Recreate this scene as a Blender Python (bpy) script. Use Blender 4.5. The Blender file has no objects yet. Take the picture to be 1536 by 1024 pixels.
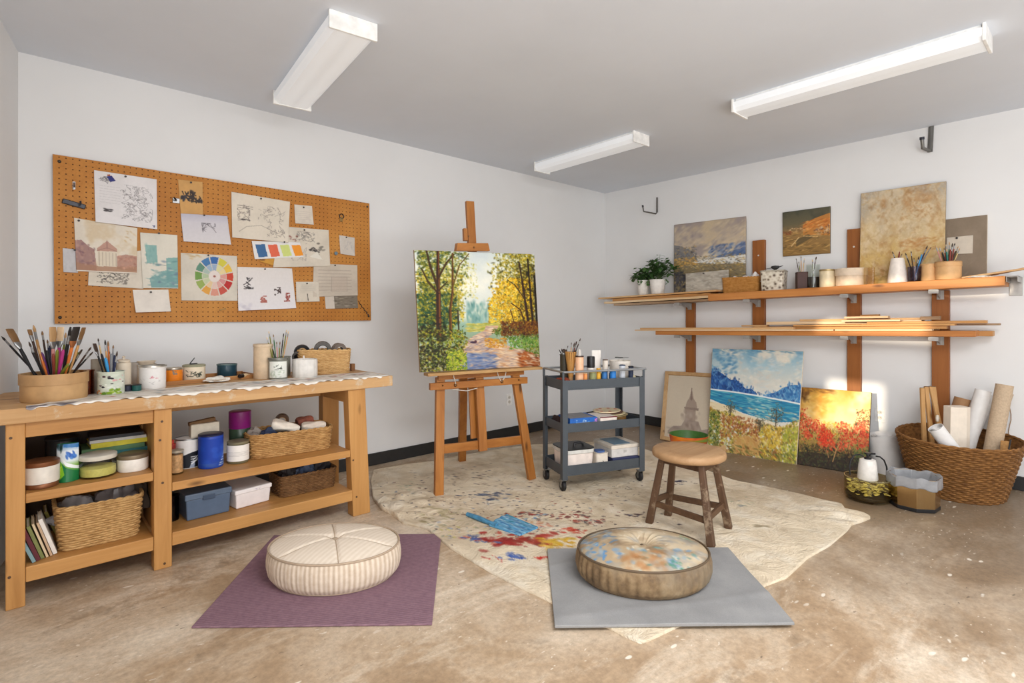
import bpy, bmesh, math, random
import numpy as np
from mathutils import Vector, Matrix

SC = bpy.context.scene
COL = SC.collection
R = random.Random(7)

# ------------------------------------------------------------------ viewpoint model (metres)
F, HZ, EYE, TH = 808.0, 470.0, 1.25, math.radians(47.57)
FW = Vector((math.cos(TH), math.sin(TH), 0))
RT = Vector((math.sin(TH), -math.cos(TH), 0))
CAM = Vector((0, 0, EYE))
WB = 5.22      # right wall plane  x = WB
WA = 4.05      # back wall plane   y = WA
CEIL = 2.70

def ray(px, py):
    return FW + RT * ((px - 768) / F) + Vector((0, 0, (HZ - py) / F))
def at_d(px, py, d): return CAM + ray(px, py) * d
def on_z(px, py, z):
    r = ray(px, py); return CAM + r * ((z - EYE) / r.z)
def on_y(px, py, y):
    r = ray(px, py); return CAM + r * (y / r.y)
def on_x(px, py, x):
    r = ray(px, py); return CAM + r * (x / r.x)
def depth(p): return FW.x * p[0] + FW.y * p[1]
def rd(r, d, z=0): return Vector((FW.x * d + RT.x * r, FW.y * d + RT.y * r, z))

def cyl_z(x0, x1, yt, yb, z):
    """round thing standing on height z: left/right/top/bottom in the photo -> x, y, radius, height"""
    df = F * (EYE - z) / (yb - HZ)
    k = (x1 - x0) / 2 / F
    d = df / (1 - k)
    rad = k * d
    p = at_d((x0 + x1) / 2, HZ, d)
    dt = d + rad if yt > HZ else d - rad
    h = EYE - (yt - HZ) * dt / F - z
    return p.x, p.y, rad, h
def cyl_x(x0, x1, yt, xw, z):
    p = on_x((x0 + x1) / 2, HZ, xw)
    d = depth(p); rad = (x1 - x0) / 2 / F * d
    return p.x, p.y, rad, EYE + (HZ - yt) * (d - rad) / F - z

# ------------------------------------------------------------------ colour
def lin(c):
    c = c / 255.0
    return c / 12.92 if c <= 0.04045 else ((c + 0.055) / 1.055) ** 2.4
def S(r, g, b): return (lin(r), lin(g), lin(b), 1.0)

# ------------------------------------------------------------------ materials
def mat_base(name):
    m = bpy.data.materials.new(name); m.use_nodes = True
    nt = m.node_tree; b = nt.nodes['Principled BSDF']
    return m, nt, b
def coords(nt, scale=(1, 1, 1), rot=(0, 0, 0), kind='Object'):
    tc = nt.nodes.new('ShaderNodeTexCoord'); mp = nt.nodes.new('ShaderNodeMapping')
    mp.inputs['Scale'].default_value = scale; mp.inputs['Rotation'].default_value = rot
    nt.links.new(tc.outputs[kind], mp.inputs['Vector']); return mp.outputs['Vector']
def noise(nt, vec, scale, detail=3, rough=.55, dist=0):
    n = nt.nodes.new('ShaderNodeTexNoise'); n.inputs['Scale'].default_value = scale
    n.inputs['Detail'].default_value = detail; n.inputs['Roughness'].default_value = rough
    n.inputs['Distortion'].default_value = dist
    if vec: nt.links.new(vec, n.inputs['Vector'])
    return n.outputs['Fac']
def ramp(nt, fac, stops):
    r = nt.nodes.new('ShaderNodeValToRGB'); e = r.color_ramp.elements
    while len(e) < len(stops): e.new(.5)
    for i, (p, c) in enumerate(stops): e[i].position = p; e[i].color = c
    nt.links.new(fac, r.inputs['Fac']); return r.outputs['Color']
def mix(nt, fac, a, b, mode='MIX'):
    m = nt.nodes.new('ShaderNodeMix'); m.data_type = 'RGBA'; m.blend_type = mode
    for k, v in ((0, fac), (6, a), (7, b)):
        if hasattr(v, 'node'): nt.links.new(v, m.inputs[k])
        else: m.inputs[k].default_value = v
    return m.outputs[2]
def bump(nt, b, h, strength=.2, dist=.002):
    n = nt.nodes.new('ShaderNodeBump'); n.inputs['Strength'].default_value = strength
    n.inputs['Distance'].default_value = dist
    nt.links.new(h, n.inputs['Height']); nt.links.new(n.outputs['Normal'], b.inputs['Normal'])

_mc = {}
def plain(name, col, rough=.6, metal=0.0, var=.10, vs=25, spec=.4):
    """one colour with slight procedural mottling"""
    if name in _mc: return _mc[name]
    m, nt, b = mat_base(name)
    v = coords(nt)
    lo = tuple(c * (1 - var) for c in col[:3]) + (1,); hi = tuple(min(1, c * (1 + var)) for c in col[:3]) + (1,)
    nt.links.new(ramp(nt, noise(nt, v, vs), [(.3, lo), (.7, hi)]), b.inputs['Base Color'])
    b.inputs['Roughness'].default_value = rough; b.inputs['Metallic'].default_value = metal
    b.inputs['Specular IOR Level'].default_value = spec
    _mc[name] = m; return m

def wood(name, c1, c2, c3, axis='x', rough=.5, scale=1.0, wear=None):
    """long grain along one axis"""
    m, nt, b = mat_base(name)
    s = {'x': (1.2, 22, 22), 'y': (22, 1.2, 22), 'z': (22, 22, 1.2)}[axis]
    v = coords(nt, tuple(k * scale for k in s))
    g = noise(nt, v, 1.6, 6, .65, .6)
    col = ramp(nt, g, [(.25, c1), (.5, c2), (.75, c3)])
    s2 = {'x': (.7, 5, 5), 'y': (5, .7, 5), 'z': (5, 5, .7)}[axis]
    big = noise(nt, coords(nt, s2), 1.3, 2)
    col = mix(nt, .45, col, ramp(nt, big, [(.35, c1), (.65, c3)]))
    # knots
    vo = nt.nodes.new('ShaderNodeTexVoronoi'); vo.inputs['Scale'].default_value = 1.0
    nt.links.new(coords(nt, {'x': (2.2, 7, 7), 'y': (7, 2.2, 7), 'z': (7, 7, 2.2)}[axis]), vo.inputs['Vector'])
    kn = ramp(nt, vo.outputs['Distance'], [(.05, (1, 1, 1, 1)), (.12, (0, 0, 0, 1))])
    col = mix(nt, kn, col, tuple(c * .45 for c in c1[:3]) + (1,))
    if wear:
        w = ramp(nt, noise(nt, coords(nt), 9, 5, .7), [(.56, (0, 0, 0, 1)), (.7, (1, 1, 1, 1))])
        col = mix(nt, w, col, wear)
    nt.links.new(col, b.inputs['Base Color']); b.inputs['Roughness'].default_value = rough
    b.inputs['Specular IOR Level'].default_value = .35
    bump(nt, b, g, .15, .001)
    return m

def glass(name, col, rough=.03):
    """thin clear wall: tinted see-through mixed with a mirror coat by angle"""
    if name in _mc: return _mc[name]
    m, nt, b = mat_base(name); out = nt.nodes['Material Output']
    tr = nt.nodes.new('ShaderNodeBsdfTransparent'); gl = nt.nodes.new('ShaderNodeBsdfGlossy'); gl.inputs['Roughness'].default_value = rough
    nt.links.new(mix(nt, noise(nt, coords(nt), 6), col, tuple(c * .93 for c in col[:3]) + (1,)), tr.inputs['Color'])
    lw = nt.nodes.new('ShaderNodeLayerWeight'); lw.inputs['Blend'].default_value = .5; pw = nt.nodes.new('ShaderNodeMath'); pw.operation = 'POWER'; pw.inputs[1].default_value = 4.0; nt.links.new(lw.outputs['Facing'], pw.inputs[0])
    ml = nt.nodes.new('ShaderNodeMath'); ml.operation = 'MULTIPLY_ADD'; ml.inputs[1].default_value = .35; ml.inputs[2].default_value = .035; nt.links.new(pw.outputs[0], ml.inputs[0]); ms = nt.nodes.new('ShaderNodeMixShader')
    nt.links.new(ml.outputs[0], ms.inputs[0]); nt.links.new(tr.outputs[0], ms.inputs[1]); nt.links.new(gl.outputs[0], ms.inputs[2]); nt.links.new(ms.outputs[0], out.inputs['Surface'])
    nt.nodes.remove(b); _mc[name] = m; return m

def wicker_mat(name, c1, c2, c3):
    if name in _mc: return _mc[name]
    m, nt, b = mat_base(name)
    n = noise(nt, coords(nt, (6, 6, 60)), 2.5, 3, .7)
    n2 = noise(nt, coords(nt), 45, 2)
    col = mix(nt, .4, ramp(nt, n, [(.3, c1), (.5, c2), (.7, c3)]), ramp(nt, n2, [(.35, c1), (.65, c3)]))
    nt.links.new(col, b.inputs['Base Color']); b.inputs['Roughness'].default_value = .65
    b.inputs['Specular IOR Level'].default_value = .25
    _mc[name] = m; return m

def art_mat(name, rough=.55, bs=90, bstr=.15, spec=.3):
    """colours come from the mesh's own paint layer; a fine weave gives the surface"""
    if name in _mc: return _mc[name]
    m, nt, b = mat_base(name)
    a = nt.nodes.new('ShaderNodeAttribute'); a.attribute_name = 'paint'
    n = noise(nt, coords(nt), bs, 3)
    col = mix(nt, .12, a.outputs['Color'], mix(nt, 1.0, a.outputs['Color'], ramp(nt, n, [(.3, (.6, .6, .6, 1)), (.7, (1, 1, 1, 1))]), 'MULTIPLY'))
    nt.links.new(col, b.inputs['Base Color']); b.inputs['Roughness'].default_value = rough
    b.inputs['Specular IOR Level'].default_value = spec
    bump(nt, b, n, bstr, .001)
    _mc[name] = m; return m

# ------------------------------------------------------------------ mesh builder
class MB:
    def __init__(s): s.v = []; s.f = []
    def add(s, vs, fs):
        o = len(s.v); s.v += [tuple(v) for v in vs]; s.f += [tuple(i + o for i in f) for f in fs]; return s
    def box(s, x0, x1, y0, y1, z0, z1):
        vs = [(x, y, z) for z in (z0, z1) for y in (y0, y1) for x in (x0, x1)]
        return s.add(vs, [(0, 2, 3, 1), (4, 5, 7, 6), (0, 1, 5, 4), (2, 6, 7, 3), (0, 4, 6, 2), (1, 3, 7, 5)])
    def beam(s, p, q, w, t, side=None, w2=None, t2=None):
        """bar from p to q; w along `side`, t across"""
        p, q = Vector(p), Vector(q); a = (q - p).normalized()
        sd = Vector(side) if side is not None else Vector((1, 0, 0))
        sd = (sd - a * sd.dot(a)).normalized(); n = a.cross(sd)
        w2 = w2 or w; t2 = t2 or t
        vs = []
        for c, ww, tt in ((p, w, t), (q, w2, t2)):
            for i, j in ((-1, -1), (1, -1), (1, 1), (-1, 1)):
                vs.append(c + sd * (i * ww / 2) + n * (j * tt / 2))
        return s.add(vs, [(3, 2, 1, 0), (4, 5, 6, 7)] + [(i, (i + 1) % 4, 4 + (i + 1) % 4, 4 + i) for i in range(4)])
    def prism(s, pts, z0, z1):
        n = len(pts)
        vs = [(p[0], p[1], z0) for p in pts] + [(p[0], p[1], z1) for p in pts]
        return s.add(vs, [tuple(range(n))[::-1], tuple(range(n, 2 * n))] + [(i, (i + 1) % n, n + (i + 1) % n, n + i) for i in range(n)])
    def lathe(s, prof, c=(0, 0, 0), seg=32, sx=1.0, sy=1.0, a0=0.0):
        o = len(s.v); rings = []
        for r, z in prof:
            if r < 1e-6:
                s.v.append((c[0], c[1], c[2] + z)); rings.append([len(s.v) - 1])
            else:
                ids = []
                for i in range(seg):
                    a = a0 + 2 * math.pi * i / seg
                    s.v.append((c[0] + r * sx * math.cos(a), c[1] + r * sy * math.sin(a), c[2] + z)); ids.append(len(s.v) - 1)
                rings.append(ids)
        for A, B in zip(rings, rings[1:]):
            if len(A) == 1 and len(B) == 1: continue
            for i in range(seg):
                j = (i + 1) % seg
                if len(A) == 1: s.f.append((A[0], B[j], B[i]))
                elif len(B) == 1: s.f.append((A[i], A[j], B[0]))
                else: s.f.append((A[i], A[j], B[j], B[i]))
        return s
    def tube(s, pts, r, seg=6, closed=False, caps=True):
        pts = [Vector(p) for p in pts]; n = len(pts)
        rs = r if isinstance(r, (list, tuple)) else [r] * n
        up = None; rings = []
        for i, p in enumerate(pts):
            if closed: t = pts[(i + 1) % n] - pts[i - 1]
            else: t = pts[min(i + 1, n - 1)] - pts[max(i - 1, 0)]
            t.normalize()
            if up is None: up = Vector((0, 0, 1)) if abs(t.z) < .9 else Vector((1, 0, 0))
            up = (up - t * up.dot(t))
            if up.length < 1e-5: up = t.orthogonal()
            up.normalize(); b = t.cross(up)
            ids = []
            for k in range(seg):
                a = 2 * math.pi * k / seg
                s.v.append(tuple(p + up * (rs[i] * math.sin(a)) + b * (rs[i] * math.cos(a)))); ids.append(len(s.v) - 1)
            rings.append(ids)
        prs = list(zip(rings, rings[1:])) + ([(rings[-1], rings[0])] if closed else [])
        for A, B in prs:
            for k in range(seg):
                j = (k + 1) % seg; s.f.append((A[k], A[j], B[j], B[k]))
        if caps and not closed:
            s.f.append(tuple(rings[0][::-1])); s.f.append(tuple(rings[-1]))
        return s
    def grid(s, fn, nu, nv, wrap=False):
        o = len(s.v)
        for j in range(nv):
            for i in range(nu): s.v.append(tuple(fn(i / (nu if wrap else nu - 1), j / (nv - 1))))
        for j in range(nv - 1):
            for i in range(nu if wrap else nu - 1):
                k = (i + 1) % nu
                s.f.append((o + j * nu + i, o + j * nu + k, o + (j + 1) * nu + k, o + (j + 1) * nu + i))
        return s
    def xf(s, M):
        s.v = [tuple(M @ Vector(v)) for v in s.v]; return s

def build(name, mb, mat, parent=None, smooth=None, bevel=0, solid=0, subd=0):
    me = bpy.data.meshes.new(name); me.from_pydata(mb.v, [], mb.f); me.update()
    bm = bmesh.new(); bm.from_mesh(me); bmesh.ops.recalc_face_normals(bm, faces=bm.faces); bm.to_mesh(me); bm.free()
    o = bpy.data.objects.new(name, me); COL.objects.link(o)
    if mat: me.materials.append(mat)
    if parent is not None: o.parent = parent
    if smooth is not None:
        me.polygons.foreach_set('use_smooth', [True] * len(me.polygons))
        if smooth: me.set_sharp_from_angle(angle=math.radians(smooth))
    if solid:
        md = o.modifiers.new('thickness', 'SOLIDIFY'); md.thickness = solid; md.offset = 0
    if bevel:
        md = o.modifiers.new('edges', 'BEVEL'); md.width = bevel; md.segments = 2; md.limit_method = 'ANGLE'; md.angle_limit = math.radians(35)
    if subd:
        md = o.modifiers.new('sub', 'SUBSURF'); md.levels = subd; md.render_levels = subd
    return o

LABELS = {}
def tag(o, label, cat, group=None):
    o['label'] = label; o['category'] = cat
    if group: o['group'] = group
    LABELS.setdefault(label, []).append(o)
    return o
def thing(name, label, cat, loc=(0, 0, 0), rotz=0.0, group=None):
    o = bpy.data.objects.new(name, None); COL.objects.link(o)
    o.empty_display_size = .05
    o.location = loc; o.rotation_euler = (0, 0, rotz)
    return tag(o, label, cat, group)
def struct(name, mb, mat, bevel=0, parent=None):
    o = build(name, mb, mat, parent, bevel=bevel)
    if parent is None: o['kind'] = 'structure'
    return o
FACE = TH + math.pi            # heading that looks back at the viewer
def face_to(x, y): return math.atan2(-y, -x)

# ------------------------------------------------------------------ painted surfaces: small raster painter
def vnoise(h, w, cells, rng, aspect=1.0):
    gy = max(2, int(cells * aspect)) + 2; gx = cells + 2
    g = rng.random((gy, gx))
    y = np.linspace(0, gy - 2.001, h); x = np.linspace(0, gx - 2.001, w)
    yi = y.astype(int); xi = x.astype(int); fy = y - yi; fx = x - xi
    fy = fy * fy * (3 - 2 * fy); fx = fx * fx * (3 - 2 * fx)
    a = g[yi][:, xi]; b = g[yi][:, xi + 1]; c = g[yi + 1][:, xi]; d = g[yi + 1][:, xi + 1]
    return (a * (1 - fx) + b * fx) * (1 - fy)[:, None] + (c * (1 - fx) + d * fx) * fy[:, None]
def fbm(h, w, cells, seed, octs=4, aspect=1.0):
    rng = np.random.default_rng(seed); o = np.zeros((h, w)); amp = 1; tot = 0
    for i in range(octs):
        o += amp * vnoise(h, w, cells * 2 ** i, rng, aspect); tot += amp; amp *= .55
    return o / tot

class Art:
    def __init__(s, w, h, bg, seed=1):
        s.w, s.h = w, h; s.a = np.zeros((h, w, 3)); s.a[:] = bg
        s.kn = s.kl = s.kh = 1.0
        s.rng = np.random.default_rng(seed); s.r = random.Random(seed)
        yy, xx = np.mgrid[0:h, 0:w]; s.X = (xx + .5) / w; s.Y = (yy + .5) / h
    def vgrad(s, stops, mask=None):
        ys = [p for p, _ in stops]
        g = np.stack([np.interp(s.Y, ys, [c[k] for _, c in stops]) for k in range(3)], -1)
        s.lay(g, np.ones_like(s.X) if mask is None else mask)
    def lay(s, col, m):
        m = np.clip(m, 0, 1)[..., None]; s.a = s.a * (1 - m) + np.asarray(col, float) * m
    def mottle(s, cells, seed, col, lo, hi, alpha=1, mask=None, octs=4, aspect=1.0):
        n = fbm(s.h, s.w, cells, seed, octs, aspect)
        m = np.clip((n - lo) / (hi - lo), 0, 1) * alpha
        if mask is not None: m = m * mask
        s.lay(col, m)
    def dab(s, x, y, l, wd, ang, col, al=1.0, hard=2.0):
        R_ = max(l, wd) * 1.2
        x0 = max(0, int((x - R_) * s.w)); x1 = min(s.w, int((x + R_) * s.w) + 2)
        y0 = max(0, int((y - R_) * s.h)); y1 = min(s.h, int((y + R_) * s.h) + 2)
        if x0 >= x1 or y0 >= y1: return
        dx = s.X[y0:y1, x0:x1] - x; dy = s.Y[y0:y1, x0:x1] - y
        ca, sa = math.cos(ang), math.sin(ang)
        u = (dx * ca + dy * sa) / l; v = (-dx * sa + dy * ca) / wd
        m = np.clip((1 - np.sqrt(u * u + v * v)) * hard, 0, 1)[..., None] * al
        s.a[y0:y1, x0:x1] = s.a[y0:y1, x0:x1] * (1 - m) + np.asarray(col, float) * m
    def dabs(s, n, pos, cols, l=(.01, .03), wd=(.006, .014), ang=(0, 3.14), al=(.6, 1), hard=2.0, jit=12):
        r = s.r
        for _ in range(int(n * s.kn)):
            p = pos(r) if callable(pos) else (r.uniform(pos[0], pos[2]), r.uniform(pos[1], pos[3]))
            if p is None: continue
            c = r.choice(cols); j = r.uniform(-jit, jit)
            s.dab(p[0], p[1], r.uniform(*l) * s.kl * (r.uniform(.6, 1.3) if s.kn > 1 else 1), r.uniform(*wd) * s.kl * (r.uniform(.5, 1.1) if s.kn > 1 else 1), r.uniform(*ang), [min(255, max(0, q + j)) for q in c], r.uniform(*al), hard * s.kh)
    def line(s, pts, wd, col, al=1.0, hard=2.5):
        for (x0, y0), (x1, y1) in zip(pts, pts[1:]):
            x_0 = max(0, int((min(x0, x1) - wd) * s.w) - 1); x_1 = min(s.w, int((max(x0, x1) + wd) * s.w) + 2)
            y_0 = max(0, int((min(y0, y1) - wd) * s.h) - 1); y_1 = min(s.h, int((max(y0, y1) + wd) * s.h) + 2)
            if x_0 >= x_1 or y_0 >= y_1: continue
            X = s.X[y_0:y_1, x_0:x_1]; Y = s.Y[y_0:y_1, x_0:x_1]
            dx, dy = x1 - x0, y1 - y0; L = dx * dx + dy * dy + 1e-9
            t = np.clip(((X - x0) * dx + (Y - y0) * dy) / L, 0, 1)
            d = np.sqrt((X - x0 - t * dx) ** 2 + (Y - y0 - t * dy) ** 2)
            m = np.clip((1 - d / wd) * hard, 0, 1)[..., None] * al
            s.a[y_0:y_1, x_0:x_1] = s.a[y_0:y_1, x_0:x_1] * (1 - m) + np.asarray(col, float) * m
    def inside(s, pts):
        m = np.zeros((s.h, s.w), bool); n = len(pts)
        for i in range(n):
            xa, ya = pts[i]; xb, yb = pts[(i + 1) % n]
            if ya == yb: continue
            c = ((ya > s.Y) != (yb > s.Y)) & (s.X < (xb - xa) * (s.Y - ya) / (yb - ya) + xa); m ^= c
        return m.astype(float)
    def poly(s, pts, col, al=1.0): s.lay(col, s.inside(pts) * al)
    def scrib(s, n, box, col, wd=.006, al=.7, step=.05):
        r = s.r
        for _ in range(n):
            x, y = r.uniform(box[0], box[2]), r.uniform(box[1], box[3]); p = [(x, y)]
            for _ in range(r.randint(2, 5)):
                x += r.uniform(-step, step); y += r.uniform(-step, step); p.append((min(box[2], max(box[0], x)), min(box[3], max(box[1], y))))
            s.line(p, wd, col, al)
    def blur(s, n=1):
        for _ in range(n):
            p = np.pad(s.a, ((1, 1), (1, 1), (0, 0)), 'edge'); s.a = (p[:-2, 1:-1] + p[2:, 1:-1] + p[1:-1, :-2] + p[1:-1, 2:] + 2 * p[1:-1, 1:-1]) / 6
    def lines_of_text(s, x0, x1, y0, y1, n, col, wd=.006, al=.5):
        for k in range(n):
            y = y0 + (y1 - y0) * (k + .5) / n; x = x0
            while x < x1 - .02:
                e = min(x1, x + s.r.uniform(.02, .09)); s.line([(x, y), (e, y + s.r.uniform(-.004, .004))], wd, col, al); x = e + .018

def paint_layer(me, cols255):
    c = np.clip(np.asarray(cols255, float) / 255.0, 0, 1).reshape(-1, 3)
    l = np.where(c <= .04045, c / 12.92, ((c + .055) / 1.055) ** 2.4)
    at = me.color_attributes.new('paint', 'FLOAT_COLOR', 'POINT')
    at.data.foreach_set('color', np.concatenate([l, np.ones((len(l), 1))], 1).astype(np.float32).ravel())

def art_grid(name, fn, art, mat, parent=None, solid=0, smooth=60):
    """surface fn(u, v) (v downwards) carrying the painter's colours"""
    w, h = art.w, art.h
    mb = MB().grid(fn, w, h)
    me = bpy.data.meshes.new(name); me.from_pydata(mb.v, [], mb.f); me.update()
    paint_layer(me, art.a)
    me.polygons.foreach_set('use_smooth', [True] * len(me.polygons))
    o = bpy.data.objects.new(name, me); COL.objects.link(o); me.materials.append(mat)
    if parent is not None: o.parent = parent
    if solid:
        md = o.modifiers.new('thickness', 'SOLIDIFY'); md.thickness = solid; md.offset = -1
    return o
def bil(q, u, v):
    a, b, c, d = q
    return (a * (1 - u) + b * u) * (1 - v) + (d * (1 - u) + c * u) * v
def quad_normal(q): return (q[1] - q[0]).cross(q[0] - q[3]).normalized()   # towards the viewer's side

def canvas_picture(name, label, cat, q, art, thick=.02, edge=(225, 215, 200), group=None, facename='painted_canvas', backname='stretcher_frame'):
    """stretched canvas: q = TL, TR, BR, BL of its front"""
    n = quad_normal(q); c0 = (q[2] + q[3]) / 2
    t = thing(name, label, cat, c0 - n * thick / 2, 0, group)
    ql = [p - t.location for p in q]
    art_grid(facename, lambda u, v: bil(ql, u, v) - (n * .006 if min(u, v, 1 - u, 1 - v) <= 0 else n * 0), art, art_mat('painted canvas'), t)
    mb = MB(); b = [p - n * thick for p in ql]
    mb.add([p - n * .005 for p in ql] + b, [(0, 1, 2, 3), (7, 6, 5, 4), (0, 4, 5, 1), (1, 5, 6, 2), (2, 6, 7, 3), (3, 7, 4, 0)])
    build(backname, mb, plain('canvas edge %d %d %d' % edge, S(*edge), .8), t)
    return t
WORLD, SUN, AREA, UP_FILL, TOP, LAMP, EXPO = 1.25, 4.6, 72.0, 84.0, 102.0, .24, 0.0
# ================================================================== THE ROOM
def wall_paint(name, col):
    m, nt, b = mat_base(name)
    v = coords(nt)
    lo = tuple(c * .96 for c in col[:3]) + (1,)
    nt.links.new(ramp(nt, noise(nt, v, 1.3, 4, .6), [(.35, lo), (.65, col)]), b.inputs['Base Color'])
    b.inputs['Roughness'].default_value = .85; b.inputs['Specular IOR Level'].default_value = .2
    bump(nt, b, noise(nt, v, 120, 3), .12, .001)
    return m
M_WALL = wall_paint('white wall paint', S(228, 228, 228))
M_CEIL = wall_paint('ceiling paint', S(220, 225, 233))

def floor_mat():
    m, nt, b = mat_base('worn concrete')
    v = coords(nt)
    big = noise(nt, v, 1.1, 6, .62, .5)
    col = ramp(nt, big, [(.30, S(138, 112, 85)), (.45, S(168, 144, 117)), (.58, S(194, 176, 154)), (.72, S(214, 200, 183))])
    st = noise(nt, coords(nt, (.8, 2.0, 1), (0, 0, .74)), 1.7, 7, .72, .5)
    col = mix(nt, ramp(nt, st, [(.50, (0, 0, 0, 1)), (.68, (.8, .8, .8, 1))]), col, S(216, 203, 184))
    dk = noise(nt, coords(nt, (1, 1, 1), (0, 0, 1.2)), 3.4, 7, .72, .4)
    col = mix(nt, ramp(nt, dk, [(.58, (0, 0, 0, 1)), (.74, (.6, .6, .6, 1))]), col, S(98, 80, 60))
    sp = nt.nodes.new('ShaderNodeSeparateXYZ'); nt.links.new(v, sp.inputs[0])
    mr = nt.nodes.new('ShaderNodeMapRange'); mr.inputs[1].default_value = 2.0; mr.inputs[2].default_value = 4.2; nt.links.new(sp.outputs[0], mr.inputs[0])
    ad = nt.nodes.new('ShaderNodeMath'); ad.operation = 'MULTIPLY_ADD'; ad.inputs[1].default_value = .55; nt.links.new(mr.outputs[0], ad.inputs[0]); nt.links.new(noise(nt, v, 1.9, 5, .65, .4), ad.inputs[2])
    col = mix(nt, ramp(nt, ad.outputs[0], [(.62, (0, 0, 0, 1)), (.95, (.72, .72, .72, 1))]), col, S(112, 92, 70))  # shade put into the colour: floor darkens towards the right wall
    fine = noise(nt, v, 38, 6, .8)
    col = mix(nt, .55, col, mix(nt, 1.0, col, ramp(nt, fine, [(.3, (.5, .5, .5, 1)), (.62, (1.25, 1.25, 1.25, 1))]), 'MULTIPLY'))
    for sc, th, rot, c, al in ((5.5, .085, .9, S(228, 220, 206), .85), (15, .10, .3, S(222, 212, 196), .7), (9, .06, 2.0, S(84, 72, 58), .7), (26, .07, 1.1, S(92, 78, 62), .6)):
        vo = nt.nodes.new('ShaderNodeTexVoronoi'); vo.inputs['Scale'].default_value = sc
        ds = nt.nodes.new('ShaderNodeTexNoise'); ds.inputs['Scale'].default_value = sc * 1.3; ds.inputs['Detail'].default_value = 3; nt.links.new(v, ds.inputs['Vector'])
        wv = mix(nt, .10, coords(nt, (1, 2.4, 1), (0, 0, .74 + rot * .12)), ds.outputs['Color'], 'ADD')
        nt.links.new(wv, vo.inputs['Vector'])
        gate = noise(nt, v, 1.7 + sc * .05, 2)
        k = ramp(nt, vo.outputs['Distance'], [(th, (al, al, al, 1)), (th * 1.5, (0, 0, 0, 1))])
        g = ramp(nt, gate, [(.48, (0, 0, 0, 1)), (.56, (1, 1, 1, 1))])
        col = mix(nt, mix(nt, 1.0, k, g, 'MULTIPLY'), col, c)
    nt.links.new(col, b.inputs['Base Color'])
    rr = ramp(nt, big, [(.3, (.30, .30, .30, 1)), (.7, (.55, .55, .55, 1))]); nt.links.new(rr, b.inputs['Roughness'])
    b.inputs['Specular IOR Level'].default_value = .35
    bump(nt, b, fine, .12, .002)
    return m

REAR = -2.6
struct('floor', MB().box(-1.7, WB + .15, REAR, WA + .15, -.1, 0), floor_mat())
struct('ceiling', MB().box(-1.7, WB + .15, REAR, WA + .15, CEIL, CEIL + .1), M_CEIL)
struct('wall_back', MB().box(-.2, WB + .12, WA, WA + .12, 0, CEIL), M_WALL)
struct('wall_right', MB().box(WB, WB + .12, REAR, WA, 0, CEIL), M_WALL)
# splayed left wall with unseen windows sized for sun patches, last added for fill
P0 = Vector((-.006, WA, 0)); WD = Vector((-.167, -.986, 0)).normalized(); WN = Vector((-WD.y, WD.x, 0)); WN = WN if WN.x < 0 else -WN
WIN1 = (2.465, 2.905, 1.13, 1.535); WIN2 = (2.46, 3.25, 1.888, 2.055); WIN3 = (2.50, 3.66, 2.262, 2.345); FILL_WIN = (4.5, 6.4, .8, 2.42)  # last opening is made up, cut for the fill lamp outside
sb = [0, 2.46, 2.465, 2.50, 2.905, 3.25, 3.66, 4.5, 6.4, 6.7]; zb = [0, .8, 1.13, 1.535, 1.888, 2.055, 2.262, 2.345, 2.42, CEIL]
mb = MB()
for i in range(len(sb) - 1):
    for j in range(len(zb) - 1):
        sc, zc = (sb[i] + sb[i + 1]) / 2, (zb[j] + zb[j + 1]) / 2
        if any(a < sc < b and c < zc < d for a, b, c, d in (WIN1, WIN2, WIN3, FILL_WIN)): continue
        p, q = P0 + WD * sb[i], P0 + WD * sb[i + 1]
        vs = [p, q, q + WN * .08, p + WN * .08]
        mb.prism([(k.x, k.y) for k in vs], zb[j], zb[j + 1])
struct('wall_left', mb, M_WALL)
M_WHITE = plain('white enamel', S(236, 235, 232), .4)
for n, (a, b_, c, d) in (('window_1', WIN1), ('window_2', WIN2), ('window_3', WIN3), ('fill_opening', FILL_WIN)):
    mb = MB(); t = .010
    for (s0, s1, z0, z1) in ((a, a + t, c, d), (b_ - t, b_, c, d), (a + t, b_ - t, c, c + t), (a + t, b_ - t, d - t, d)):
        p, q = P0 + WD * s0 + WN * .02, P0 + WD * s1 + WN * .02
        mb.prism([(k.x, k.y) for k in (p, q, q + WN * .04, p + WN * .04)], z0, z1)
    o = struct(n, mb, M_WHITE)
M_BASE = plain('black rubber baseboard', S(42, 42, 42), .45)
struct('baseboard_back', MB().box(.02, WB - .012, WA - .012, WA, 0, .10), M_BASE, .003)
struct('baseboard_right', MB().box(WB - .012, WB, REAR, WA - .013, 0, .10), M_BASE, .003)

# ================================================================== DAYLIGHT, ADDED FILL AND LAMPS
w = bpy.data.worlds.new('World'); SC.world = w; w.use_nodes = True
bg = w.node_tree.nodes['Background']; bg.inputs['Color'].default_value = (1.0, 1.0, 1.0, 1); bg.inputs['Strength'].default_value = WORLD
sun = bpy.data.lights.new('sun', 'SUN'); sun.energy = SUN; sun.color = (1.0, .86, .66); sun.angle = math.radians(1.0)
so = bpy.data.objects.new('sun', sun); COL.objects.link(so)
so.rotation_euler = Vector((1, 0, -.15)).to_track_quat('-Z', 'Y').to_euler()
def area(name, loc, aim, sx, sy, e, col=(1, 1, 1)):
    l = bpy.data.lights.new(name, 'AREA'); l.shape = 'RECTANGLE'; l.size = sx; l.size_y = sy; l.energy = e; l.color = col
    o = bpy.data.objects.new(name, l); COL.objects.link(o); o.location = loc; o.rotation_euler = Vector(aim).to_track_quat('-Z', 'Y').to_euler()
wc = P0 + WD * 5.45 + WN * .16
area('added_side_fill', (wc.x, wc.y, 1.65), (1, .35, -.03), 1.9, 1.6, AREA)  # unseen fill lamp added outside the made-up wall opening
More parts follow.
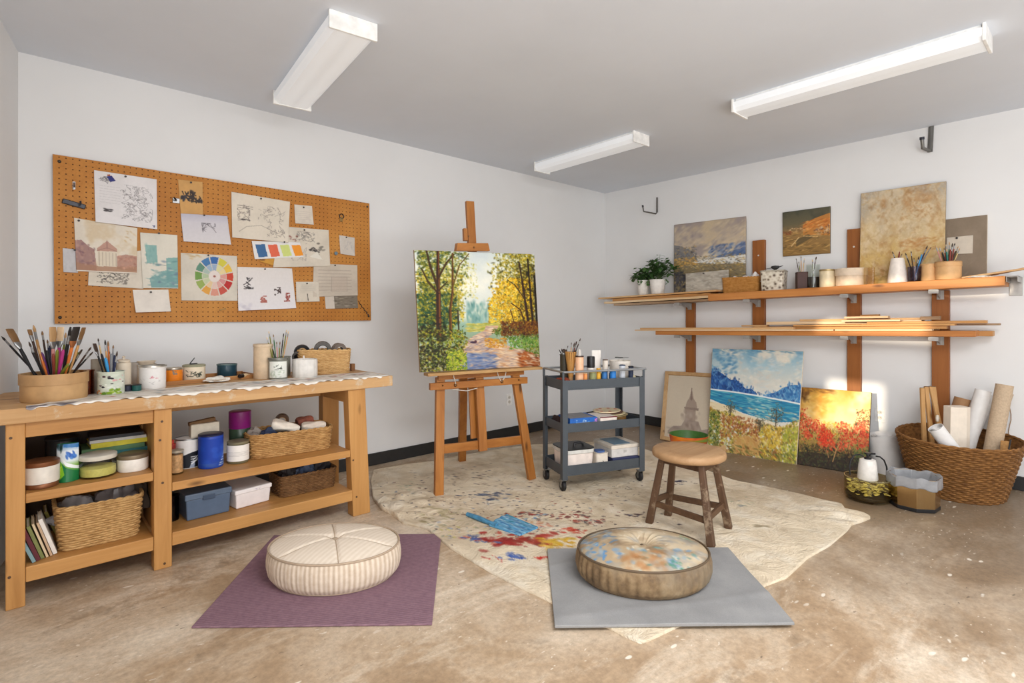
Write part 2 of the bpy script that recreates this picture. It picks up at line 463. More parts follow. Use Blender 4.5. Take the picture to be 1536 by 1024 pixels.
area('added_ceiling_fill', (.5, -2.4, .25), (-.05, 1, 1.25), 3.2, 1.2, UP_FILL, (.95, .98, 1))  # unseen lamp added low down to brighten the ceiling
area('added_overhead_fill', (1.3, -.25, 2.62), (.1, .2, -1), 1.7, 1.2, TOP)  # unseen lamp added overhead to brighten the near floor and mats

def diffuser_mat():
    m, nt, b = mat_base('lit prismatic diffuser')
    v = coords(nt)
    sx = nt.nodes.new('ShaderNodeSeparateXYZ'); nt.links.new(v, sx.inputs[0])
    ab = nt.nodes.new('ShaderNodeMath'); ab.operation = 'ABSOLUTE'; nt.links.new(sx.outputs[0], ab.inputs[0])
    tube = ramp(nt, ab.outputs[0], [(0.0, (.80, .79, .77, 1)), (.045, (1, 1, .99, 1)), (.075, (.9, .89, .88, 1)), (.11, (.82, .81, .8, 1))])
    b.inputs['Base Color'].default_value = S(228, 232, 236); b.inputs['Roughness'].default_value = .35
    nt.links.new(tube, b.inputs['Emission Color']); b.inputs['Emission Strength'].default_value = LAMP
    return m
M_DIFF = diffuser_mat()
def fixture(label, p0, p1, width):
    """surface fluorescent: p0, p1 = ends of its centre line on the ceiling"""
    p0, p1 = Vector(p0), Vector(p1); c = (p0 + p1) / 2; L = (p1 - p0).length; a = math.atan2(p1.y - p0.y, p1.x - p0.x) - math.pi / 2
    t = thing('ceiling_light', label, 'ceiling light', (c.x, c.y, CEIL), a, 'fluorescent ceiling lights')
    h = .085; w2 = width / 2
    build('housing', MB().box(-w2 + .02, w2 - .02, -L / 2 + .02, L / 2 - .02, -.03, 0), M_WHITE, t)
    prof = [(-w2, -.022), (-w2 + .004, -.06), (-w2 + .03, -h + .003), (0, -h), (w2 - .03, -h + .003), (w2 - .004, -.06), (w2, -.022)]
    vs = [(x, y, z) for y in (-L / 2 + .015, L / 2 - .015) for x, z in prof]; n = len(prof)
    build('diffuser', MB().add(vs, [(i, i + 1, n + i + 1, n + i) for i in range(n - 1)] + [tuple(range(n)), tuple(range(n, 2 * n))]), M_DIFF, t)
    for s in (-1, 1):
        y = s * (L / 2 - .0075)
        build('end_cap', MB().box(-w2 - .003, w2 + .003, y - .0075, y + .0075, -h - .004, 0), M_WHITE, t, bevel=.003)
fixture('fluorescent ceiling light nearest the pegboard, seen end-on', (1.205, 2.46, CEIL), (1.335, 3.62, CEIL), .235)
fixture('short-looking fluorescent ceiling light far back near the room corner', (3.69, 2.49, CEIL), (3.735, 3.66, CEIL), .20)
fixture('long fluorescent ceiling light above the wall shelves', (3.65, .385, CEIL), (3.665, 1.69, CEIL), .21)

# ================================================================== SMALL SHARED MAKERS
def rgb(*c): return plain('paint %d %d %d' % c, S(*c), .55)
M_STEEL = plain('dull steel', S(150, 150, 150), .35, .9)
M_TIN = plain('tin rim', S(186, 180, 168), .3, .85)
M_BLACKP = plain('black plastic', S(28, 28, 30), .4)
M_KRAFT = plain('pale bentwood', S(188, 150, 104), .6, 0, .12, 18)
M_CARD = plain('off white card', S(226, 220, 208), .75)

def can_profile(r, h, lip=.003, wall=.002):
    return [(0, 0), (r * .97, 0), (r, .004), (r, h - .006), (r + lip, h - .005), (r + lip, h), (r - wall, h), (r - wall - .002, h - .012), (r - wall, .006), (0, .006)]

def label_patch(parent, r, z0, z1, ang, half, art, name='label'):
    return art_grid(name, lambda u, v: Vector(((r + .0008) * math.cos(ang - half + 2 * half * u), (r + .0008) * math.sin(ang - half + 2 * half * u), z1 + (z0 - z1) * v)), art, art_mat('printed paper', .6, 60, .05), parent)

def vessel(name, label, cat, pos, mat, open_top=True, group=None, seg=36):
    """pos = x, y, radius, height, z"""
    x, y, r, h, z = pos
    t = thing(name, label, cat, (x, y, z), 0, group)
    if open_top: prof = can_profile(r, h)
    else: prof = [(0, 0), (r * .97, 0), (r, .004), (r, h - .006), (r * .97, h), (0, h)]
    build('body', MB().lathe(prof, seg=seg), mat, t, smooth=40)
    return t

def lid(parent, r, z, h, mat, name='lid'):
    return build(name, MB().lathe([(0, z), (r, z), (r + .001, z + .002), (r + .001, z + h - .003), (r - .004, z + h), (0, z + h - .001)], seg=36), mat, parent, smooth=40)

HANDLES = {'black': (26, 24, 26), 'dark brown': (62, 40, 30), 'orange': (196, 104, 40), 'purple': (92, 42, 104), 'magenta': (168, 48, 118), 'olive green': (118, 122, 40),
           'dark blue': (36, 44, 76), 'tan': (190, 142, 88), 'light blue': (52, 140, 196), 'red brown': (126, 52, 40), 'pink': (196, 132, 126), 'green': (52, 104, 66),
           'grey': (120, 122, 126), 'pale wood': (205, 172, 122), 'teal': (34, 110, 100), 'white': (226, 222, 214)}
HAIRS = {'brown': (120, 86, 50), 'tan': (178, 140, 96), 'pale': (214, 186, 150), 'black': (36, 28, 24), 'dark': (62, 46, 36)}
BR_COUNT = []
def brush(base, tip, handle, hair, style='round', size=1.0, where='', group=None, place=None):
    """artist's brush standing bristles up from base to tip"""
    base, tip = Vector(base), Vector(tip); a = tip - base; L = a.length
    q = a.to_track_quat('Z', 'Y').to_matrix().to_4x4()
    q = Matrix.Rotation(0, 4, 'Z') @ q
    sty = {'round': 'pointed', 'flat': 'wide flat', 'thin': 'thin', 'stub': 'small flat', 'end': 'upturned'}[style]
    lab = ('%s handled %s brush, %s bristles, %s' % (handle, sty, hair, where)) if style != 'end' else ('%s brush handle pointing up %s' % (handle, where))
    t = thing('paintbrush', lab, 'paintbrush', base, 0, group)
    BR_COUNT.append(t)
    rh = {'round': .0042, 'flat': .0055, 'thin': .003, 'stub': .0045, 'end': .0062}[style] * size
    hl = {'round': .030, 'flat': .058, 'thin': .017, 'stub': .028, 'end': 0}[style] * size
    fl = {'round': .030, 'flat': .026, 'thin': .018, 'stub': .026, 'end': 0}[style] * size
    z1 = L - hl - fl
    if style == 'end':
        build('handle', MB().lathe([(0, 0), (rh * .5, .004), (rh * .6, L * .4), (rh * 1.1, L * .75), (rh, L - .012), (rh * .6, L - .002), (0, L)], seg=10).xf(q), rgb(*HANDLES[handle]), t, smooth=60)
        return t
    build('handle', MB().lathe([(0, 0), (rh * .45, .003), (rh * .6, z1 * .4), (rh * 1.15, z1 * .85), (rh, z1)], seg=10).xf(q), rgb(*HANDLES[handle]), t, smooth=60)
    fw = {'round': 1.0, 'flat': 2.6, 'thin': 1.0, 'stub': 1.7}[style]
    mbf = MB(); n = 14
    def ring(z, wx, wy): return [(wx * math.cos(2 * math.pi * i / n), wy * math.sin(2 * math.pi * i / n), z) for i in range(n)]
    def loft(mb, rings):
        o = len(mb.v)
        for rg in rings: mb.v += rg
        for k in range(len(rings) - 1):
            for i in range(n): mb.f.append((o + k * n + i, o + k * n + (i + 1) % n, o + (k + 1) * n + (i + 1) % n, o + (k + 1) * n + i))
        mb.f.append(tuple(o + i for i in range(n))[::-1]); mb.f.append(tuple(o + (len(rings) - 1) * n + i for i in range(n)))
        return mb
    loft(mbf, [ring(z1 - .002, rh * 1.08, rh * 1.08), ring(z1 + fl * .6, rh * fw, rh * 1.05), ring(z1 + fl, rh * fw, rh * .95)])
    fo = build('ferrule', mbf.xf(q), M_STEEL if handle != 'orange' else plain('copper ferrule', S(176, 112, 72), .35, .8), t, smooth=50)
    z2 = z1 + fl
    if style in ('flat', 'stub'):
        rings = [ring(z2 - .001, rh * fw * .95, rh * .9), ring(z2 + hl * .5, rh * fw * 1.15, rh * 1.0), ring(z2 + hl * .97, rh * fw * 1.12, rh * .55), ring(z2 + hl, rh * fw * 1.0, rh * .35)]
    else:
        rings = [ring(z2 - .001, rh * .95, rh * .9), ring(z2 + hl * .4, rh * 1.2, rh * 1.15), ring(z2 + hl * .8, rh * .6, rh * .6), ring(z2 + hl, rh * .08, rh * .08)]
    build('bristles', loft(MB(), rings).xf(q), rgb(*HAIRS[hair]), t, smooth=60)
    return t

def brushes_in(pot, tips, where, group, dz=0.0, inset=.80, fl=.012):
    """pot = x, y, r, h, z; tips = (px, py, depth offset, handle, hair, style, size)"""
    x, y, r, h, z = pot; c = Vector((x, y, 0)); dc = depth(c)
    for k, (px, py, off, hd, hr, st, sz) in enumerate(tips):
        T = at_d(px, py, dc + off)
        dv = Vector((T.x - x, T.y - y, 0)); dl = dv.length
        Q = Vector((x, y, z + h)) + (dv.normalized() * min(dl * .5, r * inset) if dl > 1e-4 else Vector((0, 0, 0)))
        D = Q - T; s = (z + fl - Q.z) / D.z
        B = Q + D * s
        hb = Vector((B.x - x, B.y - y, 0))
        if hb.length > r * .82:
            # leans across: rests on the far wall inside the pot
            lo, hi = 0.0, s
            for _ in range(30):
                m = (lo + hi) / 2; P = Q + D * m
                if math.hypot(P.x - x, P.y - y) > r * .82: hi = m
                else: lo = m
            B = Q + D * lo
        brush(B, T, hd, hr, st, sz, where, group)

def rounded_rect(a, b, n=14, p=5.0):
    """perimeter function of a soft rectangle with half sizes a, b"""
    def f(t):
        th = 2 * math.pi * t; c, s = math.cos(th), math.sin(th)
        k = (abs(c / a) ** p + abs(s / b) ** p) ** (-1 / p)
        return k * c, k * s
    N = 400; pts = [f(i / N) for i in range(N)]; acc = [0]
    for i in range(N):
        q0, q1 = pts[i], pts[(i + 1) % N]; acc.append(acc[-1] + math.hypot(q1[0] - q0[0], q1[1] - q0[1]))
    L = acc[-1]
    def g(t):
        s_ = (t % 1.0) * L
        i = min(N - 1, np.searchsorted(acc, s_, side='right') - 1)
        k = (s_ - acc[i]) / max(1e-9, acc[i + 1] - acc[i]); q0, q1 = pts[i % N], pts[(i + 1) % N]
        return q0[0] + (q1[0] - q0[0]) * k, q0[1] + (q1[1] - q0[1]) * k
    return g, L

def wicker_basket(name, label, pos, a0, b0, a1, b1, h, mat, rotz=0, p=5.0, row=.012, stake=.03, amp=.0035, group=None, rim_wave=None, cat='basket', parts=True):
    """woven basket: half sizes (a0, b0) at the foot, (a1, b1) at the rim"""
    t = thing(name, label, cat, pos, rotz, group)
    g0, L0 = rounded_rect(a0, b0, p=p); g1, L1 = rounded_rect(a1, b1, p=p)
    ns = max(12, int(L1 / stake)); ns += 1 - ns % 2
    npt = ns * 4; rows = max(4, int(h / row)); mb = MB()
    base = [(g0(i / npt), g1(i / npt)) for i in range(npt)]
    for k in range(rows):
        v = (k + .5) / rows; pts = []
        for i in range(npt):
            (x0, y0), (x1, y1) = base[i]
            x, y = x0 + (x1 - x0) * v, y0 + (y1 - y0) * v
            l = math.hypot(x, y) or 1
            o = amp * math.cos(math.pi * i / 4 * 1.0 + (math.pi if k % 2 else 0)) + R.uniform(-.0006, .0006)
            zz = h * v + (rim_wave(i / npt) * v if rim_wave else 0)
            pts.append((x + x / l * o, y + y / l * o, zz))
        mb.tube(pts, row * .56, 5, closed=True)
    build('woven_side', mb, mat, t, smooth=70)
    mb = MB()
    for i in range(0, ns, 1):
        (x0, y0), (x1, y1) = g0(i / ns), g1(i / ns)
        zz = h + (rim_wave(i / ns) if rim_wave else 0)
        mb.tube([(x0 * .985, y0 * .985, .004), (x1 * .985, y1 * .985, zz)], row * .3, 4)
    build('stakes', mb, mat, t)
    mb = MB()
    for ph in (0, math.pi):
        pts = []
        for i in range(npt):
            x, y = g1(i / npt); l = math.hypot(x, y) or 1; an = i * .55 + ph
            pts.append((x + x / l * .004 * math.cos(an), y + y / l * .004 * math.cos(an), h + .004 + .004 * math.sin(an) + (rim_wave(i / npt) if rim_wave else 0)))
        mb.tube(pts, row * .5, 5, closed=True)
    build('rim', mb, mat, t, smooth=70)
    n = 40
    build('bottom', MB().prism([g0(i / n) for i in range(n)], .001, .008), mat, t)
    # dark inner lining so the weave is not see-through
    li = MB(); m_ = 60
    for v in (0.02, 1.0):
        for i in range(m_):
            (x0, y0), (x1, y1) = g0(i / m_), g1(i / m_)
            x, y = (x0 + (x1 - x0) * v) * .965, (y0 + (y1 - y0) * v) * .965
            li.v.append((x, y, .006 + (h - .012) * v + (rim_wave(i / m_) * v if rim_wave else 0)))
    for i in range(m_): li.f.append((i, (i + 1) % m_, m_ + (i + 1) % m_, m_ + i))
    build('inner_side', li, mat, t)
    return t

def crumple(name, label, cat, pos, sx, sy, sz, mat, seed=1, rotz=0, group=None, seg=(28, 18), power=.6, noise_s=2.2, amp=.45):
    """crumpled lump of paper or cloth: uneven folded blob sitting on pos"""
    rr = random.Random(seed); ph = [(Vector((rr.uniform(-1, 1), rr.uniform(-1, 1), rr.uniform(-1, 1))).normalized(), rr.uniform(2, 5) * noise_s / 2, rr.uniform(0, 6)) for _ in range(9)]
    def fn(u, v):
        th = 2 * math.pi * u; f = math.pi * v
        d = Vector((math.sin(f) * math.cos(th), math.sin(f) * math.sin(th), math.cos(f)))
        k = 1
        for ax, fr, p in ph:
            k += amp * (abs(math.sin(d.dot(ax) * fr + p)) - .6) / 3
        z = d.z * k
        return Vector((d.x * k * sx, d.y * k * sy, max(-.3, z) * sz + .3 * sz))
    mb = MB().grid(fn, seg[0], seg[1], wrap=True).xf(Matrix.Rotation(rotz, 4, 'Z'))
    zmin = min(v[2] for v in mb.v); mb.v = [(a, b, c - zmin) for a, b, c in mb.v]
    o = build(name, mb, mat, None, smooth=28); o.location = pos
    return tag(o, label, cat, group)
# ================================================================== WORKBENCH
B1, B2, B3 = S(160, 110, 56), S(186, 134, 74), S(204, 154, 94)
OAK_X = wood('honey pine along', B1, B2, B3, 'x', .5); OAK_Z = wood('honey pine upright', B1, B2, B3, 'z', .5); OAK_Y = wood('honey pine across', B1, B2, B3, 'y', .5)
OAK_TOP = wood('worn worktop', S(166, 122, 76), S(188, 146, 98), S(206, 168, 120), 'x', .6, 1.0, S(196, 182, 160))
DARKPLY = plain('dark stained ply', S(62, 44, 30), .7)
YF, YB = 3.10, 3.55        # front faces and back of the frame
TOPZ = .85
t = thing('workbench', 'long honey pine workbench with open lower shelves under the pegboard', 'workbench', (.8, 3.3, 0))
def W(mb): return mb.xf(Matrix.Translation((-.8, -3.3, 0)))
mb = MB(); 
n_ = 60; fr = []; bk = []
rr = random.Random(3)
for i in range(n_ + 1):
    x = -.14 + (1.775 + .14) * i / n_; fr.append((x, 3.08 + rr.uniform(-.0015, .0015)))
pts = fr + [(1.775, 3.74), (-.14, 3.74)]
build('worktop', W(mb.prism(pts, TOPZ - .066, TOPZ)), OAK_TOP, t, bevel=.004)
# legs
def leg(x0, x1, y0, y1, z1=TOPZ - .066, lean=0.0):
    m_ = MB(); vs = []
    for z, o in ((0, 0.0), (z1, -lean)):
        vs += [(x0 + o, y0, z), (x1 + o, y0, z), (x1 + o, y1, z), (x0 + o, y1, z)]
    m_.add(vs, [(3, 2, 1, 0), (4, 5, 6, 7)] + [(i, (i + 1) % 4, 4 + (i + 1) % 4, 4 + i) for i in range(4)])
    build('leg', W(m_), OAK_Z, t, bevel=.004)
XL0, XL1 = on_y(8, HZ, YF).x, on_y(38, HZ, YF).x
XM0, XM1 = on_y(231, HZ, YF).x, on_y(258, HZ, YF).x
XR0, XR1 = on_y(530, HZ, YF).x, on_y(555, HZ, YF).x
leg(XL0, XL1, YF, YF + .075); leg(XM0, XM1, YF, YF + .075); leg(XR0, XR1 + .003, YF, YF + .075, lean=.035)
leg(XL0, XL1, YB - .07, YB); leg(XM0, XM1, YB - .07, YB); leg(XR0 - .03, XR1 - .03, YB - .07, YB)
# aprons
build('apron', W(MB().box(XL1, XM0, YF + .012, YF + .037, TOPZ - .132, TOPZ - .066)), OAK_X, t, bevel=.002)
build('apron', W(MB().box(XL1, XR0 - .02, YB - .03, YB - .005, TOPZ - .15, TOPZ - .066)), OAK_X, t, bevel=.002)
build('apron', W(MB().box(XR0 - .028, XR0 - .002, YF + .075, YB - .07, TOPZ - .15, TOPZ - .066)), OAK_Y, t, bevel=.002)
# shelves
SZ_L, SZ_R, SZ_B = .478, .413, .165
build('shelf', W(MB().box(XL1 + .001, XM0 - .001, YF + .006, YB - .01, .437, SZ_L)), OAK_X, t, bevel=.003)
build('shelf', W(MB().box(XM1 + .001, XR0 - .018, YF + .003, YB - .005, .371, SZ_R)), OAK_X, t, bevel=.003)
build('shelf', W(MB().box(XL1 + .001, XM0 - .001, YF + .003, YB - .01, .100, SZ_B)), OAK_X, t, bevel=.003)
build('shelf', W(MB().box(XM1 + .001, XR0 - .004, YF + .003, YB - .005, .100, SZ_B)), OAK_X, t, bevel=.003)
# left bay is closed: side cheek by the middle leg and a dark back
build('side_panel', W(MB().box(XM0 + .01, XM0 + .03, YF + .075, YB - .07, SZ_B, TOPZ - .066)), OAK_Z, t)
build('back_panel', W(MB().box(XL0, XM1, YB, YB + .012, .10, TOPZ - .066)), DARKPLY, t)
mbs = MB()
for (px, py) in ((16, 657), (243, 632), (244, 724), (247, 845), (240, 660), (530, 690), (535, 745), (14, 866)):
    p = on_y(px, py, YF - .001); mbs.lathe([(0, -.0015), (.006, -.0015), (.006, .0)], seg=10).v
    k = len(mbs.v) - 21
    mbs.v[k:] = [(p.x + a, YF + c * .8, p.z + b) for a, b, c in mbs.v[k:]]
build('screws', W(mbs), plain('dark screw heads', S(84, 58, 36), .5), t)

# plank leaning at the bench's right end
tag(build('wooden_offcut', MB().beam((XR1 + .035, 3.33, 0.002), (XR1 + .03, 3.30, .26), .02, .05, (1, 0, 0)), wood('offcut wood', S(110, 70, 36), S(140, 92, 50), S(160, 110, 64), 'z')), 'short brown wooden offcut standing against right leg of workbench', 'wood offcut')

# paint-smeared paper runner with torn front edge
def runner_art():
    A = Art(420, 70, (226, 220, 210), 5)
    A.mottle(30, 3, (200, 190, 176), .45, .75, .8, aspect=.25); A.mottle(60, 9, (240, 237, 232), .5, .7, .7, aspect=.3)
    A.dabs(150, (0, .05, 1, .75), [(196, 170, 140), (150, 130, 110), (110, 126, 150), (172, 96, 84), (140, 150, 150), (92, 84, 78), (214, 190, 160)], (.004, .02), (.02, .07), (-.3, .3), (.3, .8), 1.5)
    A.dabs(40, (.55, .1, .97, .6), [(170, 84, 76), (120, 140, 170), (82, 74, 70), (188, 150, 120)], (.006, .02), (.03, .08), (-.3, .3), (.3, .8), 1.6)
    A.dabs(16, (0, .55, .10, 1), [(92, 86, 96), (120, 112, 112), (70, 66, 74)], (.008, .02), (.1, .2), (-.2, .2), (.4, .8))
    A.lines_of_text(.15, .95, .05, .6, 5, (140, 136, 130), .012, .35)
    A.line([(.2, .35), (.42, .25), (.62, .3)], .012, (80, 80, 84), .5)
    return A
def runner_fn(u, v):
    x = .02 + 1.725 * u
    wob = .006 * math.sin(u * 57) + .004 * math.sin(u * 131 + 1) + .004 * math.sin(u * 23)
    yb = 3.12 + .25 * min(1, max(0, (u - .02) / .14)) + .02 * math.sin(u * 17)
    yf = 3.0745 + wob * .0
    s = 1 - v
    y = yf + (yb - yf) * s
    z = TOPZ + .0025 + .0018 * (1 + math.sin(u * 71 + v * 5)) * (.3 + .7 * v)
    if v > .86:
        k = (v - .86) / .14
        z -= k * (.007 + .004 * math.sin(u * 43 + 3 * math.sin(u * 11)) + .003 * math.sin(u * 97 + 2 * math.sin(u * 29)) + .003 * math.sin(u * 211)) * (0.2 if u > .97 else 1); y = yf - .0005 + (1 - k) * .004
    elif v > .8: y = max(y, yf + .004)
    return Vector((x, y, max(z, TOPZ - .035)))
tag(art_grid('paper_runner', runner_fn, runner_art(), art_mat('printed paper', .6, 60, .05), None, .0008), 'torn white paint-smeared paper runner spread along the front of the worktop', 'paper')

# ---------------------------------------------------------------- on the worktop
def wk(x0, x1, yt, yb):
    x, y, r, h = cyl_z(x0, x1, yt, yb, TOPZ)
    if y + r > 3.725:          # keep it on the worktop
        p = on_y((x0 + x1) / 2, HZ, 3.725 - r); k = depth(p) / depth((x, y)); x, y, r = p.x, p.y, r * k; h = EYE - (yt - HZ) * (depth(p) + r) / F - TOPZ
    return x, y, r, h, TOPZ + .001
# round bentwood box of brushes
pb = wk(42, 122, 555, 605); x, y, r, h, z = pb
t = thing('bentwood_box', 'large round pale bentwood box crammed with paintbrushes at worktop left end', 'box', (x, y, z))
build('body', MB().lathe([(0, 0), (r * .97, 0), (r * .98, .003), (r * .98, h), (r * .95, h), (r * .95, .006), (0, .006)], seg=48), M_KRAFT, t, smooth=40)
build('rim_band', MB().lathe([(r * .981, h * .62), (r * 1.02, h * .62), (r * 1.02, h + .002), (r * .951, h + .002), (r * .951, h - .01)], seg=48), plain('bentwood rim', S(178, 140, 96), .6), t, smooth=40)
big = [(2, 504, .02, 'black', 'black', 'round', 1.0), (14, 493, .0, 'black', 'brown', 'flat', 1.25), (44, 494, .05, 'dark brown', 'brown', 'stub', 1.1), (50, 487, .09, 'tan', 'tan', 'round', 1.3),
       (63, 496, .08, 'dark brown', 'brown', 'thin', 1.3), (79, 490, .0, 'pink', 'tan', 'flat', 1.2), (91, 490, .03, 'magenta', 'pale', 'flat', 1.15), (99, 498, .1, 'olive green', 'tan', 'round', 1.0),
       (106, 490, .04, 'black', 'black', 'stub', 1.5), (115, 490, -.02, 'orange', 'black', 'flat', 1.15), (126, 491, .02, 'tan', 'brown', 'flat', 1.0), (43, 512, .0, 'black', 'dark', 'round', .9),
       (71, 509, .05, 'dark blue', 'brown', 'thin', 1.1), (123, 524, .03, 'black', 'dark', 'stub', .9), (137, 520, .0, 'dark brown', 'dark', 'thin', 1.2), (140, 527, -.03, 'black', 'dark', 'round', .8),
       (57, 520, -.05, 'orange', 'tan', 'round', 1.1), (62, 528, -.02, 'purple', '', 'end', 1.0), (95, 524, -.06, 'magenta', '', 'end', 1.1), (86, 524, -.05, 'olive green', '', 'end', 1.0), (103, 545, -.06, 'olive green', '', 'end', .9),
       (70, 525, .0, 'black', '', 'end', 1.1), (108, 522, .0, 'black', '', 'end', 1.0), (48, 526, .02, 'dark brown', '', 'end', .9), (80, 530, -.07, 'red brown', '', 'end', .9), (118, 528, .03, 'olive green', '', 'end', .9), (74, 518, .08, 'dark blue', '', 'end', .9)]
brushes_in(pb, big, 'in the large round bentwood box', 'brushes in the bentwood box')
# amber tumbler
pg = wk(122.5, 139, 554, 593)
t = vessel('tumbler', 'brown glass tumbler wedged behind the bentwood box', 'tumbler', pg, glass('brown glass', S(214, 176, 156)))
t = vessel('storage_cylinder', 'grey-beige cylinder between bentwood box and floral can', 'canister', wk(138, 154, 538, 590), plain('grey beige card', S(152, 140, 124), .7), False)
# floral can
pf = wk(150, 183, 555, 593.5); x, y, r, h, z = pf
t = vessel('decorated_can', 'pale green can with black and green floral print holding brushes', 'can', pf, plain('pale green tin', S(200, 206, 190), .5))
A = Art(90, 60, (206, 210, 196), 8)
A.mottle(5, 4, (176, 186, 170), .4, .7, .6)
A.dabs(9, (.15, .1, .9, .65), [(40, 28, 36), (60, 34, 44), (28, 24, 30)], (.04, .07), (.03, .06), (0, 3), (.9, 1), 3)
A.dabs(5, (.5, .05, .85, .35), [(196, 120, 130), (214, 160, 160)], (.03, .05), (.03, .05), (0, 3), (.8, 1), 3)
A.dabs(16, (.3, .72, .75, .98), [(128, 160, 40), (150, 176, 60), (96, 136, 40)], (.05, .1), (.04, .08), (0, 3), (.8, 1), 3)
A.dabs(6, (.03, .75, .25, .95), [(206, 130, 70)], (.04, .07), (.04, .07), (0, 3), (.7, 1), 3); A.dabs(14, (0, .1, 1, .9), [(226, 228, 218)], (.03, .08), (.02, .04), (0, 3), (.5, .8), 2)
label_patch(t, r, .004, h - .012, face_to(x, y), 1.5, A, 'printed_wrap')
brushes_in(pf, [(141.5, 515, 0, 'black', 'dark', 'flat', .75), (147, 507, .03, 'pale wood', 'dark', 'thin', 1), (157.5, 509, .0, 'tan', 'black', 'round', .9), (162, 511, .02, 'orange', 'brown', 'round', .9), (170, 517, .03, 'grey', 'brown', 'thin', 1.1), (176, 526, .0, 'dark blue', 'dark', 'round', .9),
                (158, 536, -.03, 'light blue', '', 'end', 1.1), (152, 530, .0, 'black', '', 'end', .9), (167, 530, -.02, 'grey', '', 'end', .9), (172, 532, .03, 'dark blue', '', 'end', .9), (164, 526, .03, 'teal', 'dark', 'thin', 1)], 'in the floral can', 'brushes in the floral can', inset=.85)
# pale stoneware bottle and white cylinder behind
pj = wk(176, 195, 543, 587); t = vessel('stoneware_jar', 'cream stoneware jar with cocked lid beside the floral can', 'jar', pj, plain('cream stoneware', S(206, 192, 172), .5), False)
o = lid(t, pj[2] * .8, 0, .012, plain('cream stoneware', S(206, 192, 172))); o.location = (0, 0, pj[3] + .004); o.rotation_euler = (.12, .1, 0)
build('knob', MB().lathe([(0, 0), (.006, 0), (.005, .008), (.009, .014), (0, .02)], seg=14), plain('cream stoneware', S(206, 192, 172)), t, smooth=50).location = (0, 0, pj[3] + .016)
t = vessel('storage_cylinder', 'grey card cylinder behind the white can', 'canister', wk(194.5, 211, 543, 577), plain('grey card', S(170, 162, 152), .7), False)
pp = wk(207, 232, 545, 573); t = vessel('pouring_jug', 'cream jug with a pinched spout at back of worktop', 'jug', pp, plain('cream stoneware', S(206, 192, 172)))
x, y, r, h, z = pp
build('spout', MB().lathe([(r * .75, 0), (r * 1.0, .022), (r * .94, .022), (r * .7, .002)], seg=24, sx=1.0, sy=.8), plain('cream stoneware', S(206, 192, 172)), t, smooth=50).location = (0, 0, h - .004)
build('handle', MB().tube([(r * .9, 0, h * .9), (r * 1.25, 0, h * .85), (r * 1.35, 0, h * .55), (r * .95, 0, h * .35)], .004, 8), plain('cream stoneware', S(206, 192, 172)), t, smooth=60)
# little paint pots
for (a, b, c, d, col, nm) in ((185, 197, 578, 588, (40, 44, 60), 'dark navy'), (199, 211, 577, 587.5, (28, 84, 80), 'teal green')):
    pt = wk(a, b, c, d); t = vessel('paint_pot', 'tiny %s paint pot in front of the stoneware jar' % nm, 'paint pot', pt, rgb(*col), False)
    lid(t, pt[2], pt[3], .006, M_BLACKP)
# white can with dab of red
pc = wk(212, 246, 548, 585); x, y, r, h, z = pc
t = vessel('paint_can', 'white paint can with a small red mark on its front', 'can', pc, plain('white can', S(226, 222, 218), .45))
A = Art(60, 60, (226, 222, 218), 3); A.dabs(10, (.42, .38, .66, .5), [(190, 96, 110), (206, 140, 146)], (.02, .05), (.015, .03), (0, 3), (.5, .9)); A.scrib(6, (.3, .55, .75, .8), (186, 182, 180), .012, .6); A.dabs(8, (.0, .5, .25, .8), [(196, 190, 186)], (.03, .06), (.02, .03), (0, 3), (.4, .7))
label_patch(t, r, .008, h - .01, face_to(x, y), 1.2, A)
build('rim', MB().lathe([(r - .003, h), (r + .004, h), (r + .004, h + .006), (r - .003, h + .006)], seg=36), M_TIN, t, smooth=40)
# wooden tray holding three jars
p_a, p_b = on_z(247, 579, TOPZ), on_z(384, 566.5, TOPZ)
dx = (p_b - p_a).normalized(); L = (p_b - p_a).length; ny = Vector((-dx.y, dx.x, 0))
t = thing('wooden_tray', 'shallow brown wooden tray at back of worktop carrying orange and teal jars', 'tray', (p_a + p_b) / 2 + Vector((0, 0, .001)) + ny * .095, math.atan2(dx.y, dx.x))
TW = wood('tray wood', S(140, 92, 50), S(166, 114, 66), S(186, 136, 84), 'x')
build('base', MB().box(-L / 2, L / 2, -.095, .095, 0, .008), TW, t)
for (a, b, c, d, hh) in ((-L / 2, L / 2, -.095, -.086, .022), (-L / 2, L / 2, .086, .095, .03)): build('side_rail', MB().box(a, b, c, d, .008, hh), TW, t, bevel=.002)
for s in (-1, 1): build('end_rail', MB().box(s * L / 2 - .01 * (s > 0), s * L / 2 + .01 * (s < 0), -.086, .086, .008, .026), TW, t, bevel=.002)
TZ = TOPZ + .009
def wt(x0, x1, yt, yb): return cyl_z(x0, x1, yt, yb, TZ) + (TZ + .0005,)
po = wt(248, 272, 550, 575); x, y, r, h, z = po
t = vessel('paint_jar', 'squat orange paint jar with grey lid and drip', 'jar', po, plain('orange paint', S(226, 128, 28), .4), False)
lid(t, r * 1.0, h - .012, .014, M_TIN)
A = Art(24, 24, (226, 128, 28), 2); A.dabs(8, (.35, .0, .8, .55), [(96, 96, 100), (120, 120, 120)], (.1, .2), (.08, .14), (0, 3), (.8, 1)); label_patch(t, r, h * .4, h - .012, face_to(x, y), .5, A, 'drip')
pq = wt(276, 306, 546, 571.5); x, y, r, h, z = pq
t = vessel('paint_jar', 'cream labelled jar with green rim, dark scraper lying on top', 'jar', pq, plain('cream jar', S(222, 208, 182), .5), False)
lid(t, r * 1.01, h - .008, .012, plain('sage green lid', S(150, 150, 124), .5))
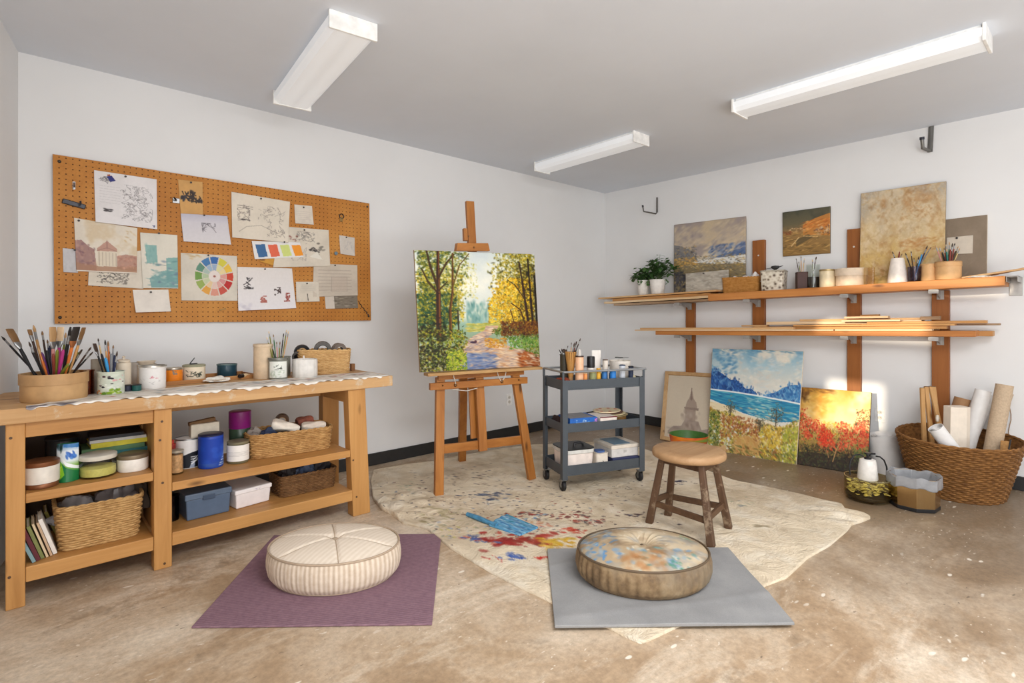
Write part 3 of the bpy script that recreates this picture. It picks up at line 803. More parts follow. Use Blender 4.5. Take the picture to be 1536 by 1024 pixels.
A = Art(50, 34, (226, 214, 190), 6); A.scrib(10, (.15, .2, .85, .8), (70, 74, 62), .03, .8, .18); label_patch(t, r, .006, h - .014, face_to(x, y), 1.0, A)
e = Vector((x, y, z + h + .005))
sp = thing('paint_scraper', 'dark scraper blade resting upright on the cream labelled jar', 'scraper', e)
build('blade', MB().beam((-.022, 0, .004), (.004, .01, .034), .026, .003, (.4, 1, 0)), plain('dark steel', S(46, 56, 56), .4, .6), sp, bevel=.001)
build('handle', MB().beam((.018, .008, .004), (-.02, -.002, .003), .009, .006, (0, 1, 0)), M_BLACKP, sp, bevel=.001)
pv = wt(327, 354, 545, 566); x, y, r, h, z = pv
t = vessel('paint_jar', 'dark teal glass jar standing alone in the wooden tray', 'jar', pv, plain('dark teal glaze', S(30, 62, 76), .25), False)
build('rim', MB().lathe([(r - .004, h - .004), (r + .002, h - .004), (r + .002, h + .003), (r - .004, h + .003)], seg=36), plain('teal rim', S(64, 92, 92), .4), t, smooth=40)
# crumpled tissue, paint tube
p = on_z(326, 573, TOPZ); crumple('crumpled_paper', 'crumpled white paper scrap in front of the wooden tray', 'paper scrap', (p.x, p.y, TOPZ + .006), .06, .035, .02, plain('white tissue', S(226, 222, 214), .8), 4)
p = on_z(364, 563.5, TOPZ + .02)
t = thing('paint_tube', 'small paint tube with dark cap lying in the wooden tray', 'paint tube', (p.x, p.y, TZ + .012), .7)
build('body', MB().lathe([(.009, 0), (.011, .004), (.011, .035), (.002, .07)], seg=16).xf(Matrix.Rotation(math.pi / 2, 4, 'Y')), plain('cream tube', S(220, 196, 156), .4), t, smooth=50)
build('cap', MB().lathe([(0, 0), (.012, 0), (.012, -.03), (0, -.03)], seg=14).xf(Matrix.Rotation(math.pi / 2, 4, 'Y')), M_BLACKP, t, smooth=40)
# tall beige cylinder, jars and brush jar, white pot
t = vessel('storage_cylinder', 'tall beige lidded cylinder near the middle of the worktop', 'canister', (lambda q: q[:3] + (q[3] - .018, q[4]))(wk(381.5, 408, 515, 569)), plain('beige card', S(208, 184, 154), .65), False)
q_ = wk(381.5, 408, 515, 569); lid(t, q_[2] * 1.03, q_[3] - .018, .018, plain('beige card lid', S(214, 192, 164), .65))
pl = wk(404, 430.5, 535, 569.5); x, y, r, h, z = pl
t = vessel('brush_jar', 'grey glass jar with botanical label holding slim brushes', 'jar', pl, plain('grey glaze', S(132, 134, 124), .35))
A = Art(56, 60, (226, 228, 220), 9); A.scrib(9, (.3, .12, .7, .5), (70, 76, 66), .016, .8, .1); A.dabs(20, (.05, .6, .95, .95), [(170, 186, 160), (186, 196, 180)], (.05, .12), (.03, .06), (0, 3), (.4, .8)); A.lines_of_text(.15, .85, .5, .62, 1, (120, 130, 110), .015)
label_patch(t, r, .01, h - .022, face_to(x, y), 1.05, A)
build('collar', MB().lathe([(r, h - .016), (r + .004, h - .014), (r + .004, h - .002), (r, h)], seg=36), plain('grey lid', S(120, 120, 112), .4, .5), t, smooth=40)
brushes_in(pl, [(400, 505, .0, 'olive green', 'pale', 'thin', 1.0), (403, 496, .03, 'olive green', 'pale', 'thin', 1.0), (410, 501, .0, 'green', 'brown', 'thin', 1.0), (415, 512, -.02, 'pink', 'brown', 'thin', .9), (425.5, 500, .02, 'black', 'black', 'stub', .7), (430, 494, .0, 'olive green', 'pale', 'thin', 1.0), (433, 496, -.02, 'tan', 'pale', 'thin', 1.0), (407, 515, .03, 'black', 'dark', 'thin', 1), (420, 512, .0, 'olive green', 'brown', 'thin', 1.1)], 'in the botanical labelled jar', 'brushes in the labelled grey jar', inset=.8)
x2 = wk(419, 434, 535, 566); t = vessel('tumbler', 'grey glass tumbler behind the labelled brush jar', 'tumbler', (x2[0] + .03, x2[1] + .07) + x2[2:], plain('grey glaze', S(132, 134, 124)))
pw = wk(440, 475, 537, 567.5); x, y, r, h, z = pw
t = thing('white_pot', 'white fluted pot with upright peg handle before the straw basket', 'pot', (x, y, z))
n = 48; fl_ = MB(); prof = [(0, 0), (r * .94, 0), (r, .006), (r, h - .01), (r * .97, h), (r * .86, h), (r * .86, h - .01), (0, h - .012)]
fl_.lathe(prof, seg=n)
fl_.v = [(a * (1 + .018 * math.cos(16 * math.atan2(b, a))), b * (1 + .018 * math.cos(16 * math.atan2(b, a))), c) for a, b, c in fl_.v]
build('body', fl_, plain('matte white ceramic', S(222, 218, 212), .6), t, smooth=50)
build('peg', MB().lathe([(0, 0), (.005, 0), (.005, .03), (.003, .034), (0, .034)], seg=12), plain('matte white ceramic', S(222, 218, 212)), t, smooth=50).location = (-.012, -.01, h - .012)
# straw basket with tape rolls
STRAW = wicker_mat('straw', S(176, 136, 84), S(200, 160, 106), S(218, 182, 130))
c0, c1 = on_z(462, 563, TOPZ), on_z(526, 560.5, TOPZ)
dxv = (c1 - c0); L = dxv.length + .06; ang = math.atan2(dxv.y, dxv.x); ctr = (c0 + c1) / 2 + Vector((-dxv.y, dxv.x, 0)).normalized() * .085 - dxv.normalized() * .03
BKH = EYE - (523 - HZ) * depth(ctr) / F - TOPZ
wicker_basket('straw_basket', 'small straw basket of tape rolls at right end of worktop', (ctr.x, ctr.y, TOPZ + .001), L / 2 - .01, .075, L / 2, .082, BKH - .012, STRAW, ang, 6, .0085, .022, .0025)
def tape_roll(label, px, py, d, r, w, c_out, c_in, tilt):
    p = at_d(px, py, d)
    t = thing('tape_roll', label, 'tape roll', p, ang + tilt[0]); t.rotation_euler = (tilt[1], 0, ang + tilt[0])
    M_ = Matrix.Rotation(math.pi / 2, 4, 'X')
    build('tape', MB().lathe([(r * .62, -w / 2), (r, -w / 2), (r, w / 2), (r * .62, w / 2), (r * .62, -w / 2)], seg=30).xf(M_), c_out, t, smooth=40)
    build('core', MB().lathe([(r * .54, -w / 2), (r * .62, -w / 2), (r * .62, w / 2), (r * .54, w / 2), (r * .54, -w / 2)], seg=30).xf(M_), c_in, t, smooth=40)
    return t
dB = depth(ctr)
tape_roll('dark tape roll with wooden core at left of the straw basket', 453, 528, dB - .05, .05, .02, M_BLACKP, M_KRAFT, (.1, .2))
tape_roll('grey tape roll standing upright in middle of the straw basket', 484, 524, dB, .055, .03, plain('grey tape', S(92, 88, 84), .5), M_BLACKP, (0, .15))
tape_roll('grey-brown tape roll at right of the straw basket', 508, 525, dB + .02, .048, .035, plain('brown grey tape', S(112, 100, 92), .5), plain('grey core', S(140, 132, 124)), (.5, .1))
tape_roll('second dark tape roll low at left end of the straw basket', 447, 535, dB - .09, .036, .02, plain('grey tape', S(92, 88, 84)), M_BLACKP, (-.3, .3))
p = on_z(529, 556, TOPZ); tag(build('wood_block', MB().box(p.x - .012, p.x + .014, p.y - .01, p.y + .02, TOPZ + .001, TOPZ + .05), rgb(134, 92, 56), bevel=.002), 'little brown wood block right of the straw basket', 'wood block')

# ---------------------------------------------------------------- left bay, upper shelf
def sh(x0, x1, yt, yb, z): return cyl_z(x0, x1, yt, yb, z) + (z + .001,)
pk = sh(41, 83.5, 684, 736, SZ_L); x, y, r, h, z = pk
t = thing('enamel_canister', 'white canister with copper lid and copper foot on left shelf', 'canister', (x, y, z))
CU = plain('worn copper', S(132, 84, 54), .4, .5)
build('foot', MB().lathe([(0, 0), (r * .93, 0), (r * .95, .003), (r * .95, .018), (r * .9, .022), (0, .022)], seg=36), CU, t, smooth=40)
build('body', MB().lathe([(0, .02), (r * .99, .022), (r, .028), (r, h - .024), (r * .96, h - .02), (0, h - .02)], seg=36), plain('speckled white enamel', S(216, 208, 196), .45), t, smooth=40)
lid(t, r * 1.0, h - .022, .022, CU)
px_ = sh(32, 58, 672, 722, SZ_L); t = vessel('lidded_pot', 'black lidded pot in shadow behind the copper lidded canister', 'pot', (px_[0] + .12, px_[1] + .10, .065, .15, SZ_L + .001), plain('black enamel', S(24, 24, 26), .35), False)
lid(t, .067, .15, .012, M_BLACKP)
# green bag
p0_, p1_ = on_z(84, 722, SZ_L), on_z(119, 718, SZ_L); wd = (p1_ - p0_).length; a = math.atan2((p1_ - p0_).y, (p1_ - p0_).x); cb = (p0_ + p1_) / 2
hb = EYE - (665 - HZ) * depth(cb) / F - SZ_L
t = thing('plaster_bag', 'green, white and blue printed pouch bag on left shelf', 'bag', (cb.x, cb.y, SZ_L + .001), a)
A = Art(80, 100, (60, 120, 60), 12)
A.vgrad([(0, (70, 120, 170)), (.2, (226, 232, 236)), (.45, (216, 226, 226)), (.6, (120, 170, 60)), (.8, (30, 120, 70)), (1, (16, 92, 60))])
A.poly([(0, .3), (.5, .62), (1, .75), (1, 1), (0, 1)], (28, 112, 62)); A.poly([(0, .3), (.3, .5), (.45, .8), (.2, .95), (0, .9)], (150, 200, 40), .8); A.poly([(.05, .25), (.5, .58), (1, .7), (1, .62), (.5, .48), (.12, .22)], (236, 240, 238))
A.dabs(14, (.5, .2, .85, .38), [(40, 90, 180), (60, 120, 200)], (.06, .12), (.04, .07), (0, 1), (.8, 1)); A.dabs(20, (.1, .5, .3, .9), [(190, 220, 60)], (.03, .07), (.03, .07), (0, 3), (.4, .7)); A.poly([(.35, .0), (1, .04), (1, .12), (.35, .09)], (60, 120, 180)); A.dabs(10, (.0, 0, .3, .14), [(34, 60, 60)], (.08, .14), (.05, .08), (0, 3), (.6, .9))
def bagf(u, v, s=-1):
    b = math.sin(math.pi * u) ** .6 * (.35 + .65 * v) * .045
    return Vector(((u - .5) * wd * (1 - .05 * (1 - v)), s * b, hb * (1 - v)))
art_grid('printed_front', lambda u, v: bagf(u, v), A, art_mat('glossy print', .25, 60, .05), t)
build('back', MB().grid(lambda u, v: bagf(u, v, 1), 16, 16), rgb(40, 110, 70), t, smooth=60)
# powder jar
py_ = sh(124.5, 170, 674, 720, SZ_L); x, y, r, h, z = py_
t = thing('glass_jar', 'glass jar half full of yellow powder under pale lid', 'jar', (x, y, z))
CLEAR = glass('clear glass', S(250, 252, 250))
build('glass_wall', MB().lathe([(0, 0), (r * .97, 0), (r, .004), (r, h - .022), (r * .96, h - .02), (r * .955, h - .024), (r * .965, .008), (0, .006)], seg=40), CLEAR, t, smooth=40)
build('yellow_powder', MB().lathe([(0, .0075), (r * .93, .0085), (r * .955, .02), (r * .955, h * .42), (r * .7, h * .47), (0, h * .45)], seg=40), plain('yellow powder', S(226, 212, 118), .9, 0, .08, 120), t, smooth=50)
lid(t, r * 1.01, h - .022, .022, plain('pale plastic lid', S(208, 202, 188), .5))
pz = sh(179.6, 219, 674, 709.5, SZ_L); x, y, r, h, z = pz
t = thing('glass_jar', 'squat white-filled jar with grey metal lid at right of left shelf', 'jar', (x, y, z))
build('body', MB().lathe([(0, 0), (r * .96, 0), (r, .006), (r, h - .022), (0, h - .022)], seg=40), plain('milk white', S(232, 228, 220), .4), t, smooth=40)
lid(t, r * 1.01, h - .022, .022, plain('old zinc', S(140, 126, 104), .45, .6))
# pile of flat books behind the jars
rr = random.Random(4)
cols = [((30, 34, 44), 'black'), ((52, 116, 120), 'teal'), ((92, 130, 90), 'green'), ((222, 208, 60), 'yellow'), ((216, 212, 204), 'white'), ((44, 44, 48), 'dark grey')]
M_PAGES = plain('book pages', S(222, 212, 192), .8)
bc = on_y(172, HZ, 3.42); zz = SZ_L + .001
ths = [.05, .03, .022, .024, .014, .016]
nmp = ['bottom black book in the flat pile behind the yellow powder jar', 'teal book second from bottom of the flat pile behind jars', 'green book in middle of flat pile behind the jars', 'bright yellow spined book in the flat pile behind the jars', 'thin white spined book near the top of the flat pile', 'thin dark book on top of the flat pile behind the jars']
for k, ((c, cn), th) in enumerate(zip(cols, ths)):
    t = thing('book', nmp[k], 'book', (bc.x + rr.uniform(-.01, .02), bc.y + .02, zz), rr.uniform(-.06, .06), 'flat pile of books')
    hw = .14 - .006 * k
    cover = MB().box(-hw, hw, -.085, .085, 0, .0025).box(-hw, hw, -.085, .085, th - .0025, th).box(-hw, hw, -.085, -.0825, .0025, th - .0025)
    build('cover', cover, rgb(*c), t); build('pages', MB().box(-hw + .004, hw - .004, -.0822, .08, .0027, th - .0027), M_PAGES, t)
    zz += th + .0006

# left bay, bottom: leaning books and basket
SEAG = wicker_mat('seagrass', S(150, 112, 66), S(186, 146, 92), S(208, 170, 116))
cl, cr = on_z(84, 833, SZ_B), on_z(215, 803, SZ_B)
dv = (cr - cl); L = dv.length; a = math.atan2(dv.y, dv.x); nn = Vector((-dv.y, dv.x, 0)).normalized(); ctr = (cl + cr) / 2 + nn * .135
hk = EYE - (752 - HZ) * depth((cl + cr) / 2) / F - SZ_B
wicker_basket('seagrass_basket', 'large seagrass basket holding plastic bags on the bottom left shelf', (ctr.x, ctr.y, SZ_B + .001), L / 2 - .015, .12, L / 2 + .003, .135, hk - .01, SEAG, a, 6, .0105, .024, .0032)
PBAG = plain('grey plastic film', S(150, 146, 146), .3)
crumple('plastic_bag', 'crumpled grey plastic bag at left in the seagrass basket', 'plastic bag', ctr + dv.normalized() * -.08 + Vector((0, 0, SZ_B * 0 + .10)) , .09, .07, .08, PBAG, 8, a)
crumple('plastic_bag', 'crumpled grey plastic bag peaking at right in the seagrass basket', 'plastic bag', ctr + dv.normalized() * .07 + Vector((0, 0, .10)), .085, .07, .105, plain('grey plastic film two', S(120, 112, 110), .35), 15, a)
crumple('cloth_bundle', 'dark crumpled cloth at right edge of the seagrass basket', 'cloth', ctr + dv.normalized() * .16 + Vector((0, .02, .10)), .05, .06, .10, plain('dark cloth', S(66, 54, 44), .9), 19, a)
bk = [((120, 150, 156), 'pale blue', 38, 59), ((92, 30, 40), 'dark red', 50, 65), ((120, 124, 70), 'olive green', 58, 70), ((206, 184, 150), 'cream', 66, 78), ((190, 160, 130), 'pale tan', 70, 82), ((222, 216, 208), 'white', 75, 88), ((160, 150, 70), 'mustard green', 80, 86)]
nb = len(bk)
for k, (c, cn, pt_, pb_) in enumerate(bk):
    fb = on_z([54, 61, 67, 73, 79, 86, 92][k], [844, 841, 838, 836, 834, 831, 812][k], SZ_B)
    hh = [.155, .16, .16, .165, .165, .175, .15][k]; th = [.012, .014, .012, .008, .008, .014, .012][k]
    dpt = .15 if k < 6 else .14
    t = thing('book', '%s book leaning in the row beside the seagrass basket' % cn, 'book', (fb.x, fb.y + .004 + (.03 if k == 6 else 0), SZ_B + .0015), 0, 'leaning books on the bottom shelf')
    ln = [-.36, -.33, -.31, -.30, -.29, -.30, -.34][k]
    Mx = Matrix.Rotation(ln, 4, 'Y')
    mbc = MB().box(-th, -th + .0018, 0, dpt, 0, hh).box(-.0018, 0, 0, dpt, 0, hh).box(-th + .0018, -.0018, 0, .0018, 0, hh)
    def settle(m_): 
        return m_
    mbp = MB().box(-th + .002, -.002, .002, dpt - .003, .003, hh - .003)
    mbc.xf(Mx); mbp.xf(Mx); zmin = min(v[2] for v in mbc.v)
    mbc.v = [(p[0], p[1], p[2] - zmin) for p in mbc.v]; mbp.v = [(p[0], p[1], p[2] - zmin) for p in mbp.v]
    build('cover', mbc, rgb(*c), t); build('pages', mbp, M_PAGES, t)

# ---------------------------------------------------------------- right bay, upper shelf
z_ = SZ_R
pr = (on_y(257, HZ, 3.36).x, 3.36, .02, .14, z_ + .001); t = vessel('squeeze_bottle', 'thin red bottle half hidden behind the middle bench leg', 'bottle', pr, rgb(150, 40, 34), False); lid(t, .012, .14, .02, rgb(180, 60, 50), 'cap')
q = sh(254.5, 274, 672, 713, z_); x, y, r, h, z = q
t = thing('glass_jar', 'small jar of peach-coloured shavings next to the middle bench leg', 'jar', (x, y, z))
build('glass_wall', MB().lathe([(0, 0), (r * .95, 0), (r, .005), (r, h - .012), (r * .93, h - .01), (r * .94, .008), (0, .006)], seg=32), CLEAR, t, smooth=40)
build('shavings', MB().lathe([(0, .008), (r * .9, .009), (r * .92, h * .5), (r * .9, h * .8), (0, h * .82)], seg=32), plain('peach shavings', S(224, 168, 118), .9, 0, .3, 60), t, smooth=50)
lid(t, r, h - .012, .012, plain('pale tin lid', S(190, 180, 160), .4, .4))
q = sh(265, 298, 653, 704, z_); x, y, r, h, z = q
t = vessel('paint_tin', 'white tin with bold black swoosh print beside the blue can', 'can', q, plain('white tin', S(224, 220, 216), .4), False)
A = Art(80, 90, (224, 220, 216), 3); A.poly([(0, .75), (.3, .55), (.6, .42), (1, .36), (1, 1), (0, 1)], (24, 26, 34)); A.poly([(.55, 1), (.62, .75), (.72, .75), (.7, 1)], (150, 160, 180))
A.line([(.62, .85), (.95, .6)], .03, (220, 220, 220)); A.line([(.66, .7), (.94, .5)], .02, (220, 220, 220)); A.lines_of_text(.6, .95, .55, .8, 3, (225, 225, 225), .02, .8)
label_patch(t, r, .004, h - .01, face_to(x, y), 1.35, A)
build('rim', MB().lathe([(r - .003, h - .002), (r + .003, h - .002), (r + .003, h + .004), (r - .003, h + .004)], seg=36), M_STEEL, t, smooth=40)
q = sh(299.5, 333, 647.5, 704, z_); x, y, r, h, z = q
t = vessel('paint_tin', 'bright blue tall tin with white slanted lettering on right edge', 'can', q, plain('bright blue tin', S(26, 62, 160), .35), False)
A = Art(80, 90, (26, 62, 160), 3); A.poly([(.72, .95), (.98, .45), (1, .95)], (200, 210, 226)); A.lines_of_text(.74, .98, .6, .95, 4, (40, 70, 150), .03, .8); A.dabs(10, (.0, .3, 1, .9), [(40, 90, 190)], (.1, .2), (.1, .2), (0, 3), (.2, .4)); A.dabs(6, (0, .78, 1, .98), [(60, 90, 150)], (.2, .4), (.03, .06), (0, .1), (.3, .5))
label_patch(t, r, .004, h - .016, face_to(x, y), 1.4, A)
lid(t, r * 1.0, h - .004, .01, plain('dark navy lid', S(30, 36, 66), .4))
# card box behind
pc = on_y(306, HZ, 3.40); d = depth(pc); hh = EYE - (629 - HZ) * d / F - z_
t = thing('card_pouch', 'cream paper sack with brown folded top behind the tins', 'paper sack', (pc.x, 3.40, z_ + .001), .1)
build('sack', MB().prism([(-.075, -.03), (.07, -.035), (.075, .03), (-.07, .03)], 0, hh * .93), plain('cream sack', S(206, 196, 178), .8), t, bevel=.006)
build('folded_top', MB().beam((-.078, 0, hh * .93), (.055, -.005, hh * .99), .03, .022, (0, 1, 0)), plain('brown fold', S(112, 82, 52), .8), t, bevel=.004)
q = sh(342, 372, 657, 696.5, z_); x, y, r, h, z = q
t = thing('glass_jar', 'jar with large white paper label and grey-green lid by the wicker basket', 'jar', (x, y, z))
build('body', MB().lathe([(0, 0), (r * .94, 0), (r, .006), (r, h - .014), (r * .94, h - .01), (0, h - .01)], seg=36), plain('olive glass', S(110, 104, 80), .2), t, smooth=40)
A = Art(60, 60, (232, 228, 222), 3); A.lines_of_text(.15, .85, .4, .7, 4, (176, 172, 168), .018, .6); label_patch(t, r, .014, h - .018, face_to(x, y), 1.5, A)
lid(t, r * .98, h - .012, .012, plain('grey green lid', S(136, 130, 104), .45, .4))
pu = on_y(360, HZ, 3.44); d = depth(pu); r = 15 / F * d; hh = EYE - (613 - HZ) * (d + r) / F - z_
t = vessel('glitter_jar', 'tall jar with magenta purple top behind the wicker basket', 'jar', (pu.x, 3.44, r, hh * .62, z_ + .001), plain('murky green glass', S(50, 66, 50), .25), False)
lid(t, r * 1.0, hh * .62, hh * .38, plain('magenta plastic', S(120, 24, 100), .35))
# big wicker basket of rags
WICK = wicker_mat('brown wicker', S(140, 98, 54), S(180, 136, 82), S(204, 164, 108))
cl, cr = on_z(376, 692, z_), on_z(501, 673, z_)
dv = cr - cl; L = dv.length; a = math.atan2(dv.y, dv.x); nn = Vector((-dv.y, dv.x, 0)).normalized(); ctr = (cl + cr) / 2 + nn * .13
hk = EYE - (647 - HZ) * depth((cl + cr) / 2) / F - z_
wicker_basket('wicker_basket', 'long brown wicker basket of white rags on the right middle shelf', (ctr.x, ctr.y, z_ + .001), L / 2 - .012, .115, L / 2 + .004, .128, hk - .008, WICK, a, 6, .0105, .024, .0034)
WRAG = plain('white rag', S(228, 218, 204), .85)
def heap(label, s, o, sx, sy, sz, m_, seed, z0=.07): crumple('rag', label, 'rag', ctr + dv.normalized() * s + nn * o + Vector((0, 0, z0)), sx, sy, sz, m_, seed, a + .2)
def roll_rag(label, p, q, r0, r1, m_, seed):
    """loosely rolled cloth"""
    p, q = Vector(p), Vector(q); rr = random.Random(seed); ax = (q - p); L_ = ax.length; axn = ax.normalized(); up = Vector((0, 0, 1)); up = (up - axn * up.dot(axn)).normalized(); sd = axn.cross(up)
    def fn(u, v):
        th = u * 2 * math.pi; r_ = (r0 + (r1 - r0) * v) * (1 + .12 * math.sin(3 * th + v * 4) + .07 * math.sin(5 * th - 9 * v)) * (1 if 0.02 < v < .98 else .75)
        return p + ax * v + up * (r_ * .8 * math.sin(th)) + sd * (r_ * math.cos(th))
    o = build('rag', MB().grid(fn, 22, 16, wrap=True), m_, None, smooth=60); c_ = (p + q) / 2
    o.location = c_; o.data.transform(Matrix.Translation(-c_)); return tag(o, label, 'rag')
bz = Vector((0, 0, z_ + hk * .9)); cb = Vector((ctr.x, ctr.y, 0)) + bz; e1 = dv.normalized()
roll_rag('rolled white rag cone at left in the long wicker basket', cb + e1 * -.10 + nn * -.02 + Vector((0, 0, .05)), cb + e1 * .05 + nn * -.06 + Vector((0, 0, .012)), .05, .022, WRAG, 1)
roll_rag('rolled white rag at right end of the long wicker basket', cb + e1 * .07 + nn * -.03 + Vector((0, 0, .015)), cb + e1 * .21 + nn * -.05 + Vector((0, 0, .012)), .035, .03, plain('cream rag', S(222, 208, 192), .85), 2)
roll_rag('red and brown striped cloth at back of the long wicker basket', cb + e1 * .06 + nn * .04 + Vector((0, 0, .03)), cb + e1 * .16 + nn * .04 + Vector((0, 0, .04)), .04, .03, plain('red brown cloth', S(126, 70, 54), .85, 0, .4, 30), 3)
heap('dark blue crumpled cloth at left front of the long wicker basket', -.13, -.07, .05, .035, .05, plain('dark blue cloth', S(36, 48, 74), .8, 0, .3, 30), 21, hk * .72)
heap('grey crumpled cloth at the left end of the long wicker basket', -.19, -.01, .04, .05, .05, plain('grey cloth', S(140, 130, 122), .85), 23, hk * .74)
heap('brown crumpled rag filling the back of the long wicker basket', 0.0, .05, .12, .05, .05, plain('brown rag', S(94, 70, 48), .9), 25, hk * .62)
tape_roll('brown tape roll peeking from back of the long wicker basket', 423, 630, depth(ctr) + .05, .04, .03, plain('brown tape', S(84, 60, 42), .5), M_KRAFT, (0, .2))

# right bay, bottom
z_ = SZ_B
q = sh(254, 266, 741, 786, z_); t = vessel('tumbler', 'dark violet glass half hidden behind middle bench leg, bottom shelf', 'tumbler', (q[0] , q[1] + .05, .035, .13, z_ + .001), glass('dark violet glass', S(150, 140, 160)))
def box_on(cl, cr, dp): 
    dv = cr - cl; L = dv.length; a = math.atan2(dv.y, dv.x); nn = Vector((-dv.y, dv.x, 0)).normalized()
    return (cl + cr) / 2 + nn * dp / 2, L, a
def lidded_box(name, label, cl, cr, dp, ytop, col, lidcol, z, latch=None):
    c, L, a = box_on(cl, cr, dp); h = EYE - (ytop - HZ) * depth((cl + cr) / 2) / F - z
    t = thing(name, label, 'box', (c.x, c.y, z + .001), a)
    build('body', MB().add([(sx * L / 2 * k, sy * dp / 2 * k, zz) for zz, k in ((0, .95), (h * .78, 1)) for sx, sy in ((-1, -1), (1, -1), (1, 1), (-1, 1))], [(3, 2, 1, 0), (4, 5, 6, 7)] + [(i, (i + 1) % 4, 4 + (i + 1) % 4, 4 + i) for i in range(4)]), plain('box %d' % hash(col), S(*col), .45, 0, .05), t, bevel=.006)
    build('lid', MB().box(-L / 2 - .006, L / 2 + .006, -dp / 2 - .006, dp / 2 + .006, h * .76, h), plain('lid %d' % hash(lidcol), S(*lidcol), .4, 0, .05), t, bevel=.006)
    if latch: build('latch', MB().box(-.03, .03, -dp / 2 - .010, -dp / 2 - .0055, h * .7, h * .88), plain('latch %d' % hash(latch), S(*latch), .4), t, bevel=.002)
    return t, c, L, a, h
lidded_box('plastic_box', 'slate blue lidded plastic box on the bottom right shelf', on_z(279, 783, z_), on_z(346, 767, z_), .22, 736, (82, 98, 120), (88, 104, 124), z_, (60, 74, 94))
t, c, L, a, h = lidded_box('cardboard_box', 'white shoebox next to the slate blue box on the bottom shelf', on_z(354, 765, z_), on_z(406, 750.5, z_), .24, 730, (226, 218, 216), (232, 226, 224), z_)
A = Art(40, 20, (232, 226, 224), 2); A.dabs(8, (.2, .3, .8, .7), [(190, 160, 180), (160, 130, 170)], (.06, .12), (.06, .1), (0, .3), (.5, .8)); art_grid('lid_label', lambda u, v: Vector((-.01 + .05 * u, -.1275, h * (.95 - .14 * v))), A, art_mat('printed paper'), t)
DKW = wicker_mat('dark brown wicker', S(84, 56, 32), S(112, 78, 46), S(134, 98, 62))
cl, cr = on_z(422, 748.5, z_), on_z(505.5, 729.5, z_)
dv = cr - cl; L = dv.length; a = math.atan2(dv.y, dv.x); nn = Vector((-dv.y, dv.x, 0)).normalized(); ctr = (cl + cr) / 2 + nn * .11
hk = EYE - (709 - HZ) * depth((cl + cr) / 2) / F - z_
wicker_basket('dark_wicker_basket', 'dark brown narrow wicker basket on the bottom right shelf', (ctr.x, ctr.y, z_ + .001), L / 2 - .006, .098, L / 2 + .004, .108, hk - .006, DKW, a, 8, .009, .02, .0025)
for k, (s, o, sx, c_, nm) in enumerate(((-.10, 0, .06, (50, 44, 44), 'black'), (.0, -.02, .06, (62, 76, 102), 'blue grey'), (.11, .01, .055, (44, 42, 48), 'charcoal'))):
    crumple('cloth_bundle', '%s crumpled cloth in the dark wicker basket' % nm, 'cloth', ctr + dv.normalized() * s + nn * o + Vector((0, 0, hk * .5)), sx, .05, .075, rgb(*c_), 31 + k, a)
# ================================================================== PEGBOARD
def peg_mat():
    m, nt, b = mat_base('perforated hardboard')
    v = coords(nt)
    sx = nt.nodes.new('ShaderNodeSeparateXYZ'); nt.links.new(v, sx.inputs[0])
    def M(op, a, bb=None):
        n = nt.nodes.new('ShaderNodeMath'); n.operation = op
        for i, k in enumerate((a, bb)):
            if k is None: continue
            if hasattr(k, 'node'): nt.links.new(k, n.inputs[i])
            else: n.inputs[i].default_value = k
        return n.outputs[0]
    sp = .0305
    fx = M('SUBTRACT', M('FRACT', M('DIVIDE', sx.outputs[0], sp)), .5); fz = M('SUBTRACT', M('FRACT', M('DIVIDE', sx.outputs[2], sp)), .5)
    d = M('SQRT', M('ADD', M('MULTIPLY', fx, fx), M('MULTIPLY', fz, fz)))
    hole = ramp(nt, d, [(.10, (1, 1, 1, 1)), (.135, (0, 0, 0, 1))])
    n1 = noise(nt, v, 2.2, 5, .6); n2 = noise(nt, v, 60, 4, .7)
    col = ramp(nt, n1, [(.3, S(168, 106, 44)), (.5, S(184, 122, 54)), (.7, S(198, 138, 66))])
    col = mix(nt, .3, col, mix(nt, 1.0, col, ramp(nt, n2, [(.3, (.6, .6, .6, 1)), (.6, (1.15, 1.15, 1.15, 1))]), 'MULTIPLY'))
    col = mix(nt, hole, col, S(84, 46, 18))
    nt.links.new(col, b.inputs['Base Color']); b.inputs['Roughness'].default_value = .55; b.inputs['Specular IOR Level'].default_value = .25
    inv = M('SUBTRACT', 1.0, hole); bump(nt, b, inv, .5, .003)
    return m
PY = WA - .024
pq = [on_y(79, 231, PY), on_y(554, 305, PY), on_y(556.5, 480.5, PY), on_y(82, 485.5, PY)]
cx = sum(p.x for p in pq) / 4; cz = sum(p.z for p in pq) / 4
t = thing('pegboard', 'big brown perforated pegboard on the back wall above the workbench', 'pegboard', (cx, PY, cz))
L_ = [(p.x - cx, p.z - cz) for p in pq]
vs = [(x, y, z) for y in (0, .006) for x, z in L_]
build('panel', MB().add(vs, [(0, 1, 2, 3), (7, 6, 5, 4), (0, 4, 5, 1), (1, 5, 6, 2), (2, 6, 7, 3), (3, 7, 4, 0)]), peg_mat(), t)
mb = MB()
for (x0, z0), (x1, z1) in ((L_[0], L_[1]), (L_[3], L_[2])):
    s = -1 if (x0, z0) == L_[0] else 1
    mb.beam((x0 + .01, .0150, z0 + s * .015), (x1 - .01, .0150, z1 + s * .015), .02, .0178, (0, 0, 1))
build('batten', mb, rgb(120, 78, 40), t)
M_SCREW = plain('dark screw', S(70, 60, 52), .4, .5)
for (px, py) in ((89, 242), (90, 476), (551, 310), (553, 474)):
    p = on_y(px, py, PY); build('screw', MB().lathe([(0, 0), (.009, 0), (.007, .004), (0, .006)], seg=14).xf(Matrix.Rotation(math.pi / 2, 4, 'X')), M_SCREW, t, smooth=50).location = (p.x - cx, 0, p.z - cz)

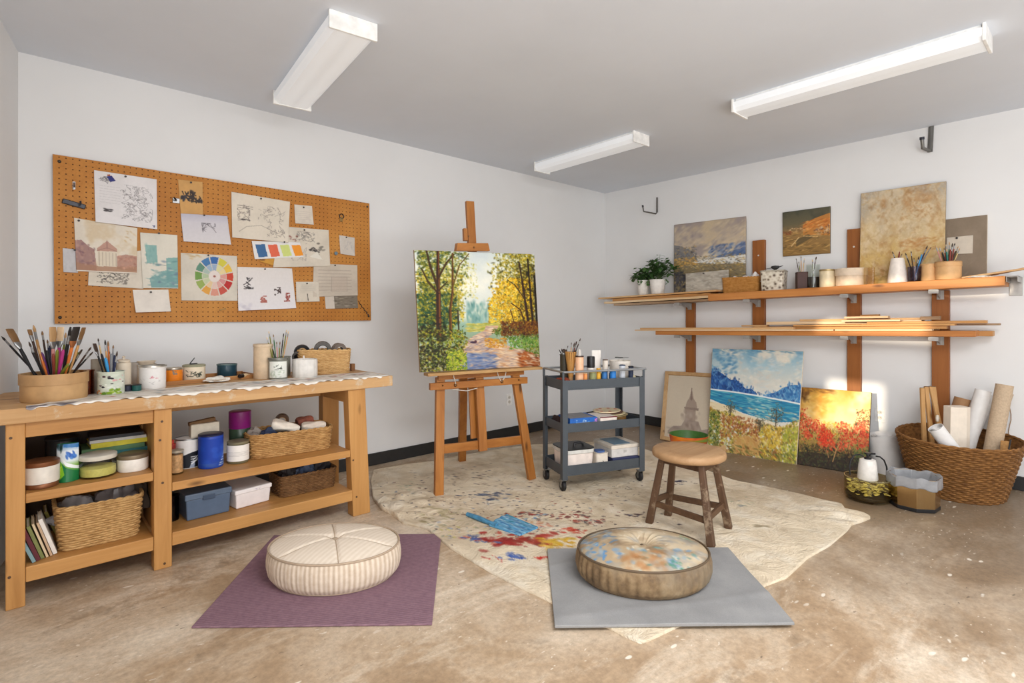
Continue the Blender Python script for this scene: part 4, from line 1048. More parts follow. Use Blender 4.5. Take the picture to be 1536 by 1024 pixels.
M_PAPER = art_mat('printed paper', .6, 60, .05)
M_PIN = plain('pin head', S(52, 46, 44), .35, .4)
def paper(label, quad, art, layer=0, pin=None, curl=.0, cat='paper', pincol=None, name='pinned_paper', curlpow=3):
    y = PY - .002 - layer * .0012
    q = [on_y(px, py, y) for px, py in quad]; c = (q[0] + q[1] + q[2] + q[3]) / 4
    t = thing(name, label, cat, c, 0, 'papers pinned to the pegboard'); ql = [p - c for p in q]
    sd = hash(label) if False else sum(map(ord, label))
    def fn(u, v):
        p = bil(ql, u, v)
        p.y -= curl * (v ** curlpow) * (.5 + u * .5 if sd % 2 else 1 - u * .5) + .0004 * math.sin(u * 7 + sd) * v
        return p
    art_grid('sheet', fn, art, M_PAPER, t, .0006)
    for k in (pin or []):
        p = on_y(k[0], k[1], y) - c
        build('pin', MB().lathe([(0, -.002), (.002, 0), (.002, .005), (.006, .006), (.006, .009), (0, .010)], seg=12).xf(Matrix.Rotation(math.pi / 2, 4, 'X')), pincol or M_PIN, t, smooth=40).location = (p.x, -.001, p.z)
    return t
def blank(w, h, col, seed, stain=.5):
    A = Art(w, h, col, seed); A.mottle(3, seed, [c * .93 for c in col], .4, .75, stain); return A

# botanical line sketch
A = blank(130, 120, (226, 222, 222), 1)
A.scrib(110, (.4, .2, .92, .88), (120, 116, 118), .0045, .5, .045); A.scrib(80, (.45, .3, .85, .8), (130, 124, 126), .004, .55, .03)
A.scrib(10, (.05, .1, .3, .25), (110, 106, 108), .007, .6, .06); A.dabs(7, (.12, .7, .25, .76), [(58, 54, 56)], (.03, .05), (.012, .02), (-.2, .3), (.7, .9)); A.lines_of_text(.08, .4, .25, .62, 7, (176, 172, 174), .005, .5)
A.poly([(.19, .09), (.27, .06), (.33, .15), (.25, .19)], (46, 52, 120)); A.poly([(.2, .05), (.25, .04), (.25, .07), (.2, .08)], (170, 90, 50)); A.dabs(4, (.9, .92, .96, .96), [(50, 60, 110)], (.015, .02), (.01, .015))
paper('large white sheet with grey botanical pencil sketch, topmost on the pegboard', [(141, 255), (235, 269), (235.5, 344), (143, 333)], A, 2, [(188, 265), (147, 331)], .012)
# watercolour of a pavilion
A = blank(130, 110, (222, 212, 196), 2, .6)
A.mottle(4, 7, (206, 184, 150), .5, .7, .7, aspect=1); A.poly([(0, .42), (.1, .4), (.2, .5), (.3, .56), (.33, 1), (0, 1)], (150, 112, 108), .85); A.poly([(.66, .66), (.8, .6), (1, .62), (1, .95), (.66, .92)], (172, 128, 112), .85)
A.poly([(.0, .82), (.4, .88), (1, .84), (1, 1), (0, 1)], (166, 124, 98), .8); A.dabs(70, (0, .45, .3, .85), [(140, 104, 104), (176, 140, 130), (120, 90, 100), (190, 150, 130)], (.02, .06), (.015, .04), (0, 3), (.3, .6), 1.5); A.dabs(60, (.66, .62, 1, .9), [(190, 140, 120), (160, 112, 100), (206, 160, 136)], (.02, .05), (.015, .03), (0, 3), (.3, .6), 1.5)
A.poly([(.34, .53), (.5, .36), (.66, .5), (.66, .56), (.34, .58)], (186, 146, 130)); A.poly([(.345, .58), (.655, .56), (.655, .87), (.345, .88)], (216, 204, 184))
for k in range(6): A.line([(.37 + k * .055, .6), (.37 + k * .055, .86)], .007, (170, 152, 134), .8)
A.line([(.5, .36), (.5, .52)], .006, (150, 110, 104)); A.line([(.34, .575), (.5, .5), (.66, .555)], .007, (150, 116, 106), .8); A.line([(0, .985), (1, .985)], .012, (232, 226, 214)); A.dabs(8, (.78, .1, .95, .35), [(196, 164, 112)], (.02, .06), (.01, .03), (0, 1), (.3, .6), 1.5)
paper('watercolour of a small columned pavilion, pinned on the pegboard', [(111, 326.5), (206, 342), (205, 410.5), (114.5, 406.5)], A, 3, [(118, 331)], .006, 'painting')
A = blank(40, 50, (196, 194, 196), 3, 1)
paper('small grey paper scrap peeking out behind the pavilion watercolour', [(94, 372), (117, 374), (117, 409), (95, 408)], A, 1, [(112, 375)], .003)
A = blank(110, 60, (218, 208, 192), 4, .6); A.scrib(60, (.15, .45, .72, .9), (120, 112, 104), .01, .6, .05); A.scrib(30, (.2, .5, .7, .8), (80, 76, 72), .008, .6, .04)
paper('cream strip with ink street sketch below the pavilion watercolour', [(134, 385), (216, 375), (215, 433), (132, 428)], A, 1, None, .004)
A = blank(80, 120, (220, 214, 200), 5, .6); A.poly([(.12, .22), (.42, .22), (.44, .52), (.15, .55)], (126, 170, 166), .9); A.poly([(.68, .44), (1, .42), (1, .97), (.68, .97)], (122, 166, 162), .9); A.poly([(.2, .82), (.45, .7), (.7, .66), (1, .7), (1, .98), (.24, .98)], (112, 156, 156), .9)
A.dabs(50, (.15, .5, 1, .95), [(96, 140, 142), (140, 178, 172), (206, 208, 198), (110, 130, 150)], (.04, .14), (.012, .03), (-.2, .2), (.3, .7), 1.6); A.dabs(20, (.1, .22, .45, .55), [(150, 186, 178), (110, 158, 156)], (.03, .08), (.02, .05), (1.2, 1.8), (.3, .6), 1.6); A.line([(.1, .54), (.7, .58)], .008, (130, 140, 140), .6)
paper('tall sheet with teal watercolour blocks beside the pavilion painting', [(210, 348.5), (266, 352.5), (267, 432.5), (214, 432)], A, 4, [(238, 350)], .004, 'painting')
A = blank(60, 40, (228, 220, 210), 6, .6)
paper('blank white note curling at its lower edge, lowest on the pegboard', [(199, 434.6), (252.5, 434), (256, 467), (203, 468.5)], A, 2, [(226, 438)], .02)
A = blank(50, 70, (206, 158, 96), 7, .6); A.scrib(14, (.15, .35, .9, .65), (54, 46, 44), .03, .8, .12); A.line([(.1, .55), (.3, .45), (.55, .5), (.85, .62)], .03, (60, 52, 50)); A.dabs(5, (.08, .45, .3, .6), [(58, 54, 60)], (.08, .12), (.05, .07), (0, 3), (.8, 1)); A.dabs(3, (.45, .3, .6, .42), [(60, 50, 46)], (.06, .08), (.05, .06)); A.dabs(3, (.8, .55, .95, .65), [(60, 54, 56)], (.06, .09), (.05, .06))
paper('tan card with dark branching ink figure near top of pegboard', [(267, 269), (304, 273), (304.5, 322), (271, 320)], A, 1, [(286, 274)], .003)
A = blank(90, 56, (202, 198, 206), 8, .8); A.vgrad([(0, (186, 182, 196)), (.3, (206, 202, 208)), (1, (214, 210, 212))]); A.scrib(9, (.42, .3, .7, .6), (110, 106, 112), .012, .6, .1); A.line([(.42, .62), (.5, .36), (.58, .3), (.7, .6)], .012, (120, 114, 120), .7)
paper('lavender grey sheet with a faint arch sketch below the tan card', [(271, 320), (341, 324), (346, 367), (275, 362)], A, 3, [(306, 323)], .012)
# colour wheel
A = blank(120, 104, (214, 206, 192), 9, .7)
wcx, wcy, asp = .58, .47, 86 / 70.0
cols = [(58, 104, 168), (206, 196, 70), (226, 186, 70), (200, 70, 50), (184, 44, 44), (196, 84, 70), (216, 150, 130), (220, 160, 70), (150, 170, 90), (112, 150, 74), (96, 140, 120), (70, 120, 170)]
dx = (A.X - wcx) * asp; dy = A.Y - wcy; rr_ = np.hypot(dx, dy); an = (np.degrees(np.arctan2(dx, -dy)) + 15) % 360
for k, c in enumerate(cols):
    seg_ = ((an > k * 30 + 2) & (an < k * 30 + 28)); A.lay(c, (seg_ & (rr_ > .27) & (rr_ < .42)).astype(float)); A.lay([q * .5 + 115 for q in c], (seg_ & (rr_ > .13) & (rr_ < .26)).astype(float) * .9)
A.lay((224, 212, 206), (rr_ < .12).astype(float)); A.dab(wcx, wcy, .03, .03, 0, (150, 90, 80)); A.dabs(6, (.1, .03, .35, .12), [(190, 160, 110)], (.04, .1), (.01, .03), (-.2, .2), (.4, .7), 1.5)
paper('sheet with a painted twelve-segment colour wheel on the pegboard', [(271, 379), (355.5, 384), (356, 451), (272, 450.5)], A, 1, [(312, 383)], .004, 'painting')
A = blank(120, 100, (222, 212, 196), 10); A.scrib(30, (.1, .25, .3, .6), (120, 110, 104), .006, .5, .06); A.scrib(40, (.6, .2, .92, .9), (126, 116, 110), .006, .5, .06); A.line([(.12, .85), (.25, .72), (.5, .66), (.75, .78)], .007, (130, 120, 112), .6); A.lines_of_text(.1, .35, .25, .34, 2, (90, 84, 82), .008, .6); A.dabs(3, (.17, .56, .28, .58), [(60, 54, 52)], (.05, .06), (.012, .016), (0, .1), (.8, 1)); A.scrib(12, (.45, .2, .62, .55), (150, 140, 132), .006, .5, .06)
paper('large cream sheet with pencil architectural sketch, near the pegboard top edge', [(347, 287.5), (435, 302.5), (432, 364), (348, 356)], A, 4, [(391, 298)], .01)
A = blank(50, 50, (216, 206, 192), 11, .8); A.lines_of_text(.15, .85, .3, .8, 5, (180, 170, 166), .014, .5)
paper('small faded note right of the big pencil sketch', [(441.5, 306.5), (468, 309), (470.5, 337), (442.5, 335)], A, 2, [(455, 311)], .006)
A = blank(120, 84, (216, 206, 190), 12, .8); A.scrib(30, (.35, .1, .7, .35), (130, 124, 118), .008, .5, .07); A.dabs(8, (.18, .22, .36, .34), [(150, 90, 80), (120, 76, 70)], (.02, .04), (.015, .03), (0, 3), (.5, .8)); A.dabs(14, (.62, .5, .8, .7), [(44, 40, 42), (90, 84, 80)], (.02, .06), (.015, .03), (0, 3), (.7, .9)); A.dabs(9, (.76, .38, .88, .56), [(128, 122, 112)], (.03, .06), (.02, .05), (0, 3), (.7, .9)); A.poly([(.62, .74), (.75, .6), (.86, .82)], (226, 220, 208)); A.scrib(16, (.3, .4, .55, .85), (160, 152, 146), .008, .5, .08)
paper('cream sheet with black ink bird sketch behind the colour swatch strip', [(420, 339), (493, 345), (495, 399), (409, 401)], A, 2, [(456, 345)], .008)
A = Art(110, 40, (226, 224, 222), 13)
for k, c in enumerate(((62, 104, 150), (222, 104, 76), (206, 216, 128), (236, 150, 44))): A.poly([(.06 + k * .245, .2), (.25 + k * .245, .18), (.265 + k * .245, .88), (.085 + k * .245, .9)], c)
paper('white strip with four colour swatches: blue, coral, lime, orange', [(377.5, 361), (450, 363.5), (455.5, 385.5), (382, 388.5)], A, 5, [(426, 363)], .002, 'swatch card')
A = blank(30, 22, (206, 150, 60), 14, .8); A.dabs(6, (0, .1, .35, .9), [(120, 76, 40)], (.1, .2), (.1, .2)); 
paper('orange paper scrap poking out below the colour swatch strip', [(389, 384), (412, 384), (416, 400), (390, 392)], A, 3, None, .002)
A = blank(120, 96, (228, 222, 222), 15, .5); A.vgrad([(0, (222, 216, 212)), (1, (230, 226, 228))]); A.scrib(6, (.08, .25, .26, .5), (60, 56, 58), .012, .8, .09); A.scrib(5, (.64, .48, .74, .66), (70, 54, 52), .014, .8, .07); A.scrib(6, (.35, .68, .48, .82), (172, 96, 84), .014, .8, .07); A.scrib(6, (.8, .62, .9, .82), (150, 70, 60), .014, .8, .07); A.dabs(5, (0, .85, .2, 1), [(190, 184, 196)], (.05, .1), (.03, .06), (0, 3), (.4, .6), 1.5)
paper('white sheet with tiny black and red ink marks, bottom middle of pegboard', [(356, 400), (438, 402.5), (444, 462), (357, 466)], A, 4, [(397, 403.5)], .01)
A = blank(50, 44, (216, 206, 190), 16, .8); A.line([(.48, .6), (.5, .92)], .02, (70, 62, 56)); A.lines_of_text(.2, .8, .2, .5, 3, (190, 182, 172), .014, .5)
paper('small cream note with one short ink stroke, below the orange swatch', [(444, 422.5), (478, 422.5), (479, 452), (444.5, 453)], A, 5, [(460, 425)], .006)
A = blank(40, 46, (206, 198, 188), 17, .8); A.scrib(5, (.2, .3, .8, .7), (170, 166, 164), .02, .5, .2)
paper('small grey note at the far right of the pegboard', [(508.7, 352.5), (532, 356.5), (532, 384), (510.5, 380.5)], A, 2, [(519, 356)], .005)
A = blank(90, 66, (204, 192, 176), 18, .9); A.lines_of_text(.12, .85, .15, .85, 7, (168, 154, 142), .018, .5); A.poly([(.4, .4), (.75, .4), (.75, .85), (.4, .85)], (188, 172, 158), .5); A.line([(.4, .4), (.75, .4), (.75, .85), (.4, .85), (.4, .4)], .008, (160, 148, 138), .6)
paper('faded map-like grey sheet on right side of the pegboard', [(470.5, 395), (536, 397.5), (536.5, 443), (469, 445)], A, 3, [(502, 398)], .005)
A = blank(80, 32, (128, 118, 104), 19, .9); A.poly([(0, 0), (.27, 0), (.27, 1), (0, 1)], (206, 196, 184)); A.dabs(40, (.3, .1, 1, .9), [(86, 78, 68), (160, 150, 134), (112, 102, 90), (190, 180, 164)], (.04, .12), (.02, .06), (-.3, .3), (.4, .7), 1.5)
paper('narrow grey photograph strip at lower corner of the pegboard', [(487, 443.5), (536, 442.5), (537, 462), (488.5, 463)], A, 2, None, .003, 'photograph')

# hooks and clips on the pegboard
def wl(px, py): return on_y(px, py, PY - .001)
p = wl(110, 306); t = thing('peg_hook', 'dark metal tool clip on left side of the pegboard', 'hook', p)
build('plate', MB().beam((-.05, -.008, .012), (.055, -.008, -.012), .028, .012, (0, 0, 1)), plain('dark metal', S(58, 58, 62), .35, .6), t, bevel=.004)
build('prong', MB().tube([(.03, -.012, 0), (.03, -.05, -.005), (.03, -.055, .015)], .004, 8), plain('dark metal', S(58, 58, 62), .35, .6), t)
p = wl(111, 279); t = thing('peg_hook', 'tiny silver peg hook left of the botanical sketch', 'hook', p)
build('prong', MB().tube([(0, 0, .02), (0, -.015, .01), (0, -.035, -.01), (0, -.03, .012)], .004, 8), M_STEEL, t, smooth=60); build('plate', MB().box(-.006, .006, -.004, 0, -.02, .025), M_STEEL, t)
p = wl(264, 301); t = thing('peg_hook', 'grey metal peg bracket beside the tan card', 'hook', p)
build('plate', MB().box(-.02, .02, -.006, 0, -.016, .016), M_STEEL, t, bevel=.002); build('prong', MB().tube([(.0, -.004, 0), (-.006, -.03, .002), (-.018, -.04, .012)], .005, 8), plain('dark metal', S(58, 58, 62), .35, .6), t)
p = wl(512, 327); t = thing('key_ring', 'small metal key ring trinket high on the pegboard right', 'trinket', p)
build('ring', MB().tube([(.018 * math.cos(a / 16 * 6.2832), -.005, .014 + .018 * math.sin(a / 16 * 6.2832)) for a in range(16)], .0035, 6, closed=True), plain('dark metal', S(58, 58, 62), .35, .6), t, smooth=60)
build('tag', MB().beam((.0, -.005, .006), (-.006, -.006, -.03), .024, .005, (1, 0, 0)), plain('brass', S(150, 118, 70), .4, .7), t, bevel=.002)
p = wl(502.5, 380); t = thing('push_pin', 'blue-grey push pin beside the bird sketch', 'push pin', p)
build('head', MB().lathe([(0, 0), (.006, 0), (.007, .012), (.013, .016), (.013, .022), (0, .024)], seg=16).xf(Matrix.Rotation(math.pi / 2, 4, 'X')), plain('blue grey plastic', S(100, 122, 134), .4), t, smooth=50)
p0, p1 = wl(537, 452), wl(553, 474); c = (p0 + p1) / 2
tag(build('twisted_wire', MB().tube([(p0 - c) + (p1 - p0) * (k / 14) + Vector((.004 * math.sin(k * 2), -.006 - .004 * math.cos(k * 2), .004 * math.cos(k * 2))) for k in range(15)], .003, 6), plain('dark metal', S(58, 58, 62), .35, .6), None, smooth=60), 'bit of twisted dark wire at lower right corner of the pegboard', 'wire').location = c
p = wl(334, 464); t = thing('peg_hook', 'small dull peg clip below the colour wheel sheet', 'hook', p); build('plate', MB().beam((-.02, -.004, -.004), (.02, -.004, .006), .008, .006, (0, 0, 1)), plain('brass', S(150, 118, 70), .4, .7), t, bevel=.001)
# wall outlets
def outlet(label, c, nrm, right):
    t = thing('wall_outlet', label, 'outlet', c)
    q = Matrix((( right.x, 0, nrm.x), (right.y, 0, nrm.y), (0, 1, 0))).to_4x4()
    build('cover_plate', MB().box(-.036, .036, -.058, .058, 0, .005).xf(q), M_WHITE, t, bevel=.002)
    for s in (-1, 1):
        k = MB().lathe([(0, .004), (.016, .004), (.016, .0075), (0, .0075)], (0, s * .022, 0), 20).xf(q); f = build('socket', k, plain('socket face', S(206, 200, 190), .5), t)
        build('slots', MB().box(-.007, -.0045, s * .022 - .003, s * .022 + .006, .0072, .0082).box(.0045, .007, s * .022 - .003, s * .022 + .006, .0072, .0082).xf(q), M_BLACKP, f)
outlet('white power outlet on the back wall behind the easel leg', on_y(763.5, 599, WA), Vector((0, -1, 0)), Vector((1, 0, 0)))
outlet('white power outlet on the shelf wall above the white paper roll', on_x(1320, 622, WB), Vector((-1, 0, 0)), Vector((0, -1, 0)))

# ================================================================== EASEL
EA = {k: wood('easel wood ' + k, S(130, 76, 28), S(162, 102, 44), S(182, 122, 60), k, .42) for k in 'xz'}
lf, rf_, bf = on_z(658, 744, .008), on_z(797.5, 718.5, .008), on_z(693, 691, .006)
ex = (rf_ - lf).normalized(); en = Vector((-ex.y, ex.x, 0))     # across, and away from the viewer
TILT = math.radians(5.2); eu = Vector((en.x * math.sin(TILT), en.y * math.sin(TILT), math.cos(TILT)))
ec = (lf + rf_) / 2
t = thing('easel', 'tall brown wooden studio easel standing on the drop cloth', 'easel', ec)
def E(a, z, b=0.0):
    """a across, z up the leaning front plane, b behind it"""
    return ex * a + eu * (z / math.cos(TILT)) + en * b
def fromfoot(px, py, b=0.0):
    """pixel on the leaning front plane -> (across, height)"""
    n = ex.cross(eu).normalized(); o = ec + en * b; r = ray(px, py); k = (o - CAM).dot(n) / r.dot(n); p = CAM + r * k - o
    return p.dot(ex), p.z
def bar(p0, p1, w, th, nm, axis='z', side=None):
    return build(nm, MB().beam(p0, p1, w, th, side or ex), EA[axis], t, bevel=.003)
aL, aR = (lf - ec).dot(ex), (rf_ - ec).dot(ex)
zt = .80
a0 = fromfoot(660, 566)[0]; a1 = fromfoot(772, 560)[0]
bar(E(aL, 0), E(a0, zt), .062, .035, 'leg'); bar(E(aR, 0), E(a1, zt), .062, .035, 'leg')
# rear leg hinged at the top of the centre mast
rr0 = E(fromfoot(704, 560)[0], .84, .10)
bar(bf - ec, rr0, .06, .04, 'rear_leg')
bar(E(fromfoot(712, 575)[0], .77, .055), E(fromfoot(716, 660)[0], .34, .055), .05, .018, 'brace')
# centre mast
m0, m1 = fromfoot(724.5, 676), fromfoot(704.5, 302)
bar(E(m0[0], m0[1], -.036), E(m1[0], m1[1], -.036 + .0), .062, .03, 'mast') if False else None
bar(E(m0[0], m0[1], .003), E(m1[0], m1[1], .003), .064, .03, 'mast')
s0, s1 = fromfoot(667, 674), fromfoot(784, 660)
bar(E(s0[0], s0[1], .020), E(s1[0], s1[1], .020), .062, .022, 'stretcher', 'x', (0, 0, 1))
r0, r1 = fromfoot(641.5, 579), fromfoot(786.5, 569)
bar(E(r0[0], r0[1], -.034), E(r1[0], r1[1], -.034), .048, .03, 'crossbar', 'x', (0, 0, 1))
for px, py in ((664, 578), (683, 577.5), (752.5, 572), (778, 569.5)):
    a, z = fromfoot(px, py, -.05); s = .012 if px in (683, 752.5) else .006
    k = MB().lathe([(0, 0), (s, 0), (s * .8, .008), (s * .3, .012), (0, .012)], seg=14).xf((-(en)).to_track_quat('Z', 'Y').to_matrix().to_4x4()); o = build('bolt', k, plain('old brass bolt', S(120, 84, 50), .4, .6), t, smooth=40); o.location = E(a, z, -.050)
# canvas tray and top clamp
y0, y1 = fromfoot(640, 562, -.06), fromfoot(811, 551.5, -.06)
build('canvas_tray', MB().beam(E(y0[0], y0[1], -.045), E(y1[0], y1[1], -.045), .02, .085, (0, 0, 1)), wood('easel tray', S(150, 112, 66), S(180, 140, 90), S(200, 160, 108), 'x'), t, bevel=.002)
y0, y1 = fromfoot(655, 566, .0), fromfoot(783, 558, .0)
build('tray_support', MB().beam(E(y0[0], y0[1], -.022), E(y1[0], y1[1], -.022), .03, .02, (0, 0, 1)), EA['x'], t, bevel=.002)
c0, c1 = fromfoot(683.5, 371, -.04), fromfoot(734, 371.5, -.04)
v_ = [E(c0[0] + .012, c0[1] + .033, -.05), E(c1[0] - .012, c1[1] + .033, -.05), E(c1[0], c1[1] - .024, -.05), E(c0[0], c0[1] - .024, -.05)]
v_ += [p + en * .045 for p in v_]
build('top_clamp', MB().add(v_, [(0, 1, 2, 3), (7, 6, 5, 4), (0, 4, 5, 1), (1, 5, 6, 2), (2, 6, 7, 3), (3, 7, 4, 0)]), EA['x'], t, bevel=.003)
a, z = fromfoot(698, 357, -.02); build('clamp_block', MB().beam(E(a, z - .02, -.018), E(a, z + .07, -.018), .03, .03, ex), EA['z'], t, bevel=.003)
for px, py in ((706, 353), (711, 371)):
    a, z = fromfoot(px, py, -.05); o = build('bolt', MB().lathe([(0, 0), (.008, 0), (.006, .006), (0, .007)], seg=12).xf((-en).to_track_quat('Z', 'Y').to_matrix().to_4x4()), plain('old brass bolt', S(120, 84, 50), .4, .6), t); o.location = E(a, z, -.051 if py > 360 else -.013)
# strings and clip straps under the tray
mb = MB()
for pts in (((684, 577), (681, 566), (680, 561)), ((752, 572), (748, 565), (746, 558)), ((752.5, 572), (757, 566), (759, 558)), ((678, 584), (700, 586), (716, 582))):
    mb.tube([E(*fromfoot(px, py, -.056), -.056) for px, py in pts], .003, 6)
build('strap', mb, plain('pale strap', S(206, 198, 186), .5), t, smooth=60)

# the forest road painting
def forest():
    A = Art(300, 300, (220, 220, 200), 21); r = A.r; A.kn, A.kl, A.kh = 2.6, .72, .72
    A.vgrad([(0, (206, 212, 206)), (.3, (232, 230, 216)), (.55, (214, 216, 196)), (.62, (150, 176, 160)), (1, (150, 140, 96))])
    A.mottle(4, 3, (190, 200, 206), .5, .7, .5)
    A.dabs(90, (.38, .44, .66, .61), [(134, 166, 160), (110, 150, 148), (150, 180, 170), (90, 136, 132), (166, 192, 176)], (.03, .07), (.012, .03), (1.2, 1.9), (.3, .7), 1.5)
    # left mass
    def L1(r): 
        y = r.uniform(0, .72); x = r.triangular(0, .46, .05) ; 
        return (x, y) if x < .46 - .25 * abs(y - .1) + r.uniform(-.06, .04) else None
    A.dabs(900, L1, [(70, 84, 30), (98, 110, 38), (136, 140, 52), (54, 74, 40), (160, 150, 60), (38, 58, 40), (190, 176, 80)], (.012, .03), (.008, .018), (0, 3.1), (.6, .95), 1.8)
    A.dabs(300, (0, .36, .3, .62), [(38, 72, 64), (54, 92, 76), (28, 52, 46), (74, 110, 80), (66, 84, 40)], (.015, .04), (.01, .02), (0, 3.1), (.5, .9), 1.8)
    A.dabs(160, (.16, .1, .48, .4), [(206, 196, 110), (226, 214, 140), (190, 182, 90), (170, 170, 84)], (.008, .018), (.006, .012), (0, 3.1), (.5, .9), 2)
    A.dabs(240, (0, .2, .36, .6), [(196, 164, 36), (214, 184, 52), (160, 140, 40), (120, 124, 44)], (.01, .022), (.007, .014), (0, 3.1), (.5, .9), 2)
    # right mass
    def R1(r):
        y = r.uniform(0, .7); x = r.triangular(.54, 1, .95); lim = .58 + .08 * math.cos(y * 9) - .10 * max(0, (y - .2)) * (1 if y < .5 else .3)
        return (x, y) if x > lim + r.uniform(-.05, .05) else None
    A.dabs(1000, R1, [(120, 120, 40), (150, 140, 48), (96, 92, 34), (180, 160, 60), (74, 72, 34), (206, 180, 70)], (.012, .03), (.008, .018), (0, 3.1), (.6, .95), 1.8)
    def R2(r):
        y = r.uniform(.22, .62); x = r.uniform(.56, .96); return (x, y) if x > .7 - .5 * (y - .2) + r.uniform(-.05, .04) else None
    A.dabs(620, R2, [(226, 184, 40), (214, 164, 28), (236, 204, 84), (190, 140, 30), (170, 128, 36), (240, 214, 120)], (.012, .028), (.008, .016), (0, 3.1), (.6, .95), 2)
    A.dabs(220, (.82, .1, 1, .75), [(64, 58, 30), (86, 76, 36), (44, 44, 28), (120, 104, 44)], (.012, .03), (.01, .02), (0, 3.1), (.5, .9), 1.8)
    A.blur(2)
    A.dabs(130, L1, [(150, 150, 60), (110, 120, 46), (200, 186, 90), (60, 80, 44)], (.010, .022), (.006, .012), (0, 3.1), (.6, .95), 2.4); A.dabs(150, R2, [(240, 210, 90), (226, 190, 60), (200, 160, 50)], (.010, .02), (.006, .012), (0, 3.1), (.6, .95), 2.4); A.dabs(90, R1, [(170, 156, 60), (110, 104, 40)], (.010, .022), (.006, .012), (0, 3.1), (.6, .9), 2.4)
    # trunks
    def trunk(pts, w0, w1, c, hl=None):
        n = len(pts) - 1
        for i in range(n):
            w_ = w0 + (w1 - w0) * i / n; A.line([pts[i], pts[i + 1]], w_, c, .95)
            if hl: A.line([(pts[i][0] + w_ * .4, pts[i][1]), (pts[i + 1][0] + w_ * .4, pts[i + 1][1])], w_ * .35, hl, .7)
    trunk([(.155, .74), (.158, .55), (.165, .35), (.172, .15), (.178, 0)], .026, .010, (72, 46, 30), (150, 104, 60))
    trunk([(.16, .3), (.11, .12), (.09, 0)], .012, .006, (80, 60, 34)); trunk([(.165, .24), (.24, .1), (.3, .03)], .010, .005, (84, 62, 34)); trunk([(.15, .34), (.09, .26), (.05, .16)], .010, .005, (84, 66, 36)); trunk([(.165, .34), (.21, .29), (.24, .26)], .007, .004, (84, 66, 36))
    trunk([(.245, .72), (.25, .5), (.275, .35), (.285, .15), (.29, .02)], .014, .006, (92, 66, 38), (160, 120, 66)); trunk([(.28, .3), (.34, .12), (.42, .02)], .007, .004, (112, 92, 50)); trunk([(.31, .66), (.31, .5)], .007, .005, (70, 60, 40))
    trunk([(.91, .66), (.89, .45), (.87, .25), (.85, .08)], .014, .006, (70, 50, 28)); trunk([(.95, .72), (.94, .4), (.93, .05)], .013, .006, (58, 44, 26)); trunk([(.88, .64), (.84, .5), (.76, .44)], .008, .004, (86, 62, 30)); trunk([(.88, .4), (.8, .28), (.74, .24)], .006, .003, (90, 68, 34)); trunk([(.985, .7), (.985, .2)], .012, .008, (48, 38, 24)); trunk([(.78, .62), (.75, .5)], .006, .004, (100, 70, 34))
    # ground
    A.dabs(160, (.38, .61, .66, .68), [(186, 176, 96), (200, 190, 120), (150, 160, 84)], (.02, .05), (.006, .012), (-.1, .1), (.5, .9), 1.8)
    road = [(.53, .635), (.64, .635), (.62, .68), (.55, .73), (.62, .78), (.85, .85), (1, .90), (1, 1), (.28, 1), (.34, .9), (.33, .8), (.4, .73), (.52, .67)]
    A.poly(road, (196, 172, 150))
    m = A.inside(road)
    b0 = A.a.copy()
    A.dabs(360, (.28, .64, 1, 1), [(206, 184, 160), (180, 150, 130), (222, 198, 166), (150, 136, 140), (196, 150, 110), (226, 206, 180)], (.03, .08), (.006, .014), (-.25, .3), (.5, .9), 1.8)
    A.dabs(110, (.32, .86, .6, 1), [(104, 124, 160), (128, 140, 166), (84, 104, 146), (150, 156, 170)], (.03, .07), (.008, .02), (-.2, .3), (.5, .9), 1.6)
    A.dabs(50, (.36, .72, .6, .84), [(140, 134, 150), (120, 112, 120), (160, 150, 150)], (.02, .05), (.006, .012), (-.5, .1), (.5, .8), 1.6)
    A.dabs(60, (.8, .86, 1, 1), [(150, 84, 44), (176, 106, 56), (120, 66, 40)], (.02, .06), (.008, .016), (0, .4), (.5, .9), 1.6)
    A.blur(1); A.a = np.where(m[..., None] > .5, A.a, b0)
    A.dab(.42, .77, .03, .012, .1, (80, 64, 84)); A.dab(.44, .765, .015, .016, 0, (96, 70, 80))
    def G1(r):
        y = r.uniform(.66, 1); x = r.uniform(0, .44); return (x, y) if x < .40 - .08 * (y - .66) / .34 + r.uniform(-.03, .02) and not (y < .72 and x > .36) else None
    A.dabs(480, G1, [(96, 112, 34), (130, 140, 44), (64, 78, 30), (160, 160, 60), (50, 54, 26), (190, 180, 70), (110, 84, 30)], (.012, .03), (.008, .018), (0, 3.1), (.6, .95), 1.8)
    A.dabs(120, (0, .6, .22, 1), [(52, 50, 24), (70, 60, 28), (40, 48, 26)], (.015, .035), (.012, .02), (0, 3.1), (.5, .8), 1.8)
    A.dabs(130, (.2, .84, .36, 1), [(160, 170, 60), (190, 190, 80), (110, 140, 50)], (.01, .022), (.008, .014), (0, 3.1), (.6, .9), 2)
    def G2(r):
        x = r.uniform(.58, 1); y = r.uniform(.66, .92); e = .70 + .22 * (x - .58) / .42; return (x, y) if y < e + r.uniform(-.03, .02) and y > .66 else None
    A.dabs(320, G2, [(120, 140, 50), (90, 116, 48), (160, 160, 70), (70, 90, 44), (110, 90, 40)], (.012, .03), (.008, .016), (0, 3.1), (.6, .95), 1.8)
    A.dabs(200, (.66, .6, 1, .72), [(110, 70, 34), (134, 90, 40), (84, 54, 30), (150, 110, 46)], (.014, .03), (.01, .018), (0, 3.1), (.6, .95), 1.8)
    A.dabs(60, (.52, .74, .7, .82), [(196, 140, 50), (214, 170, 70), (170, 120, 50)], (.012, .028), (.008, .014), (-.2, .6), (.6, .9), 1.8)
    A.dabs(80, (.72, .74, .98, .84), [(110, 150, 70), (90, 130, 60), (140, 170, 90)], (.012, .026), (.008, .014), (0, 3), (.6, .9), 1.8)
